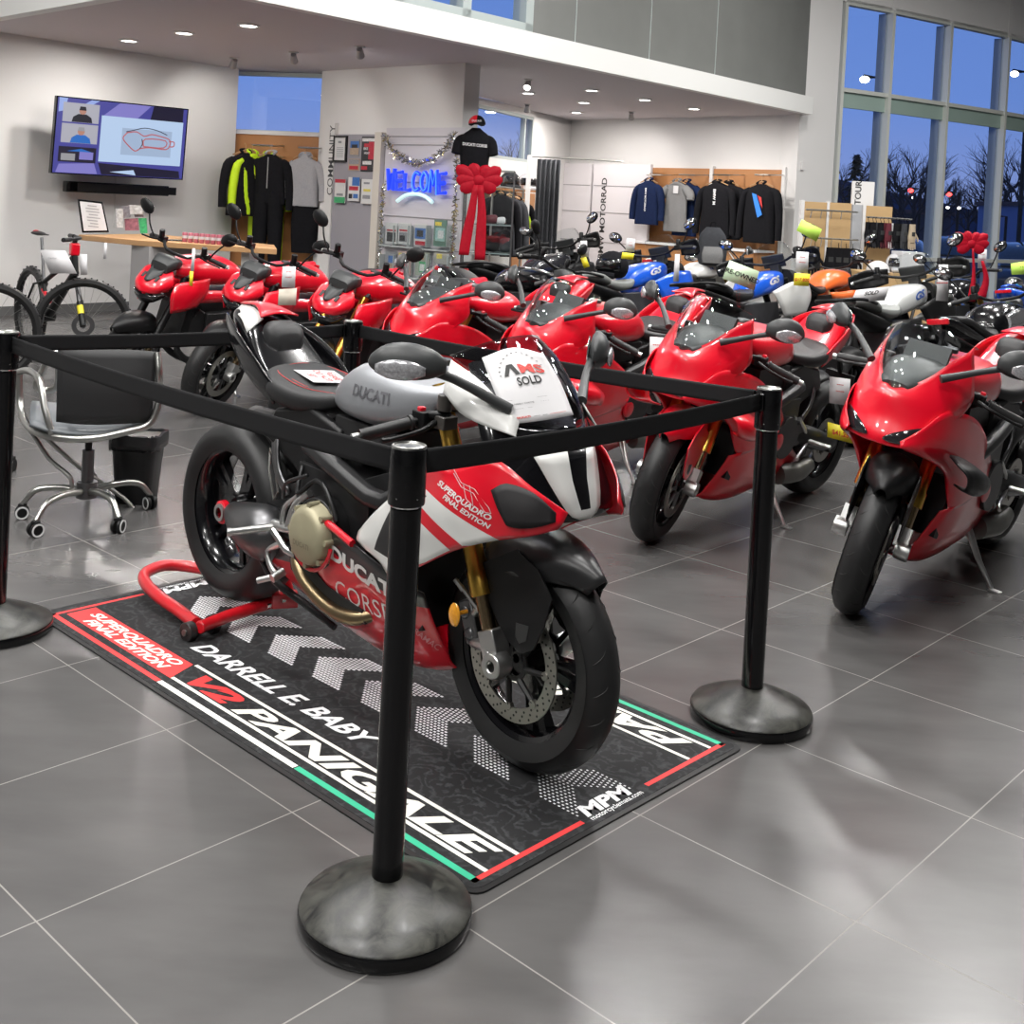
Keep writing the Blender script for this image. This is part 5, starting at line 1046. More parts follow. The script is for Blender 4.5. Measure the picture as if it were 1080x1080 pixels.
for (px, Y, lab) in ((((840, 265), (853, 266), (852, 288), (839, 287)), 9.02, 'above the yellow card right of the second blue motorcycle'), (((661, 251), (670, 252), (669, 266), (659.5, 265)), 9.22, 'above the yellow card at the left blue motorcycle windscreen'), (((612, 254), (619, 254), (620, 271), (613, 271)), 9.02, 'above the slanted yellow card on the black adventure motorcycle'),
        (((875, 397), (897, 400), (895, 428), (874.5, 425)), 6.0, 'between two red motorcycles above the $41,251 card'), (((712, 268), (717, 268), (716, 297), (710, 297)), 9.0, 'hanging plain and narrow between the two blue motorcycles'), (((990, 279), (1000, 279), (1000, 318), (987, 317)), 8.2, 'tall and narrow above the silver motorcycle tank'),
        (((1032, 263), (1041, 263), (1040, 283), (1031, 283)), 9.9, 'on the black roadster beside the red bow'), (((298, 281), (312, 281), (311, 304), (297, 303)), 6.7, 'in a clear sleeve at the red naked motorcycle with gold fork'), (((203, 262), (206, 262), (204.5, 286), (201, 286)), 7.2, 'a thin strip above the narrow yellow card'), (((685.5, 355), (700, 356), (699, 389), (684.5, 387)), 5.9, 'between the pre-owned red motorcycle and the next one'), (((84, 268), (92, 268), (92, 290), (85, 290)), 8.9, 'hanging from the bicycle handlebar'), (((110, 256), (113, 256), (112, 273), (109, 273)), 7.6, 'a thin strip right of the bicycle handlebar')):
    quadcard('price_tag', 'white price tag '+lab, 'price tag', px, Y, PAPER, (('----', .2, .5, .3), ('-----', .2, .5, .55)) if px[1][0]-px[0][0] > 8 else (), REDINK)
quadcard('paper_sign', 'large white sheet hung on the bicycle frame', 'sign', ((42, 263.5), (69, 264), (81, 288.5), (53, 288.5)), 8.9, PAPER, (('~~', .3, .35, .42),), GINK, bold=-.01)
quadcard('price_tag', 'beige card below the clear sleeve at the red naked motorcycle with gold fork', 'price tag', ((294, 305), (313, 304), (312, 322), (293, 322)), 6.72, mat('beige card', (.66, .60, .50), .6))
# red gift bow on the roadster
BOWM = mat('red velvet', (.38, .003, .016), .6, spec=.2, noise=(40, .3), bump=.3)
def bow(name, lab, u, v, Y, w, tails, cat='bow'):
    c = P(u, v, Y); t = thing(name, lab, cat); m = MB(); m.ell(c, (w*.16, w*.10, w*.15), 12); mk('knot', m, BOWM, t)
    for a, L in ((.55, 1), (PI-.5, 1.05), (.08, .95), (PI-.0, .9), (-.5, .8), (PI+.55, .85), (1.0, .7), (PI-1.1, .72)):
        m = MB(); Rm = Matrix.Rotation(-a, 3, 'Y'); rows = []
        for t_, r_ in ((0, .15), (.25, .75), (.55, 1), (.82, .85), (1, .25)):
            rows.append([c+Rm@Vector((w*.52*L*t_, -w*.05*math.cos(q_)*r_-.3*w*.1, w*.13*math.sin(q_)*r_*(1+.25*math.sin(3*q_+a)))) for q_ in [2*PI*k/12 for k in range(12)]])
        cols = [crl([r[j] for r in rows], 4) for j in range(12)]; m.grid([[cc[i] for cc in cols] for i in range(len(cols[0]))], closev=True, caps=True); mk('loop', m, BOWM, t)
    for pts in tails:
        R = []
        for (uu, vv, hw) in pts: q = P(uu, vv, Y-.03); R.append([q+Vector((-hw, 0, 0)), q+Vector((0, -.012, 0)), q+Vector((hw, 0, 0))])
        m = MB(); m.patch(R, 4, 3); mk('ribbon_tail', m, BOWM, t, solid=.003)
    return t
bow('gift_bow', 'small red bow with ribbons tied to the black roadster by the windows', 1024, 257, 9.75, .30, [[(1026, 262, .008), (1027, 290, .015), (1024, 318, .035)], [(1036, 275, .012), (1040, 295, .025), (1034, 316, .045)]])

# ------------------------------------------------------------------ office chair, bin, second castor chair
CM = mat('chair chrome', (.42, .42, .40), .30, metal=1)
MESH = mat('chair mesh', (.012, .012, .013), .6, noise=(400, .4))
ch = thing('office_chair', 'office chair with black mesh back and chrome star base, left of the roped-off motorcycle', 'chair')
cc_ = (G(22, 548)+G(36, 568)+G(126, 563)+G(160, 538)+G(100, 515))/5; cx = Vector((cc_.x, cc_.y, 0))
cas = [G(23, 547), G(37, 566), G(124, 562), G(158, 537), G(95, 512)]
for p in cas:
    d = (p-cx); m = MB(); hb = Vector((0, 0, .12)); m.tube([cx+hb+d*.08, cx+Vector((0, 0, .135))+d*.45, cx+Vector((0, 0, .125))+d*.8, p+Vector((0, 0, .065))], [.016, .015, .014, .012], 10, sm=4); lg = mk('leg', m, CM, ch)
    e = Vector((-d.y, d.x, 0)).normalized(); e = (e+Vector((.5, -.9, 0))).normalized(); m = MB(); c = p+Vector((0, 0, .030)); m.cyl(c-e*.022, c-e*.006, .03, n=20); m.cyl(c+e*.006, c+e*.022, .03, n=20); m.box(c+Vector((0, 0, .028)), (.03, .03, .02)); w_ = mk('castor', m, BPL, lg, bevel=.003)
    m = MB(); cf = -e if e.y > 0 else e; m.lathe([(.021, 0), (.028, 0), (.028, .002), (.021, .002)], ax='y', n=20, closed=True); M_ = Matrix.Translation(c+cf*.0225) @ cf.to_track_quat('Y', 'Z').to_matrix().to_4x4(); mk('castor_ring', m.xf(M_), mat('light ring', (.6, .6, .6), .4), w_)
m = MB(); m.cyl(cx+Vector((0, 0, .09)), cx+Vector((0, 0, .16)), .045, n=20); m.cyl(cx+Vector((0, 0, .16)), cx+Vector((0, 0, .30)), .026, n=20); mk('gas_lift', m, DALU, ch)
m = MB(); m.cyl(cx+Vector((0, 0, .30)), cx+Vector((0, 0, .40)), .015, n=16); m.box(cx+Vector((0, 0, .40)), (.20, .16, .03), .4); mk('seat_mount', m, BPL, ch)
YB = cx.y-.16
def cp_(u, v, dy=0): return P(u, v, YB+dy)
R = [[cp_(61, 366, 0), cp_(90, 368, -.03), cp_(140, 369, -.02), cp_(166, 371, .02)], [cp_(60, 405, -.02), cp_(90, 408, -.05), cp_(138, 408, -.04), cp_(163, 408, 0)], [cp_(59, 445, .0), cp_(90, 448, -.03), cp_(136, 447, -.02), cp_(160, 445, .02)]]
m = MB().patch(R, 4, 4); mk('backrest', m, MESH, ch, solid=.008)
R = [[cp_(31, 450, .0), cp_(60, 458, -.01), cp_(110, 460, .0), cp_(157, 447, .02)], [cp_(32, 428, .25), cp_(60, 434, .25), cp_(110, 440, .25), cp_(150, 434, .25)], [cp_(36, 426, .48), cp_(60, 428, .5), cp_(110, 432, .5), cp_(146, 428, .48)]]
m = MB().patch(R, 4, 4); mk('seat', m, mat('seat grey', (.10, .11, .12), .4), ch, solid=.015)
m = MB(); m.tube([cp_(20, 395, .35), cp_(22, 432, .32), cp_(32, 452, .1), cp_(56, 461, 0), cp_(95, 463, -.03), cp_(135, 455, -.02), cp_(158, 447, 0), cp_(167, 425, .02), cp_(167, 400, .05)], .016, 10, sm=4); mk('frame_tube', m, CM, ch)
m = MB(); m.tube([cp_(17, 393, .38), cp_(30, 391, .25), cp_(42, 402, .08), cp_(47, 430, .02), cp_(55, 458, 0)], .015, 10, sm=4); mk('armrest', m, CM, ch)
m = MB(); m.tube([cp_(50, 380, .2), cp_(38, 408, .2), cp_(60, 408, .2), cp_(61, 372, .0)], .015, 10, sm=4); mk('armrest', m, CM, ch)
m = MB(); m.tube([cp_(166, 372, .02), cp_(168, 400, .0), cp_(166, 408, .12), cp_(150, 400, .3)], .015, 10, sm=4); mk('armrest', m, CM, ch)
m = MB(); m.tube([P(33, 455, YB+.2), P(52, 484, YB+.1), P(73, 502, YB+.05), P(76, 515, YB+.05)], .010, 8, sm=3); m.tube([P(38, 452, YB+.25), P(80, 490, YB+.3), P(130, 525, YB+.35), P(143, 540, YB+.35), P(152, 543, YB+.35)], .010, 8, sm=3); mk('tension_rod', m, CM, ch)
bn = thing('waste_bin', 'black waste bin with plastic liner standing behind the office chair', 'bin', G(124, 539)+Vector((.02, .2, 0)))
m = MB(); m.loft([(0, 0, .002, .085, .085, .085, 5), (0, 0, .15, .095, .095, .095, 5), (0, 0, .31, .11, .11, .11, 5)], 24, 3, ax='z'); mk('bin_body', m, mat('bin black', (.008, .008, .009), .3), bn)
m = MB(); rr_ = []
for k in range(36):
    a = 2*PI*k/36; rr_.append((math.copysign(abs(math.cos(a))**.4, math.cos(a)), math.copysign(abs(math.sin(a))**.4, math.sin(a))))
m.grid([[Vector((x*r+random.uniform(-.002, .002), y*r+random.uniform(-.002, .002), z+random.uniform(-.005, .005))) for x, y in rr_] for r, z in ((.095, .30), (.108, .325), (.118, .32), (.119, .285), (.117, .255))], closev=True); mk('liner', m, mat('liner black', (.02, .02, .022), .25), bn, solid=.001)
c2 = thing('office_chair', 'second office chair, mostly outside the left edge, only a black castor and arm in view', 'chair')
p = G(11, 497); m = MB(); c = p+Vector((0, 0, .03)); m.cyl(c-Vector((.02, 0, 0)), c-Vector((.004, 0, 0)), .031, n=18); m.cyl(c+Vector((.004, 0, 0)), c+Vector((.02, 0, 0)), .031, n=18); m.box(c+Vector((0, 0, .03)), (.035, .03, .03)); mk('castor', m, BPL, c2)
m = MB(); q = p+Vector((-.34, .08, 0)); m.tube([p+Vector((0, 0, .07)), q+Vector((.1, 0, .12)), q+Vector((0, 0, .12))], .016, 10, sm=3); m.cyl(q+Vector((0, 0, .08)), q+Vector((0, 0, .42)), .025, n=16)
for a in (1.2, 2.5, 3.8, 5.1): e = Vector((math.cos(a), math.sin(a), 0)); m.tube([q+Vector((0, 0, .12)), q+e*.25+Vector((0, 0, .12)), q+e*.33+Vector((0, 0, .03))], .016, 8); m.ell(q+e*.33+Vector((0, 0, .03)), (.025, .025, .03), 10)
mk('base', m, BPL, c2); m = MB(); m.loft([(q.x-.24, q.y, .45, .2, .03, .03, 3), (q.x+.02, q.y, .45, .22, .04, .03, 3), (q.x+.26, q.y, .44, .2, .03, .03, 3)], 16, 3); mk('seat', m, SEATM, c2)
m = MB(); m.tube([(q.x+.22, q.y-.05, .44), (q.x+.30, q.y-.05, .50), (q.x+.30, q.y-.05, .62), (q.x+.10, q.y-.05, .68)], .02, 8, sm=3); mk('armrest', m, BPL, c2)

# ------------------------------------------------------------------ bicycles
def bicycle(lab, rear, front, steer_dir, tag_red=True):
    t = thing('mountain_bike', lab, 'bicycle', group='bicycles by the left wall'); r = Vector((rear[0], rear[1], 0)); f = Vector((front[0], front[1], 0)); d = (f-r).normalized(); R_ = .365; sdn = Vector((-d.y, d.x, 0))
    def wheel(name, c, dr, tw=.03):
        M_ = Matrix.Translation(c) @ Matrix.Rotation(math.atan2(dr.y, dr.x), 4, 'Z'); w = mk(name, MB().lathe([(.30, -.014), (.318, -.015), (.318, .015), (.30, .014)], ax='y', n=44, closed=True).xf(M_), BPL, t)
        m = MB(); m.lathe([(.312, -.018), (.33, -tw), (.355, -tw*.85), (R_, -tw*.3), (R_, tw*.3), (.355, tw*.85), (.33, tw), (.312, .018)], ax='y', n=52)
        for k in range(52):
            a = 2*PI*k/52
            for y in (-.018, .004, .02): m.box((0, 0, 0), (.002, .002, .002)) if False else None
            c_ = Vector((math.sin(a)*(R_+.001), .014*(1 if k % 2 else -1), math.cos(a)*(R_+.001))); m.box(c_, (.012, .016, .012), Matrix.Rotation(a, 3, 'Y'))
        mk('tyre', m.xf(M_), RUB, w); m = MB()
        for k in range(28):
            a = 2*PI*k/28; m.tube([(math.sin(a+.5*(1 if k % 2 else -1))*.02, .02*(1 if k % 4 < 2 else -1), math.cos(a+.5*(1 if k % 2 else -1))*.02), (math.sin(a)*.30, 0, math.cos(a)*.30)], .0014, 4)
        mk('spokes', m.xf(M_), STEEL, w); m = MB(); m.cyl((0, -.045, 0), (0, .045, 0), .022, n=14); m.lathe([(.05, -.035), (.085, -.035), (.085, -.032), (.05, -.032)], ax='y', n=24, closed=True); mk('hub', m.xf(M_), DALU, w)
    cr_, cf = r+Vector((0, 0, R_)), f+Vector((0, 0, R_)); wheel('rear_wheel', cr_, d); wheel('front_wheel', cf, steer_dir)
    bb = r+d*.44+Vector((0, 0, .35)); hd = f-d*.26+Vector((0, 0, .90)); hl = f-d*.22+Vector((0, 0, .76)); st = r+d*.30+Vector((0, 0, .62)); sp = r+d*.20+Vector((0, 0, 1.02))
    m = MB(); m.tube([hl, bb], [.030, .038], 12); m.tube([bb, st], .018, 10); m.tube([st, hd-Vector((0, 0, .02))], [.018, .024], 10); m.tube([hl-Vector((0, 0, .03)), hd+Vector((0, 0, .02))], .026, 12); m.cyl(bb-sdn*.05, bb+sdn*.05, .045, n=14)
    for s in (-1, 1): o = sdn*(.055*s); m.tube([cr_+o, bb+o*.7+Vector((0, 0, .03))], .011, 8); m.tube([cr_+o, r+d*.22+o+Vector((0, 0, .60)), st+o*.4], .010, 8)
    mk('frame', m, BPL, t); m = MB(); m.tube([st, sp-Vector((0, 0, .03))], .013, 10); mk('seat_post', m, DALU, t)
    m = MB(); m.tube([sp-d*.13+Vector((0, 0, .012)), sp-d*.05, sp+d*.06, sp+d*.14], [.05, .048, .022, .014], 12, sm=3); m.v = [Vector((v.x, v.y, sp.z+(v.z-sp.z)*.35)) for v in m.v]; sd = mk('saddle', m, BPL, t)
    m = MB(); m.ell(sp-d*.15+Vector((0, 0, .012)), (.028, .028, .016), 10); mk('saddle_tip', m, RED, sd)
    fd = (hl-cf).normalized(); sdir = Vector((-steer_dir.y, steer_dir.x, 0)); m = MB()
    for s in (-1, 1): m.tube([cf+sdir*(.062*s), cf+sdir*(.062*s)+fd*.20], .023, 10); m.mi(1).tube([cf+sdir*(.062*s)+fd*.20, cf+sdir*(.062*s)+fd*.36], .016, 10); m.mi(0)
    m.tube([cf+sdir*.062+fd*.2, cf+sdir*.045+fd*.235, cf-sdir*.045+fd*.235, cf-sdir*.062+fd*.2], .018, 8)
    m.box(cf+fd*.38, (.05, .17, .035), math.atan2(steer_dir.y, steer_dir.x)); m.mi(2).tube([cf+sdir*(-.062)+fd*.10, cf+sdir*(-.062)+fd*.17], .0245, 10); mk('suspension_fork', m, [BPL, DALU, YEL], t)
    hb = hd+Vector((0, 0, .13)); m = MB(); m.tube([hb+sdir*.39-steer_dir*.06, hb+sdir*.1+steer_dir*.03, hb-sdir*.1+steer_dir*.03, hb-sdir*.39-steer_dir*.06], .0125, 8, sm=3); m.cyl(hd, hb, .02, n=10); hbo = mk('handlebar', m, BPL, t)
    for s in (-1, 1): m = MB(); m.tube([hb+sdir*(.39*s)-steer_dir*.062, hb+sdir*(.26*s)-steer_dir*.02], .018, 10); mk('grip', m, RUB, hbo)
    if tag_red: m = MB(); m.box(hd+Vector((0, 0, .04)), (.07, .07, .10), math.atan2(d.y, d.x)); mk('red_stem_cover', m, RED, t, bevel=.012)
    m = MB(); m.cyl(bb+sdn*-.06, bb+sdn*-.064, .085, n=28); m.tube([bb-sdn*.075, bb-sdn*.075+Vector((.03, .0, -.16))], .010, 8); m.box(bb-sdn*.11+Vector((.03, 0, -.165)), (.09, .09, .018)); mk('crankset', m, DALU, t)
    m = MB(); m.tube([st-d*.02-Vector((0, 0, .05)), bb+d*.02+Vector((0, 0, .12))], .02, 10); mk('rear_shock', m, RED, t)
    return t
bicycle('black mountain bike with red stem cover and a white sheet on its frame', (-4.10, 9.98), (-3.30, 9.05), Vector((.95, .30, 0)).normalized())
bicycle('second mountain bike, cut off by the left edge, only its front wheel showing', (-4.55, 9.2), (-3.72, 8.32), Vector((.93, .37, 0)).normalized(), False)

# ------------------------------------------------------------------ counter, television and what stands there
WOOD = mat('beech board', (.52, .30, .14), .45, noise=(6, .18)); WOODP = mat('wood wall panel', (.42, .19, .07), .5, noise=(5, .12)); WOODL = mat('light wood panel', (.50, .33, .16), .5, noise=(5, .12))
zt = .93
cn = thing('counter_table', 'wooden counter top reaching from the left wall below the television', 'table')
poly = [G(83, 247.5, zt), G(147, 253.5, zt), G(292, 262.5, zt), G(289, 258, zt), G(158, 246.5, zt)]; m = MB(); m.ext([(p.x, p.y) for p in poly], zt-.055, zt, 'z'); mk('table_top', m, WOOD, cn, bevel=.004)
cxm = (poly[1]+poly[2])/2; m = MB(); m.box((poly[2].x-.35, poly[2].y+.42, (zt-.055)/2), (.08, .4, zt-.055)); mk('leg', m, WHITE, cn)
m = MB(); m.box((poly[1].x+.15, poly[1].y+.25, (zt-.055)/2), (.5, .3, zt-.055), .9); mk('leg', m, mat('cabinet grey', (.35, .34, .34), .6), cn)
tvt = thing('television', 'wall-mounted television showing a video call and a race track map', 'television'); TVq = [P(60, 100.7, 12.35), P(199, 115, 13.5), P(191.7, 190, 13.5), P(53.3, 182.7, 12.35)]
TX_ = (TVq[1]-TVq[0]).normalized(); TY_ = (TVq[0]-TVq[3]).normalized(); TN = TX_.cross(TY_); TN = TN if TN.y < 0 else -TN
tw, th_ = (TVq[1]-TVq[0]).length, (TVq[0]-TVq[3]).length; TO = TVq[3]
def tvp(a, b, o=0): return TO+TX_*(a*tw)+TY_*(b*th_)+TN*o
m = MB(); m.add([tvp(a, b, o) for a in (0, 1) for o in (-.05, .0) for b in (0, 1)], [(0, 1, 3, 2), (4, 6, 7, 5), (0, 4, 5, 1), (2, 3, 7, 6), (0, 2, 6, 4), (1, 5, 7, 3)]); mk('housing', m, BLK, tvt)
def emi(n, c, s=1.0): return mat(n, (0, 0, 0), .4, emit=c, es=s)
scs = [emi('screen navy', (.06, .06, .30)), emi('screen panel', (.46, .60, .82)), emi('screen light blue', (.30, .40, .75)), emi('screen dark', (.012, .010, .03)), emi('screen grey tile', (.40, .40, .46)), emi('screen person', (.01, .01, .02)), emi('screen skin', (.45, .22, .16)), emi('screen blue shirt', (.02, .14, .50)), emi('screen line', (.45, .12, .14)), emi('screen violet', (.22, .20, .55)), emi('screen map', (.35, .45, .62)), emi('screen hair', (.30, .30, .32))]
def trect(m, k, a0, b0, a1, b1, o): m.mi(k).add([tvp(a0, b0, o), tvp(a1, b0, o), tvp(a1, b1, o), tvp(a0, b1, o)], [(0, 1, 2, 3)])
def tpoly(m, k, pts, o): m.mi(k).add([tvp(a, b, o) for a, b in pts], [tuple(range(len(pts)))])
def tel(m, k, c, r, o): tpoly(m, k, [(c[0]+r[0]*math.cos(i*PI/8), c[1]+r[1]*math.sin(i*PI/8)) for i in range(16)], o)
m = MB(); trect(m, 0, .01, .015, .99, .985, .001)
tpoly(m, 2, [(.10, .80), (.25, .985), (.31, .985), (.14, .78)], .002); tpoly(m, 9, [(.33, .78), (.46, .985), (.70, .985), (.60, .80)], .002); tpoly(m, 3, [(.70, .80), (.72, .985), (.96, .985), (.96, .80)], .002); tpoly(m, 2, [(.02, .80), (.02, .985), (.08, .985), (.06, .82)], .002)
tpoly(m, 3, [(.36, .02), (.33, .17), (.96, .12), (.97, .02)], .002); tpoly(m, 9, [(.03, .02), (.05, .13), (.30, .16), (.33, .02)], .002); tpoly(m, 1, [(.42, .06), (.6, .10), (.62, .03)], .0025)
disp = mk('screen', m, scs, tvt, recalc=False)
m = MB(); trect(m, 1, .33, .19, .965, .80, .003); trect(m, 10, .49, .30, .88, .66, .0035); mk('shared_slide', m, scs, disp, recalc=False)
m = MB()
for pts in (((.53, .60), (.50, .52), (.55, .42), (.60, .36), (.64, .40), (.72, .42), (.84, .41), (.87, .48), (.86, .55), (.80, .58), (.72, .60), (.66, .57), (.60, .62), (.53, .60)), ((.66, .43), (.82, .43), (.83, .53), (.67, .53), (.66, .43)), ((.86, .45), (.90, .46), (.90, .52), (.86, .52))):
    m.mi(8).tube([tvp(a, b, .006) for a, b in pts], .007, 6, sm=3)
for pts in (((.52, .61), (.58, .64), (.66, .68), (.76, .66), (.84, .61)), ((.62, .37), (.65, .45), (.645, .53))): m.mi(3).tube([tvp(a, b, .007) for a, b in pts], .005, 5, sm=3)
mk('track_map', m, scs, disp, recalc=False)
for k, (b0, b1) in enumerate(((.68, .93), (.41, .66))):
    m = MB(); trect(m, 4, .05, b0, .31, b1, .003); c = .19
    tpoly(m, 5 if k == 0 else 7, [(c-.075, b0+.003), (c-.065, b0+.07), (c-.03, b0+.11), (c+.03, b0+.11), (c+.065, b0+.07), (c+.075, b0+.003)], .004); tel(m, 6, (c, b0+.155), (.026, .05), .005)
    tpoly(m, 5 if k == 0 else 11, [(c-.026, b0+.16), (c-.02, b0+.21), (c+.02, b0+.21), (c+.026, b0+.16)], .0055); mk('video_tile', m, scs, disp, recalc=False)
m = MB(); trect(m, 3, .04, .16, .31, .36, .003); trect(m, 11, .06, .18, .16, .27, .004); trect(m, 9, .19, .20, .29, .30, .004); tpoly(m, 7, [(.1, .3), (.2, .34), (.28, .3)], .0045); mk('video_tile', m, scs, disp, recalc=False)
m = MB(); c = tvp(.5, .5, -.05); q = TW.px(125, 150); m.tube([c, (c+q)/2+Vector((.15, 0, 0)), q], .03, 8); m.box(c, (.3, .05, .3), TW.rz); mk('wall_mount', m, BPL, tvt)
sb = thing('soundbar', 'long black soundbar on the wall under the television', 'speaker'); q0, q1 = P(68, 197, 12.75), P(176, 201, 13.75); d = (q1-q0).normalized(); m = MB(); m.box((q0+q1)/2, ((q1-q0).length, .09, .12), Matrix.Rotation(math.atan2(d.y, d.x), 3, 'Z')); mk('cabinet', m, BLK, sb, bevel=.01)
m = MB(); m.box((q0+q1)/2+Vector((.1, -.0, -.0))+Vector((d.y, -d.x, 0))*.046, ((q1-q0).length*.97, .004, .09), Matrix.Rotation(math.atan2(d.y, d.x), 3, 'Z')); mk('grille', m, BPL, sb)
m = MB(); m.tube([TW.px(122, 195, .01)+Vector((0, 0, .12)), TW.px(120, 240, .01)], .008, 6); tag(mk('cable', m, WHITE), 'thin white cable running down the wall below the television', 'cable')
# framed certificate and leaflets on the counter
def standing(name, lab, cat, px, Y, fcol, icol, border=.0, lines=0, dY=.0, thick=.02):
    t = thing(name, lab, cat); q = [P(u, v, Y+(dY if i in (1, 2) else 0)) for i, (u, v) in enumerate(px)]; c = (q[0]+q[1]+q[2]+q[3])/4; X = (q[1]-q[0]).normalized(); Yv = (q[0]-q[3]).normalized(); n = X.cross(Yv).normalized(); n = n if n.y < 0 else -n
    m = MB(); m.add([p-n*thick for p in q]+q, [(0, 1, 2, 3), (4, 5, 6, 7), (0, 1, 5, 4), (1, 2, 6, 5), (2, 3, 7, 6), (3, 0, 4, 7)]); mk('frame' if border else 'sheet', m, fcol, t)
    if border:
        m = MB(); m.add([c+(p-c)*(1-border)+n*.003 for p in q], [(0, 1, 2, 3)]); mk('print', m, icol, t)
    if lines:
        m = MB(); h = (q[0]-q[3]).length; w = (q[1]-q[0]).length
        for k in range(lines):
            y = .82-.62*k/max(1, lines-1); a = .25 if k % 3 else .35; m.add([q[3]+X*(w*x)+Yv*(h*(y+yy))+n*.012 for x, yy in ((a, 0), (1-a*.8, 0), (1-a*.8, .035), (a, .035))], [(0, 1, 2, 3)])
        mk('printed_lines', m, GINK, t, recalc=False)
    return t, q, X, Yv, n
standing('framed_certificate', 'black framed certificate leaning on the wooden counter at left', 'picture frame', ((82, 210), (108, 213), (115, 245), (87, 245.5)), 12.0, BLK, PAPER, .12, 8, dY=.15)
cols = {'m1': (.30, .12, .16), 'm2': (.22, .20, .22), 'm3': (.60, .58, .56), 'm4': (.05, .40, .16), 'm5': (.50, .10, .10), 'm6': (.15, .20, .42)}
for i, (px, k, lab) in enumerate(((((122, 220), (129, 220), (130, 240), (123, 240)), 'm3', 'leaflet holder leftmost on the counter'), (((128, 218), (136, 217), (137, 229), (129, 230)), 'm2', 'small printed card in the upper row of the leaflet display'), (((136, 216), (150, 217), (150, 226), (137, 226)), 'm3', 'pale card at the top of the leaflet display'), (((131, 231), (145, 230), (146, 243), (132, 243)), 'm1', 'dark red leaflet standing on the counter'), (((141, 224), (151, 224), (151, 229), (142, 229)), 'm2', 'dark card standing above the green leaflet'), (((146, 230), (154, 230), (155, 246), (148, 246)), 'm4', 'green and white leaflet at the right of the display'))):
    standing('leaflet', lab, 'leaflet', px, 11.9+.02*i, mat('leaf '+k, cols[k], .5, noise=(40, .8)), PAPER)
for i in range(8):
    u = 195+6*i; p = P(u, 250.5+.35*i, 11.55-.03*i); p.z = zt; t = thing('drinks_can', 'small red and white can in the row at the right of the wooden counter', 'can', p, group='row of small cans on the counter')
    m = MB(); m.lathe([(0, 0), (.022, 0), (.026, .008), (.026, .09), (.021, .098), (0, .098)], n=16); mk('body', m, mat('can red', (.42, .10, .14), .35), t); m = MB(); m.lathe([(.0262, .04), (.0264, .04), (.0264, .068), (.0262, .068)], n=16, closed=True); mk('label_band', m, PAPER, t)
m = MB(); p = P(181, 248.3, 11.7); m.box((p.x, p.y, zt+.006), (.26, .18, .012), .3); tag(mk('tablet', m, BLK, bevel=.004), 'flat black tablet lying on the wooden counter', 'tablet')
# ------------------------------------------------------------------ clothing
def garment(lab, cat, pos, rz, w, h, m_, sleeve=.55, rail=None, hood=False, depth=.07, neck=None, extra=None, group=None, hanger=True, sl_w=.06, name='jacket', zipm=None):
    """pos: point at the collar; local x along the width, -y faces the hall"""
    t = thing(name, lab, cat, pos, rz, group); m = MB()
    st = [(0, 0, -.005, .06, .045, .045), (0, 0, -.03, w*.20, .05, .05), (0, 0, -.065, w*.36, depth*.75, depth*.75), (0, 0, -.13, w*.45, depth*.9, depth*.9), (0, 0, -.25, w*.45, depth, depth), (0, .0, -h*.6, w*.46, depth, depth), (0, 0, -h+.02, w*.48, depth*.95, depth*.95), (0, 0, -h, w*.46, depth*.8, depth*.8)]
    m.loft([(*s[:6], 2.6) for s in st], 28, 4, ax='z'); rnd = random.Random(lab)
    for i, v in enumerate(m.v): m.v[i] = v+Vector((0, .012*math.sin(v.x*42+v.z*6+len(lab)), 0))*(min(1, -v.z*3))
    b = mk('torso', m, m_, t)
    for s in (-1, 1):
        L = sleeve*h if sleeve < 1.2 else sleeve; a = MB(); a.tube([(s*w*.33, 0, -.095), (s*w*.50, .0, -.17), (s*(w*.56+.02), -.01, -.16-L*.45), (s*(w*.56+.03), -.02, -.16-L*.9)], [sl_w*.8, sl_w*1.0, sl_w*.9, sl_w*.8], 12, sm=3); mk('sleeve', a, m_, t)
    m = MB(); m.tube([(-.055, -.045, .0), (-.06, .02, .03), (0, .05, .04), (.06, .02, .03), (.055, -.045, .0)], .016, 8, sm=3); mk('collar', m, neck or m_, t)
    if hood: m = MB(); m.ell((0, .02, -.01), (.10, .06, .05), 16); mk('hood', m, m_, t)
    if zipm: m = MB(); m.box((0, -depth-.006, -h*.38), (.012, .006, h*.62)); mk('zip', m, zipm, t)
    if extra: extra(t, w, h, depth)
    if hanger: m = MB(); m.tube([(-w*.36, 0, -.035), (0, 0, .035), (w*.36, 0, -.035)], .009, 6); m.tube([(0, 0, .035), (0, 0, .09), (.0, .03, .115), (0, .05, .10)], .004, 6, sm=3); mk('hanger', m, mat('hanger wood', (.42, .25, .12), .5), t)
    return t
BC = mat('black cloth', (.010, .010, .012), .85, spec=.08, noise=(30, .3)); NAVY = mat('navy cloth', (.010, .018, .055), .85, spec=.08, noise=(30, .2)); GT = mat('grey marl cloth', (.20, .20, .20), .9, spec=.08, noise=(120, .25)); HV = mat('high visibility cloth', (.55, .80, .01), .7); LG = mat('light grey cloth', (.36, .36, .38), .9, spec=.08, noise=(60, .15)); DG = mat('dark grey cloth', (.05, .052, .058), .9, spec=.08, noise=(30, .2))
def rail(lab, W, u0, v0, u1, v1, off=.45, z=None):
    t = thing('clothes_rail', lab, 'rail', group='hanging rails on the wooden panels'); a, b = W.px(u0, v0, off), W.px(u1, v1, off); z = z or (a.z+b.z)/2; a.z = b.z = z
    m = MB(); m.tube([a, b], .011, 8); mk('bar', m, STEEL, t); m = MB()
    for p in (a, b): m.tube([p, p-W.n*(off-.02)+Vector((0, 0, .02))], .009, 6)
    mk('bracket', m, STEEL, t); return z, a, b
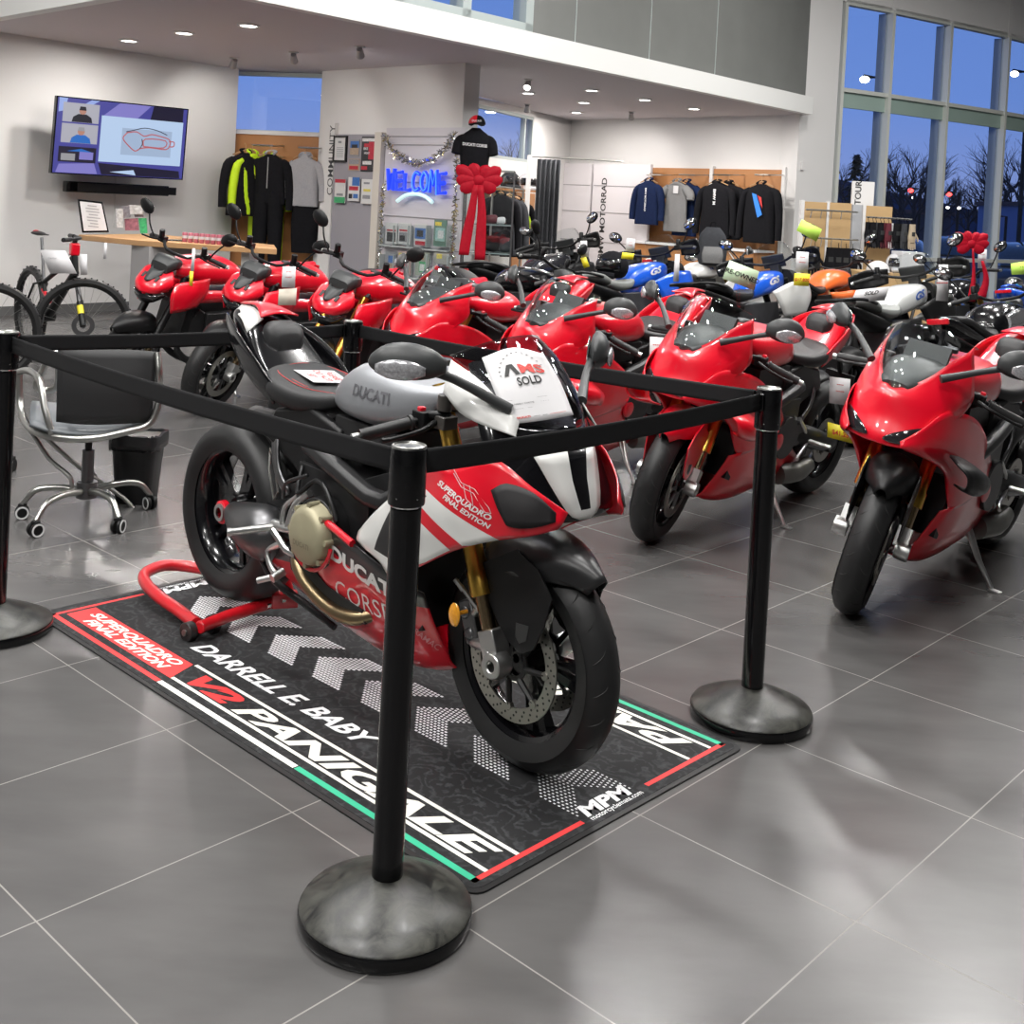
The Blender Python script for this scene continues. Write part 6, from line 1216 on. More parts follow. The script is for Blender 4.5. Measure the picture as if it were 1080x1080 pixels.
# recess, behind the counter
m = MB(); RW.box(m, -.12, .5, 1.32, 2.19, .0, .03); tag(mk('wall_panel_board', m, WOODP), 'orange wooden board under the small window, behind the hanging jackets', 'panel')
m = MB(); RW.box(m, -.16, .3, -.10, 2.24, .0, .05); RW.box(m, 1.32, .3, 1.37, 2.24, 0, .05); RW.box(m, -.16, 2.19, 1.37, 2.24, 0, .05); struct('trim_4', m, WALLM)
z1, a1_, b1_ = rail('short metal rail holding the riding suits', RW, 266, 153, 288, 154, .35); z2, a2_, b2_ = rail('short metal rail holding the grey hooded jacket', RW, 315, 155, 335, 157, .35)
def rp(u, off, dz=-.10, W=RW, z=None): p = W.px(u, 160, off); p.z = (z or z1)+dz; return p
garment('black riding jacket, leftmost on the rail behind the counter', 'jacket', rp(259, .45), RW.rz+.9, .46, .78, BC, .75)
garment('bright yellow-green riding jacket between two black ones', 'jacket', rp(266, .38), RW.rz+1.0, .42, .76, HV, .8, depth=.06)
def pants(t, w, h, d):
    for s in (-1, 1): m = MB(); m.loft([(s*.09, 0, -h+.12, .10, .08, .08), (s*.10, 0, -h-.3, .095, .075, .075), (s*.11, 0, -h-.75, .075, .06, .06)], 14, 3, ax='z'); mk('trouser_leg', m, BC, t)
garment('black two-piece riding suit with grey zip hanging behind the counter', 'riding suit', rp(286, .36), RW.rz, .46, .62, BC, .95, extra=pants, zipm=mat('zip grey', (.3, .3, .3), .5), neck=LG)
garment('yellow-green rain suit mostly hidden behind the black riding suit', 'riding suit', rp(284, .16), RW.rz, .50, .64, HV, .95, extra=lambda t, w, h, d: [mk('trouser_leg', MB().loft([(s*.16, 0, -h+.1, .08, .06, .06), (s*.17, 0, -h-.75, .06, .05, .05)], 12, 3, ax='z'), HV, t) for s in (-1, 1)])
garment('light grey hooded jacket beside the community panel', 'jacket', rp(322, .32, z=z2), RW.rz, .42, .62, LG, .7, hood=True)
m = MB(); p = rp(325, .30, z=z2); m.loft([(p.x, p.y, p.z-.62, .16, .07, .07), (p.x, p.y, p.z-.9, .17, .08, .08), (p.x, p.y, p.z-1.2, .15, .07, .07)], 18, 3, ax='z'); tag(mk('trousers', m, BC), 'black trousers hanging below the light grey hooded jacket', 'trousers')
# right back wall
zt0 = BW.sz(750, 178)[1]; sA, sB, sM = BW.sz(684, 200)[0], BW.sz(826, 200)[0], BW.sz(752, 200)[0]
for i, (p, q) in enumerate(((sA, sM-.03), (sM+.03, sB))): m = MB(); BW.box(m, p, .4, q, zt0, .0, .04); tag(mk('wall_panel_board', m, WOODP), 'orange wooden board behind the '+('navy jacket and grey shirt' if i == 0 else 'black hooded jackets'), 'panel', 'wooden boards on the back wall')
m = MB()
for q in (sA-.04, sM, sB+.04): BW.box(m, q-.03, .3, q+.03, zt0+.04, .0, .07)
struct('trim_5', m, WALLM)
BMWW = mat('white print', (.75, .76, .77))
def vt(txt, size, colr, dx=0, z=-.12, **k):
    def f(t, w, h, d): m = MB(); m.text(txt, size, (dx, -d-.012, z), (0, 0, -1), (1, 0, 0), bold=.03, **k); mk('printed_letters', m, colr, t, recalc=False)
    return f
for (u0, u1, lab) in ((682, 699, 'above the navy jacket'), (716, 733, 'above the grey shirt'), (752, 770, 'above the black hooded jackets'), (796, 812, 'above the black jacket with the blue print')): rz_, _, _ = rail('short metal rail '+lab, BW, u0, 184, u1, 185, .40)
zb = rz_
def bp(u, off=.40, dz=-.13): p = BW.px(u, 200, off); p.z = zb+dz; return p
def brz(off=0): return BW.rz+off
garment('navy blue zip jacket, leftmost on the right-hand wooden boards', 'jacket', bp(684, .48), brz(), .50, .70, NAVY, .75, extra=vt('BMW MOTORRAD', .045, BMWW), hood=False)
def tagx(t, w, h, d): m = MB(); m.box((.03, -d-.014, -.13), (.10, .003, .12)); mk('price_label', m, PAPER, t)
garment('grey short-sleeved shirt with a white price label', 'shirt', bp(714), brz(), .48, .78, GT, .18, extra=tagx, name='shirt', sl_w=.075, depth=.05)
garment('navy shirt peeking out behind the grey short-sleeved shirt', 'shirt', bp(724, .26), brz(), .50, .84, NAVY, .2, name='shirt', sl_w=.075, depth=.05)
garment('black hooded jacket with white vertical print on its chest', 'jacket', bp(756), brz(), .58, .82, BC, .85, hood=True, extra=vt('BMW M', .07, BMWW, .0, -.10, ))
garment('black hooded jacket hanging behind the printed one', 'jacket', bp(768, .27), brz(), .56, .84, BC, .85, hood=True)
def blup(t, w, h, d):
    m = MB(); m.add([(-.10, -d-.016, -.14), (-.02, -d-.018, -.16), (.10, -d-.016, -.45), (.02, -d-.016, -.50), (-.05, -d-.017, -.30)], [(0, 1, 2, 3, 4)]); m.mi(1).add([(0, -d-.017, -.17), (.07, -d-.016, -.2), (.10, -d-.015, -.36), (.06, -d-.017, -.30)], [(0, 1, 2, 3)]); mk('chest_print', m, [mat('blue print', (.03, .22, .75), .6), REDINK], t)
garment('black jacket with a blue and red chest print, rightmost on the boards', 'jacket', bp(803), brz(), .58, .86, BC, .85, extra=blup)
# low shelf unit with folded stock under the boards
sh = thing('display_shelf', 'low wooden shelf unit under the hanging jackets on the right', 'shelf'); m = MB(); BW.box(m, sA+.1, 0, sB-.1, .95, .05, .50); mk('cabinet', m, WOODP, sh)
m = MB(); BW.box(m, sA+.06, .95, sB-.06, .98, .04, .53); mk('top', m, WALLM, sh)
# booth panels with lettering
def panelW(lab, W, u0, u1, vtop, off, th, m_, z0=.05, name='partition_panel', cat='panel'):
    a0, a1 = W.sz(u0, 220, off)[0], W.sz(u1, 220, off)[0]; z = W.sz((u0+u1)/2, vtop, off)[1]; m = MB(); W.box(m, a0, z0, a1, z, off-th, off); return tag(mk(name, m, m_), lab, cat), (a0, a1, z)
PANW = mat('panel white', (.66, .63, .65), .5)
pA, dA = panelW('wide white partition panel between the dark curtain and the lettered panel', BW, 578, 622, 172, .22, .04, PANW)
pB, dB = panelW('white partition panel with tall black lettering beside the navy jacket', BW, 624, 684, 173, .26, .05, PANW)
m = MB(); BW.text(m, 'BMW MOTORRAD', .165, BW.sz(637, 250, .26)[0], BW.sz(632, 273, .26)[1], .264, rot=1, bold=.02); mk('lettering', m, INK, pB, recalc=False)
for (pp, dd) in ((pA, dA), (pB, dB)):
    m = MB()
    for z in (.9, 1.4, 1.85): BW.box(m, dd[0]+.02, z, dd[1]-.02, z+.012, .26 if pp is pB else .22, .266 if pp is pB else .226)
    mk('slot_trim', m, mat('slot grey', (.35, .34, .35), .4, metal=.5), pp)
cu = thing('curtain', 'dark grey changing-room curtain hanging right of the helmets', 'curtain'); q0, q1 = P(566, 190, 17.0), P(590, 191, 17.0); R = []; 
for i in range(41):
    f = i/40; R.append([Vector((q0.x+(q1.x-q0.x)*f, q0.y+.05*math.sin(f*30), z)) for z in (2.15, 1.6, 1.1, .55, .15)])
mk('cloth', MB().grid(R), mat('curtain grey', (.045, .048, .055), .8), cu, solid=.004); m = MB(); m.tube([Vector((q0.x-.1, q0.y, 2.18)), Vector((q0.x+1.25, q0.y, 2.18))], .012, 8); mk('curtain_rail', m, STEEL, cu)
tag(mk('booth_post', MB().box((q0.x-.12, q0.y, 1.1), (.07, .07, 2.2)), WALLM), 'white post at the left of the dark curtain', 'post')
# ------------------------------------------------------------------ community wall
def CB(m, u0, v0, u1, v1, o0, o1): return CW.pbox(m, u0, v0, u1, v1, o0, o1)
cp1 = thing('community_panel', 'tall white panel lettered COMMUNITY with a grey notice board', 'notice board'); m = MB(); CB(m, 341, 130, 353, 300, .004, .06); m.v = [Vector((v.x, v.y, max(.02, v.z-(.6 if v.z < 1 else 0)))) for v in m.v]; mk('side_strip', m, WALLM, cp1)
m = MB(); CB(m, 353, 142, 398, 300, .004, .045); m.v = [Vector((v.x, v.y, max(.02, v.z-(.6 if v.z < 1 else 0)))) for v in m.v]; mk('grey_board', m, mat('felt grey', (.30, .29, .32), .9), cp1)
m = MB(); CB(m, 398, 140, 405, 300, .004, .10); m.v = [Vector((v.x, v.y, max(.02, v.z-(.6 if v.z < 1 else 0)))) for v in m.v]; mk('side_strip', m, mat('cream edge', (.60, .56, .50), .6), cp1)
m = MB(); CW.text(m, 'COMMUNITY', .142, CW.sz(352, 170, .06)[0], CW.sz(344, 206, .06)[1], .064, rot=1, bold=.005); mk('lettering', m, mat('letter grey', (.08, .08, .085), .6), cp1, recalc=False)
slat = thing('slat_wall', 'white slatted display wall behind the blue WELCOME sign', 'display wall'); m = MB(); CB(m, 406, 135, 489, 300, .004, .04); m.v = [Vector((v.x, v.y, max(.02, v.z-(.6 if v.z < 1 else 0)))) for v in m.v]; mk('board', m, mat('slat white', (.60, .58, .62), .5), slat)
m = MB(); s0, s1 = CW.sz(406, 200, .04)[0], CW.sz(489, 200, .04)[0]
for v in (144, 153, 193, 230, 262): z = CW.sz(448, v, .04)[1]; CW.box(m, s0, z-.006, s1, z+.006, .038, .046)
mk('slot_trim', m, mat('slot grey', (.35, .34, .35), .4, metal=.5), slat)
def poster(name, lab, cat, u0, v0, u1, v1, off, bcol, blocks, frame=None, group=None, bulge=0, texts=()):
    t = thing(name, lab, cat, group=group); a0, z1 = CW.sz(u0, (v0+v1)/2, off)[0], CW.sz((u0+u1)/2, v0, off)[1]; a1, z0 = CW.sz(u1, (v0+v1)/2, off)[0], CW.sz((u0+u1)/2, v1, off)[1]
    m = MB(); CW.box(m, a0, z0, a1, z1, off-.012, off); mk('sheet', m, mat('print %s' % lab[:24], bcol, .5), t)
    if frame:
        m = MB(); b = .022
        for r in ((a0-b, z0-b, a1+b, z0), (a0-b, z1, a1+b, z1+b), (a0-b, z0, a0, z1), (a1, z0, a1+b, z1)): CW.box(m, *r, off-.015, off+.012)
        mk('frame', m, frame, t)
    if blocks:
        ms, m = [], MB()
        for i, (x0, y0, x1, y1, c) in enumerate(blocks):
            key = 'ink %.2f %.2f %.2f' % c; mm2 = mat(key, c, .55, noise=(60, .5)); 
            if mm2 not in ms: ms.append(mm2)
            m.mi(ms.index(mm2)); w, h = a1-a0, z1-z0; CW.box(m, a0+w*x0, z0+h*y0, a0+w*x1, z0+h*y1, off, off+.002+.0004*i)
        mk('printed_picture', m, ms, t)
    for (s, fx, fy, sz_, k) in texts:
        m = MB(); CW.text(m, s, sz_*(z1-z0), a0+(a1-a0)*fx, z0+(z1-z0)*fy, off+.006, bold=.03, align='CENTER'); mk('printed_title', m, k, t, recalc=False)
    return t
wh, dk, rd, bl, gn, gy, tn, ye = (.62, .62, .62), (.03, .03, .035), (.45, .03, .05), (.05, .15, .42), (.06, .35, .15), (.25, .25, .27), (.40, .30, .22), (.65, .55, .10)
poster('framed_notice', 'black-framed white notice at the top left of the grey board', 'picture frame', 353, 145, 364.5, 169, .06, wh, [(.3, .75, .6, .85, gy)]+[(.2, .15+.08*k, .8, .17+.08*k, gy) for k in range(6)], frame=BLK)
poster('poster', 'small dark photo poster beside the framed notice', 'poster', 369, 147, 379, 165, .052, gy, [(.05, .5, .95, .9, bl), (.05, .1, .95, .5, tn), (.2, .5, .8, .7, dk)])
poster('poster', 'tall dark and red event poster, rightmost on the grey board', 'poster', 381, 144, 395, 181, .054, dk, [(.05, .86, .95, .95, wh), (.55, .35, .97, .85, rd), (.05, .05, .5, .15, rd), (.2, .7, .8, .8, rd), (.15, .2, .8, .3, wh)], texts=(('BIKE', .35, .62, .10, PAPER), ('NIGHT', .45, .50, .08, PAPER)))
poster('poster', 'small reddish landscape poster under the dark photo poster', 'poster', 367.5, 167.5, 379, 180, .052, tn, [(.05, .55, .95, .95, gy), (.1, .1, .9, .4, rd)])
poster('leaflet', 'red, white and green leaflet in the lower row of the grey board', 'leaflet', 353, 189, 364, 214, .08, wh, [(0, .85, 1, 1, rd), (0, 0, 1, .25, gn), (.2, .3, .8, .4, gy)], texts=())
poster('leaflet', 'blue and white leaflet, middle of the lower row', 'leaflet', 367, 187, 379, 212, .08, wh, [(.35, .65, 1, 1, bl), (.1, .45, .9, .62, rd), (.1, .1, .4, .3, dk), (.5, .12, .9, .3, bl)])
poster('leaflet', 'white leaflet with small grey print, right of the lower row', 'leaflet', 381, 189, 393, 215, .08, wh, [(.2, .8, .7, .88, gy), (.2, .5, .8, .6, ye), (.15, .2, .8, .35, gy)])
mags = [('motorcycle magazine with white border, top row first from left', 407, 235, 418.5, 257, wh, [(.1, .1, .9, .55, dk), (.1, .6, .9, .68, rd)], ''), ('motorcycle magazine with white border, top row second from left', 420, 235, 432.5, 257.5, wh, [(.1, .1, .9, .55, gy), (.15, .15, .6, .4, dk), (.1, .6, .9, .68, rd)], ''),
    ('red and blue sports magazine, top row third from left', 437, 236, 450.5, 259, wh, [(.05, .3, .95, .8, bl), (.2, .4, .7, .7, dk), (.1, .02, .9, .2, rd)], ''), ('green and teal magazine, top row rightmost', 457.5, 232, 470.5, 260, (.12, .22, .18), [(.1, .78, .6, .92, ye), (.15, .2, .9, .7, (.30, .50, .48)), (.35, .3, .8, .6, wh)], ''),
    ('blue and yellow magazine, bottom row first from left', 406, 266, 417, 290, (.3, .3, .32), [(.3, .55, .95, .85, bl), (.2, .2, .8, .5, tn)], ''), ('pink and yellow magazine, bottom row second from left', 419, 265, 433, 290, (.45, .32, .30), [(.1, .72, .7, .92, ye), (.15, .1, .85, .55, (.45, .15, .22))], ''),
    ('orange and green magazine, bottom row third from left', 438, 266, 452, 291, (.30, .33, .28), [(.1, .7, .6, .9, (.6, .2, .05)), (.3, .15, .9, .6, gn), (.35, .2, .7, .5, wh)], ''), ('grey magazine with a yellow badge, bottom row rightmost', 457, 266, 473, 291, (.34, .34, .32), [(.2, .72, .55, .92, ye), (.3, .1, .9, .5, dk)], '')]
for (lab, u0, v0, u1, v1, c, bk, tx) in mags: poster('magazine', lab, 'magazine', u0, v0, u1, v1, .12, c, bk, texts=((tx, .5, .80, .15, INK),) if tx else (), group='magazines in the clear rack')
rk = thing('magazine_rack', 'clear acrylic magazine rack on the slatted wall', 'rack'); 
for v0, v1 in ((234, 261), (264, 293)):
    m = MB(); CB(m, 405, v0+3, 477, v1, .135, .139); mk('front_sheet', m, CGL, rk); m = MB(); CB(m, 405, v1, 477, v1+1.6, .06, .14); mk('shelf_lip', m, mat('acrylic edge', (.55, .60, .60), .2, trans=.3), rk)
    m = MB()
    for u in (405, 419.3, 434.7, 454, 476): CB(m, u, v0+4, u+.8, v1, .06, .138)
    mk('divider', m, mat('acrylic edge', (.55, .60, .60), .2), rk)
# neon sign and garland
NE = mat('neon blue', (.02, .05, .6), .4, emit=(.015, .05, .9), es=1.0); NE2 = mat('neon light blue', (.1, .3, .9), .4, emit=(.06, .25, 1.0), es=1.0); NW = mat('neon pale arc', (.6, .8, .8), .4, emit=(.42, .62, .62), es=.9)
ne = thing('neon_sign', 'blue lettered WELCOME sign with a pale arc below it', 'neon sign'); a0, zb_ = CW.sz(408, 203, .12)[0], CW.sz(440, 201, .12)[1]; a1 = CW.sz(472, 200, .12)[0]; zt_ = CW.sz(440, 181, .12)[1]; H_ = zt_-zb_
STR = {'W': [[(0, 1), (.22, 0), (.45, .7), (.62, 0), (.85, 1)]], 'E': [[(.8, 1), (0, .95), (.1, 0), (.85, .05)], [(.05, .5), (.7, .52)]], 'L': [[(.1, 1), (.1, 0), (.8, .02)]], 'C': [[(.8, .9), (.4, 1), (.1, .7), (.1, .25), (.4, 0), (.8, .12)]], 'O': [[(.4, 1), (.1, .7), (.1, .25), (.4, 0), (.75, .25), (.75, .7), (.4, 1)]], 'M': [[(.0, 0), (.15, 1), (.45, .35), (.75, 1), (.9, -.1)]]}
W8 = (a1-a0)/7.05
for i, chx in enumerate('WELCOME'):
    hh = H_*(1.12, .95, .9, .95, 1.0, 1.15, 1.05)[i]; dz = (0, .0, .0, 0, 0, -.06*H_, -.02)[i]; m = MB()
    for st in STR[chx]:
        pts = [CW.pt(a0+W8*(i+x*1.02), zb_+hh*y+dz, .12) for x, y in st]; m.mi(0).tube(pts, .023, 8, sm=3 if chx in 'CO' else 0)
        pts = [CW.pt(a0+W8*(i+x*1.02)+.008, zb_+hh*y+dz, .145) for x, y in st]
        if i in (3, 4, 5): m.mi(1).tube(pts, .006, 6, sm=3 if chx in 'CO' else 0)
    mk('letter', m, [NE, NE2], ne)
m = MB(); m.tube([CW.px(419, 212, .12), CW.px(428, 206, .12), CW.px(438, 204.5, .12), CW.px(448, 207, .12), CW.px(456, 213.5, .12)], .022, 8, sm=3); mk('arc', m, NW, ne)
gm_ = [mat('tinsel silver', (.75, .75, .78), .18, metal=1), mat('tinsel gold', (.8, .7, .35), .2, metal=1)]
def tinsel(lab, pts, n, spread, mats=0):
    t = thing('tinsel_garland', lab, 'garland', group='tinsel on the slatted wall'); m = MB(); P_ = crl(pts, 12); m.tube(P_, .004, 5); rnd = random.Random(lab)
    for i in range(n):
        f = rnd.random()*(len(P_)-1.001); k = int(f); c = P_[k].lerp(P_[k+1], f-k); d = Vector((rnd.uniform(-1, 1), rnd.uniform(-1, .2), rnd.uniform(-1, 1))).normalized()*spread*rnd.uniform(.6, 1.2); w = d.cross(Vector((.3, 1, .2))).normalized()*.007
        m.mi(1 if rnd.random() < .2+mats else 0).add([c+w, c-w, c+d-w*.5, c+d+w*.5], [(0, 1, 2, 3)])
    mk('tinsel', m, gm_, t, recalc=False)
tinsel('silver tinsel garland swagged above the WELCOME sign', [CW.px(u, v, .12) for u, v in ((406, 143), (412, 156), (424, 167), (440, 172), (456, 168), (470, 157), (479, 142))], 420, .055)
tinsel('silver tinsel hanging down the left side of the slatted wall', [CW.px(u, v, .12) for u, v in ((405, 195), (403, 225), (401, 260), (398, 292))], 220, .04, .1)
tinsel('silver tinsel hanging down the right side of the slatted wall', [CW.px(u, v, .12) for u, v in ((482, 150), (481, 200), (478, 250), (476, 292))], 260, .045, .15)
# shirt bust with cap and big bow
Yb = 12.35
bs = thing('shirt_bust', 'black short-sleeved shirt on a bust stand beside the slatted wall', 'mannequin', P(502, 138, Yb)); bs.scale = (.88, 1, 1); m = MB()
m.loft([(0, 0, .03, .05, .045, .045), (0, 0, -.0, .09, .06, .06), (0, 0, -.04, .15, .09, .09), (0, 0, -.10, .185, .11, .11), (0, 0, -.22, .185, .12, .12), (0, 0, -.36, .17, .11, .11), (0, 0, -.46, .165, .10, .10)], 24, 4, ax='z'); mk('shirt', m, BC, bs)
for s in (-1, 1): m = MB(); m.tube([(s*.13, 0, -.085), (s*.19, 0, -.13), (s*.215, -.02, -.25)], [.055, .07, .07], 12, sm=3); mk('sleeve', m, BC, bs)
m = MB(); m.text('DUCATI CORSE', .042, (0, -.128, -.17), (1, 0, -.05), (0, 0, 1), bold=.03, align='CENTER'); mk('chest_lettering', m, PAPER, bs, recalc=False)
m = MB(); m.cyl((0, 0, -.46), (0, 0, -.62), .012, n=10); m.lathe([(0, -.63), (.12, -.63), (.12, -.615), (0, -.61)], n=24); mk('stand', m, STEEL, bs)
cpx = thing('cap', 'black and red peaked cap on top of the shirt bust', 'cap', P(503, 131, Yb)); m = MB()
m.ell((0, 0, 0), (.088, .10, .085), 20); m.v = [v for v in m.v]; M2 = MB(); M2.ell((.0, .0, .0), (.088, .10, .085), 20); 
R = [[Vector((math.cos(a)*math.cos(b)*.09, math.sin(a)*math.cos(b)*.10, math.sin(b)*.095)) for b in [PI/2*k/6 for k in range(7)]] for a in [2*PI*j/24 for j in range(25)]]
m = MB().grid(R); m.m = [1 if 11 <= i//6 <= 17 else 0 for i in range(len(m.f))]; mk('crown', m, [BC, RED], cpx, solid=.003)
m = MB(); m.patch([[(-.085, -.02, -.002), (0, -.09, .012), (.085, -.02, -.002)], [(-.08, -.09, -.02), (0, -.16, .0), (.08, -.09, -.02)], [(-.05, -.14, -.03), (0, -.185, -.015), (.05, -.14, -.03)]], 4, 4); mk('peak', m, BC, cpx, solid=.003)
m = MB(); m.text('DUCATI', .028, (0, -.105, .02), (1, 0, 0), (0, 0, 1), bold=.02, align='CENTER'); mk('cap_lettering', m, PAPER, cpx, recalc=False)
bow('gift_bow', 'large red velvet bow with two long ribbons below the shirt bust', 505, 190, Yb-.22, .50, [[(502, 195, .03), (497, 225, .045), (492, 250, .055), (489, 269, .055)], [(507, 195, .03), (508, 225, .045), (507, 250, .055), (506, 274, .055)]])
# glass display case
dc = thing('display_case', 'glass display case under the shirt bust holding small goods', 'display case'); x0, x1 = P(492, 180, 12.4).x, P(543, 180, 12.4).x; ya, yb_ = 12.15, 12.6; zc = P(515, 178, 12.4).z-.02
m = MB(); m.box(((x0+x1)/2, (ya+yb_)/2, .25), (x1-x0, yb_-ya, .5)); mk('cabinet', m, mat('cabinet grey', (.35, .34, .34), .6), dc); m = MB()
for x in (x0, x1):
    for y in (ya, yb_): m.box((x, y, (zc+.5)/2), (.018, .018, zc-.5))
mk('frame', m, DALU, dc); m = MB(); m.box(((x0+x1)/2, ya, (zc+.5)/2), (x1-x0, .005, zc-.5)); m.box((x1, (ya+yb_)/2, (zc+.5)/2), (.005, yb_-ya, zc-.5)); m.box((x0, (ya+yb_)/2, (zc+.5)/2), (.005, yb_-ya, zc-.5)); mk('glass', m, CGL, dc)
for z in (.62, .95, 1.25, zc): m = MB(); m.box(((x0+x1)/2, (ya+yb_)/2, z), (x1-x0, yb_-ya, .012)); mk('shelf', m, mat('glass shelf', (.35, .42, .42), .1, alpha=.6), dc)
for i, (u, z, c, r, lab) in enumerate(((522, 1.06, BC, (.09, .06, .09), 'black glove on the upper glass shelf of the display case'), (536, 1.05, DG, (.07, .06, .08), 'dark grey pouch on the upper glass shelf'), (520, 1.33, mat('maroon', (.12, .02, .03), .6), (.07, .05, .05), 'maroon cap inside the top of the display case'), (530, 1.32, PAPER, (.05, .04, .04), 'small white box inside the top of the case'), (519, .70, PAPER, (.06, .05, .05), 'white cup on the lowest glass shelf of the case'), (534, .70, BC, (.09, .06, .07), 'black folded cloth on the lowest glass shelf'))):
    p = P(u, 200, 12.4); m = MB(); m.loft([(p.x-r[0], p.y, z, .02, .02, .02), (p.x-r[0]*.7, p.y, z, r[1], r[2]*.8, r[2]*.9), (p.x+r[0]*.6, p.y, z, r[1], r[2], r[2]*.9), (p.x+r[0], p.y, z, .02, .02, .02)], 12, 3); o_ = mk('shop_item', m, c); zz = min(v.z for v in m.v); base = max(q for q in (.626, .956, 1.256) if q < z); 
    for v in o_.data.vertices: v.co.z += base+.002-zz
    tag(o_, lab, 'accessory', 'small goods in the display case')
# helmets and back packs by the far window
def helmet(lab, c, r, m1, m2=None, rz=-1.6):
    t = thing('helmet', lab, 'helmet', c, rz); m = MB(); m.ell((0, 0, 0), (r*1.12, r, r), 20); m.v = [Vector((v.x, v.y, max(v.z, -r*.72))) for v in m.v]; mk('shell', m, m1, t); m = MB()
    R = [[Vector((math.cos(a)*r*1.15*math.cos(b), math.sin(a)*r*1.04*math.cos(b), math.sin(b)*r*1.04)) for a in [-1.1+2.2*k/8 for k in range(9)]] for b in (-.22, .0, .25, .5)]; mk('visor', MB().grid(R), m2 or LENS, t, solid=.003)
    m = MB(); m.tube([(r*.9, -r*.7, -r*.55), (r*1.2, 0, -r*.5), (r*.9, r*.7, -r*.55)], r*.2, 8, sm=3); mk('chin_bar', m, m1, t); return t
hs = thing('helmet_shelf', 'wall shelf by the far window carrying two helmets', 'shelf'); 
sp1, sp2 = FW.sz(528, 196, .35)[0], FW.sz(566, 196, .35)[0]; zs_ = FW.sz(548, 200, .3)[1]
m = MB(); FW.box(m, sp1, zs_-.03, sp2, zs_, .0, .38); mk('board', m, WOODP, hs)
for (u, lab, a, b) in ((538, 'dark helmet with a pale stripe beside the shirt bust', DG, None), (556, 'white and black helmet on the shelf beside the curtain post', mat('helmet white', (.6, .6, .62), .25, coat=1), BLK)):
    q = FW.px(u, 190, .2); q.z = zs_+.112; helmet(lab, q, .155, a, b, -1.2)
a0_, a1_2 = FW.sz(541, 220)[0], FW.sz(562, 220)[0]; m = MB(); FW.box(m, a0_, .3, a1_2, zs_-.04, 0, .03); tag(mk('wall_panel_board', m, WOODP), 'narrow orange wooden board under the helmet shelf', 'panel')
for i, (u, v, sz_, lab) in enumerate(((528, 205, .55, 'black riding jacket, nearest behind the display case'), (537, 207, .52, 'dark jacket, second behind the display case'), (545, 210, .50, 'dark jacket, farthest behind the display case'))):
    q = P(u, v, 16.3+i*.45); garment(lab, 'jacket', q, FW.rz-PI/2+.9, .5, .85, (BC, DG, BC)[i], .8)
m = MB(); q = P(547, 204, 16.8); rl = thing('clothes_rail', 'metal rail carrying the dark jackets behind the display case', 'rail', group='hanging rails on the wooden panels'); m.tube([P(520, 196, 15.9), P(552, 200, 17.7)], .012, 8); m.tube([P(552, 200, 17.7), Vector((P(552, 200, 17.7).x, P(552, 200, 17.7).y, .0))], .015, 8); m.tube([P(520, 196, 15.9), Vector((P(520, 196, 15.9).x, P(520, 196, 15.9).y, .0))], .015, 8); mk('bar', m, STEEL, rl)
hh_ = thing('helmet', 'yellow-green helmet hanging at the wooden board, in front of the dark jackets', 'helmet', P(553, 235, 17.4)); m = MB(); m.ell((0, 0, 0), (.16, .17, .2), 18); mk('shell', m, HV, hh_); m = MB(); m.ell((-.05, -.10, -.10), (.10, .10, .10), 14); mk('neck_opening', m, BC, hh_); m = MB(); m.tube([(0, 0, .2), (0, .1, .3), (.05, .4, .3)], .01, 6); mk('hook', m, STEEL, hh_)
# ------------------------------------------------------------------ glove rack in front of the big windows
YR = 14.9
rkw = thing('glove_rack', 'light wooden display rack with steel hooks before the big windows', 'rack')
def rp_(u, v, Y=YR): return P(u, v, Y)
def slab(m, u0, v0, u1, v1, Y, th=.04, z0=None):
    a, b = P(u0, v0, Y), P(u1, v0, Y); z1 = (a.z+P(u1, v0, Y).z)/2; z0 = z0 if z0 is not None else P((u0+u1)/2, v1, Y).z; m.box(((a.x+b.x)/2, Y, (z0+z1)/2), (abs(b.x-a.x), th, z1-z0)); return z0, z1
m = MB(); slab(m, 848, 213, 872, 300, YR, z0=.2); mk('wood_panel', m, WOODL, rkw); m = MB(); slab(m, 874.5, 214, 898, 300, YR, z0=.2); mk('wood_panel', m, WOODL, rkw)
m = MB(); slab(m, 844.5, 211, 848, 300, YR, .10, 0); slab(m, 872, 212, 874.5, 300, YR, .08, 0); mk('upright', m, WALLM, rkw)
for v in (221, 250.5, 276): 
    m = MB(); a, b = P(850, v, YR-.12), P(905, v+3, YR-.12); b.z = a.z; m.tube([a, b], .012, 6); mk('rail', m, STEEL, rkw)
    m = MB()
    for k in range(5): q = a.lerp(b, .12+.19*k); m.tube([q, q+Vector((-.10, -.32, -.10))], .006, 6)
    if v < 276: mk('hook', m, STEEL, rkw)
m = MB(); slab(m, 899, 216, 912, 300, YR+.02, .06, 0); tag(mk('display_post', m, mat('silver grey post', (.42, .43, .45), .4)), 'tall silver-grey post between the two wooden racks', 'post')
ts = thing('sign_panel', 'white vertical sign lettered TOUR above the wooden racks', 'sign'); m = MB(); slab(m, 899, 191.5, 922, 217, YR+.12, .05, P(910, 300, YR).z); mk('panel', m, WALLM, ts)
m = MB(); q = P(907.5, 216, YR+.09); m.text('TOUR', .112, q, (0, 0, 1), (-1, 0, 0), bold=.01); mk('lettering', m, INK, ts, recalc=False)
rk2 = thing('glove_rack', 'smaller wooden rack right of the silver-grey post, hung with gloves', 'rack'); m = MB(); slab(m, 912.5, 217.5, 941, 300, YR, z0=.2); mk('wood_panel', m, WOODL, rk2); m = MB(); slab(m, 909.5, 216, 912.5, 300, YR, .1, 0); mk('upright', m, WALLM, rk2)
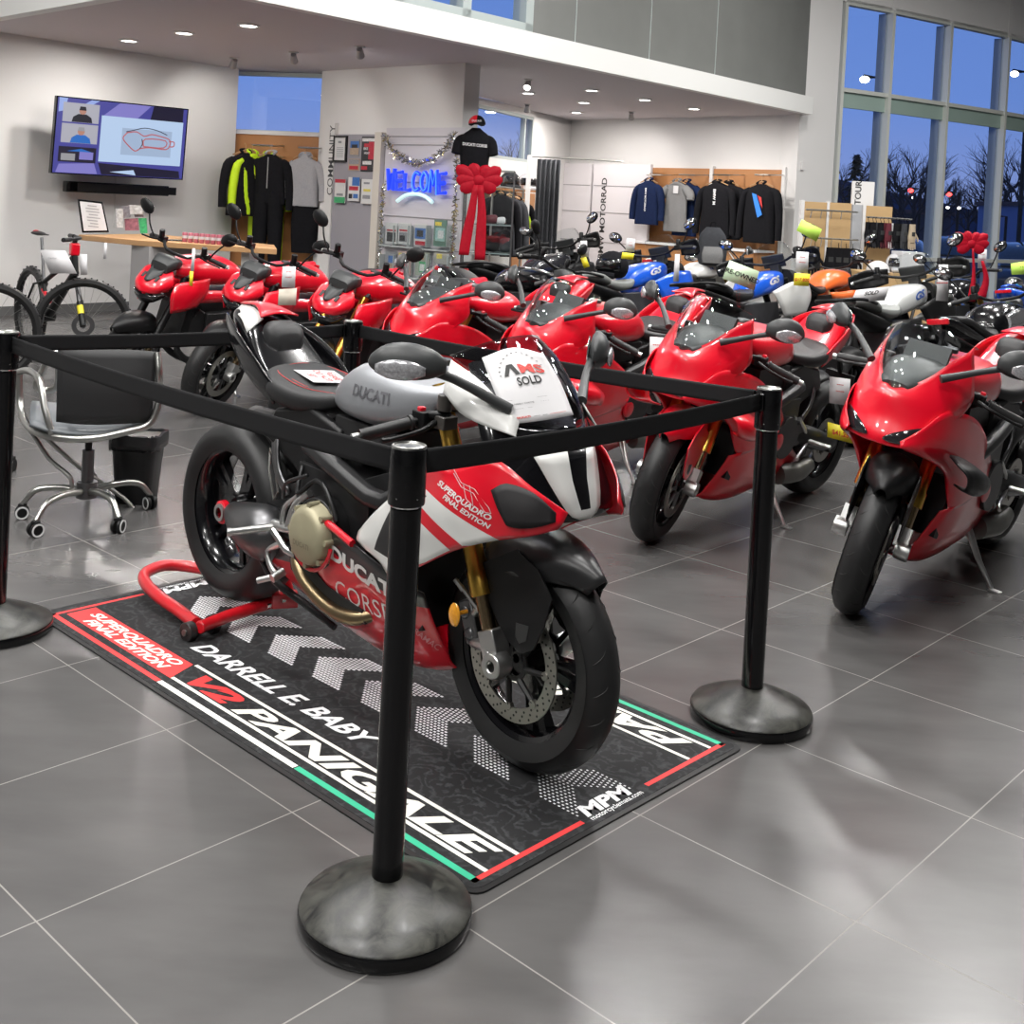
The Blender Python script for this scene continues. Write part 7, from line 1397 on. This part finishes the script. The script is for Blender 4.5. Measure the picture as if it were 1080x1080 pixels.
m = MB(); a, b = P(914, 229, YR-.15), P(962, 234, YR-.15); b.z = a.z; m.tube([a, b], .012, 6); mk('rail', m, STEEL, rk2)
def glove(lab, p, c, s=1.0, rz=0):
    t = thing('glove', lab, 'glove', p, rz, 'gloves hanging on the racks'); m = MB(); m.loft([(0, 0, .0, .045*s, .02, .02), (0, 0, -.09*s, .05*s, .025, .025), (0, 0, -.16*s, .06*s, .028, .028), (0, 0, -.22*s, .055*s, .022, .022)], 12, 3, ax='z')
    for k in range(4): x = (-.042+.028*k)*s; m.tube([(x, 0, -.2*s), (x*1.15, -.005, -.26*s), (x*1.2, -.012, -(.30+.012*(1.5-abs(k-1.5)))*s)], [.014*s, .013*s, .009*s], 6)
    m.tube([(.05*s, 0, -.12*s), (.085*s, -.01, -.17*s), (.09*s, -.015, -.21*s)], [.016*s, .014*s, .01*s], 6); mk('hand', m, c, t)
    m = MB(); m.box((0, -.026, -.12*s), (.05*s, .006, .05*s)); mk('knuckle_guard', m, GRY, t); m = MB(); m.tube([(0, 0, 0), (0, .02, .05), (0, .0, .06)], .004, 5); mk('loop', m, BC, t); return t
MARO = mat('maroon cloth', (.10, .010, .02), .8); gl = 0
gcols = [BC, BC, DG, BC, MARO, MARO, PAPER, BC, BC, DG, BC, mat('tan cloth', (.42, .34, .24), .8)]; nm_ = ['black glove, first from the left', 'black glove, second from the left', 'dark grey glove, third from the left', 'black glove, fourth from the left', 'maroon glove, left of two maroon ones', 'maroon glove, right of two maroon ones', 'white glove in the middle', 'black glove right of the white one', 'black glove, fourth from the right', 'dark grey glove, third from the right', 'black glove, second from the right', 'tan glove, last at the right']
for i in range(12): q = a.lerp(b, .03+.085*i)+Vector((0, -.05-.03*(i % 2), -.06)); glove(nm_[i]+' on the smaller rack rail', q, gcols[i], 1.05, .5)
a, b = P(858, 260, YR-.25), P(904, 263, YR-.25); b.z = a.z
for i, lab in enumerate(('black glove, first in the lower row of the larger rack', 'black glove, second in the lower row of the larger rack', 'black glove, third in the lower row of the larger rack', 'black glove, fourth in the lower row of the larger rack', 'black glove, fifth in the lower row of the larger rack')):
    q = a.lerp(b, (.04, .40, .58, .75, .90)[i]); q.z += .0; glove(lab, q, BC, 1.25)
bx_ = [('white cap standing on the display unit before the windows', (926, 279, 940, 270)), ]
un = thing('display_unit', 'low wooden display unit with white top under the glove rack', 'cabinet'); m = MB(); q0, q1 = P(905, 290, 14.0), P(985, 292, 14.0); ztp = P(930, 287, 14.0).z; m.box(((q0.x+q1.x)/2, 14.2, ztp/2), (q1.x-q0.x, .5, ztp)); mk('cabinet', m, WOODL, un, bevel=.004)
cpw = thing('cap', 'white cap on the low display unit below the gloves', 'cap', Vector((P(926, 283, 14.1).x, 14.1, ztp))); m = MB(); R = [[Vector((math.cos(a)*math.cos(b)*.14, math.sin(a)*math.cos(b)*.14, math.sin(b)*.13)) for b in [PI/2*k/6 for k in range(7)]] for a in [2*PI*j/24 for j in range(25)]]; mk('crown', MB().grid(R), mat('cap white', (.6, .6, .6), .8), cpw, solid=.003); m = MB(); m.patch([[(-.13, -.05, .01), (0, -.14, .02), (.13, -.05, .01)], [(-.09, -.17, .0), (0, -.22, .0), (.09, -.17, .0)]], 3, 4); mk('peak', m, mat('cap white', (.6, .6, .6), .8), cpw, solid=.003)
hq = Vector((P(941, 275, 14.2).x+.05, 14.15, ztp+.105)); helmet('white helmet on the low display unit, right of the white cap', hq, .14, mat('helmet white', (.6, .6, .62), .25, coat=1))
bxq = Vector((P(957, 280, 14.1).x, 14.1, ztp)); tag(mk('carton', MB().box(bxq+Vector((0, 0, .13)), (.3, .25, .26), .2), PAPER, bevel=.003), 'white carton at the right end of the low display unit', 'box')
# small wall switch on the column
m = MB(); q = Vector((4.16, 17.0, P(844, 176, 17).z)); CO = Wall(c0, c1); a_, z_ = CO.sz(846.5, 175); CO.box(m, a_-.05, z_-.06, a_+.02, z_+.06, 0, .03); tag(mk('wall_switch', m, WALLM), 'small white switch box on the wide white column', 'switch')
m = MB(); q = FW.px(533, 200, 0); 
# ------------------------------------------------------------------ outside
OUT = mat('asphalt outside', (.03, .035, .05), .6); m = MB(); m.ext([(-40, 25.5), (90, 25.5), (90, 160), (-40, 160)], -.4, -.3, 'z'); m.ext([(13.6, -8), (90, -8), (90, 25.5), (13.6, 25.5)], -.4, -.3, 'z'); tag(mk('ground_outside', m, OUT), kind='structure')
rnd = random.Random(3); m = MB(); R = []
for i in range(40):
    x = -60+6*i; R.append([Vector((x, 150, -1)), Vector((x, 150, 4+2.2*math.sin(i*.5)+rnd.random())), Vector((x, 158, 4.5+2.2*math.sin(i*.5)))])
m.grid(R); tag(mk('hills_outside', m, mat('far hills', (.03, .05, .12), .9)), kind='structure')
TWG = mat('bare twigs', (.028, .022, .028), .9); EVG = mat('evergreen dark', (.010, .018, .018), .9)
def tree_(lab, x, y, h, kind=0, seed=1):
    t = thing('tree', lab, 'tree', (x, y, -.3), group='trees beyond the windows'); r = random.Random(seed); m = MB(); m.tube([(0, 0, 0), (.05*h*.1, 0, h*.3), (0, 0, h*.55)], [h*.03, h*.022, h*.012], 8, sm=3); mk('trunk', m, TWG, t); m = MB()
    if kind == 0:
        def br(p, d, L, k):
            q = p+d*L; m.tube([p, p.lerp(q, .5)+Vector((r.uniform(-1, 1), r.uniform(-1, 1), r.uniform(-.5, 1)))*L*.06, q], [.010*k*h/4+.006, .007*k*h/4+.005, .005], 4)
            if k > 0:
                for _ in range(4): br(p.lerp(q, r.uniform(.4, 1)), (d+Vector((r.uniform(-1, 1), r.uniform(-1, 1), r.uniform(-.1, .8)))*.75).normalized(), L*r.uniform(.55, .75), k-1)
        for i in range(9): a = 2*PI*i/9; br(Vector((0, 0, h*(.22+.035*i))), Vector((math.cos(a*2.3), math.sin(a*2.3), .9)).normalized(), h*.26, 3)
        mk('branches', m, TWG, t)
    else:
        for i in range(260):
            f = r.random(); a = r.random()*6.28; rr = h*.24*(1-f)*r.uniform(.6, 1); c = Vector((math.cos(a)*rr, math.sin(a)*rr, h*(.12+.86*f))); d = Vector((math.cos(a), math.sin(a), -.35))*h*.08; e = Vector((-math.sin(a), math.cos(a), 0))*h*.03
            m.add([c-d*.6, c+e, c+d, c-e], [(0, 1, 2, 3)])
        mk('foliage', m, EVG, t, recalc=False)
for i, (u, Y, h, k, lab) in enumerate(((893, 62, 5.2, 0, 'bare tree seen through the leftmost big window'), (899, 55, 3.6, 1, 'dark evergreen seen through the leftmost big window'), (948, 60, 5.5, 0, 'bare tree low in the second big window from the left'), (962, 48, 4.6, 0, 'nearer bare tree in the second big window, by the red light'), (992, 75, 4.6, 0, 'bare tree at the left of the third big window'), (1020, 70, 4.2, 0, 'bare tree in the middle of the third big window'), (1036, 78, 4.6, 0, 'bare tree at the right of the third big window'), (1058, 66, 6.0, 0, 'taller bare tree at the left of the rightmost visible window'), (1074, 60, 6.5, 0, 'tallest bare tree at the right edge of the windows'), (535, 60, 5.0, 0, 'bare tree seen low in the small far window'))):
    p = P(u, 250, Y); tree_(lab, p.x, p.y, h*(1.2 if k == 0 else 1.4), k, i+5)
def lampo(name, lab, cat, u, v, Y, r, col, es, post=True, hood=None):
    p = P(u, v, Y); t = thing(name, lab, cat); m = MB(); m.ell(p, (r*1.4, r, r), 12); mk('lamp', m, mat('glow %s' % lab[:14], (0, 0, 0), .5, emit=col, es=es), t)
    if post: m = MB(); m.tube([Vector((p.x+.5, p.y+.2, -.3)), Vector((p.x+.5, p.y+.2, p.z+.1)), Vector((p.x, p.y+.1, p.z+r))], .07, 8); mk('post', m, BPL, t)
    return t
lampo('glow_on_post', 'bright street lamp in the upper pane of the leftmost big window', 'street lamp', 912, 84, 34, .10, (1, .95, .75), 30)  # glowing ball on a post, set where a pane shows a bright spot
lampo('glow_on_post', 'street lamp in the upper pane at the right edge', 'street lamp', 1070, 78, 34, .09, (1, .9, .8), 8)
lampo('traffic_light', 'red traffic light in the second big window from the left', 'traffic light', 960.5, 201, 50, .09, (1, .05, .04), 8)
lampo('traffic_light', 'red traffic light in the third big window', 'traffic light', 1001, 205, 50, .09, (1, .07, .04), 8)
lampo('traffic_light', 'red traffic light near the right edge', 'traffic light', 1052, 230, 55, .08, (1, .08, .05), 6)
for (u, v, lab) in ((963.5, 208.5, 'white headlight just below the red light of the second window'), (999.5, 219, 'white headlight, left one in the third big window'), (1011.5, 219.5, 'white headlight, right one in the third big window')): lampo('distant_lamp', lab, 'lamp', u, v, 50, .06, (1, .93, .85), 5, False)
bl_ = thing('building', 'low dark building beyond the windows with a flat roof', 'building'); m = MB(); p = P(930, 235, 95); m.box((p.x, p.y, 1.0), (9, 6, 2.6)); mk('walls', m, mat('far building', (.05, .045, .06), .9), bl_); m = MB(); m.box((p.x, p.y, 2.4), (9.5, 6.5, .3)); mk('roof', m, mat('far roof', (.10, .06, .06), .9), bl_)
bl_ = thing('building', 'pale blue low building at the far right of the windows', 'building'); m = MB(); p = P(1075, 250, 60); m.box((p.x+2.5, p.y, 1.2), (7, 6, 3)); mk('walls', m, mat('pale blue wall', (.20, .26, .45), .9), bl_); m = MB(); m.box((p.x+2.5, p.y, 2.75), (7.3, 6.3, .2)); mk('roof', m, mat('far roof', (.10, .06, .06), .9), bl_)
for (u, Y, lab) in ((945, 28, 'dark parked car outside the second big window'), (1010, 36, 'parked car outside the third big window'), (1082, 29, 'parked car outside the rightmost window')):
    p = P(u, 250, Y); t = thing('car', lab, 'car', (p.x, p.y, -.3), 1.2, 'cars parked outside'); m = MB(); m.loft([(-2.1, 0, .55, .7, .1, .25, 4), (-1.8, 0, .6, .85, .25, .35, 4), (0, 0, .6, .9, .3, .35, 4), (1.7, 0, .58, .85, .25, .3, 4), (2.1, 0, .5, .7, .15, .2, 4)], 20, 4); mk('body', m, mat('car paint', (.02, .03, .06), .3, coat=.8), t)
    m = MB(); m.loft([(-1.5, 0, .9, .6, .02, .05, 4), (-.9, 0, .95, .7, .45, .1, 4), (.3, 0, .95, .72, .48, .1, 4), (1.0, 0, .9, .65, .03, .05, 4)], 16, 4); mk('cabin', m, LENS, t)
    for x in (-1.3, 1.3):
        for s in (-1, 1): mk('wheel', MB().cyl((x, s*.75, .32), (x, s*.92, .32), .32, n=18), RUB, t)

# ------------------------------------------------------------------ small things resting on the back-row motorcycles
q = P(646, 281, 9.6); helmet('black helmet resting on the seat of the left blue adventure motorcycle', q, .13, BC, BLK, -2.2)
q = P(750, 280, 12.15); bk = thing('backpack', 'grey backpack standing on the white and blue sport motorcycle', 'backpack', q, -.1); m = MB()
m.loft([(0, 0, .0, .13, .08, .08, 3), (0, 0, .12, .155, .10, .10, 3), (0, 0, .30, .14, .09, .09, 3), (0, 0, .40, .07, .05, .05, 3)], 20, 4, ax='z'); mk('bag', m, DG, bk)
m = MB(); m.loft([(0, -.09, .03, .10, .03, .03, 3), (0, -.10, .12, .11, .035, .035, 3), (0, -.09, .20, .09, .02, .02, 3)], 16, 3, ax='z'); mk('pocket', m, GT, bk); m = MB(); m.tube([(-.03, 0, .39), (-.02, 0, .45), (.02, 0, .45), (.03, 0, .39)], .009, 6, sm=3); mk('handle', m, BC, bk)
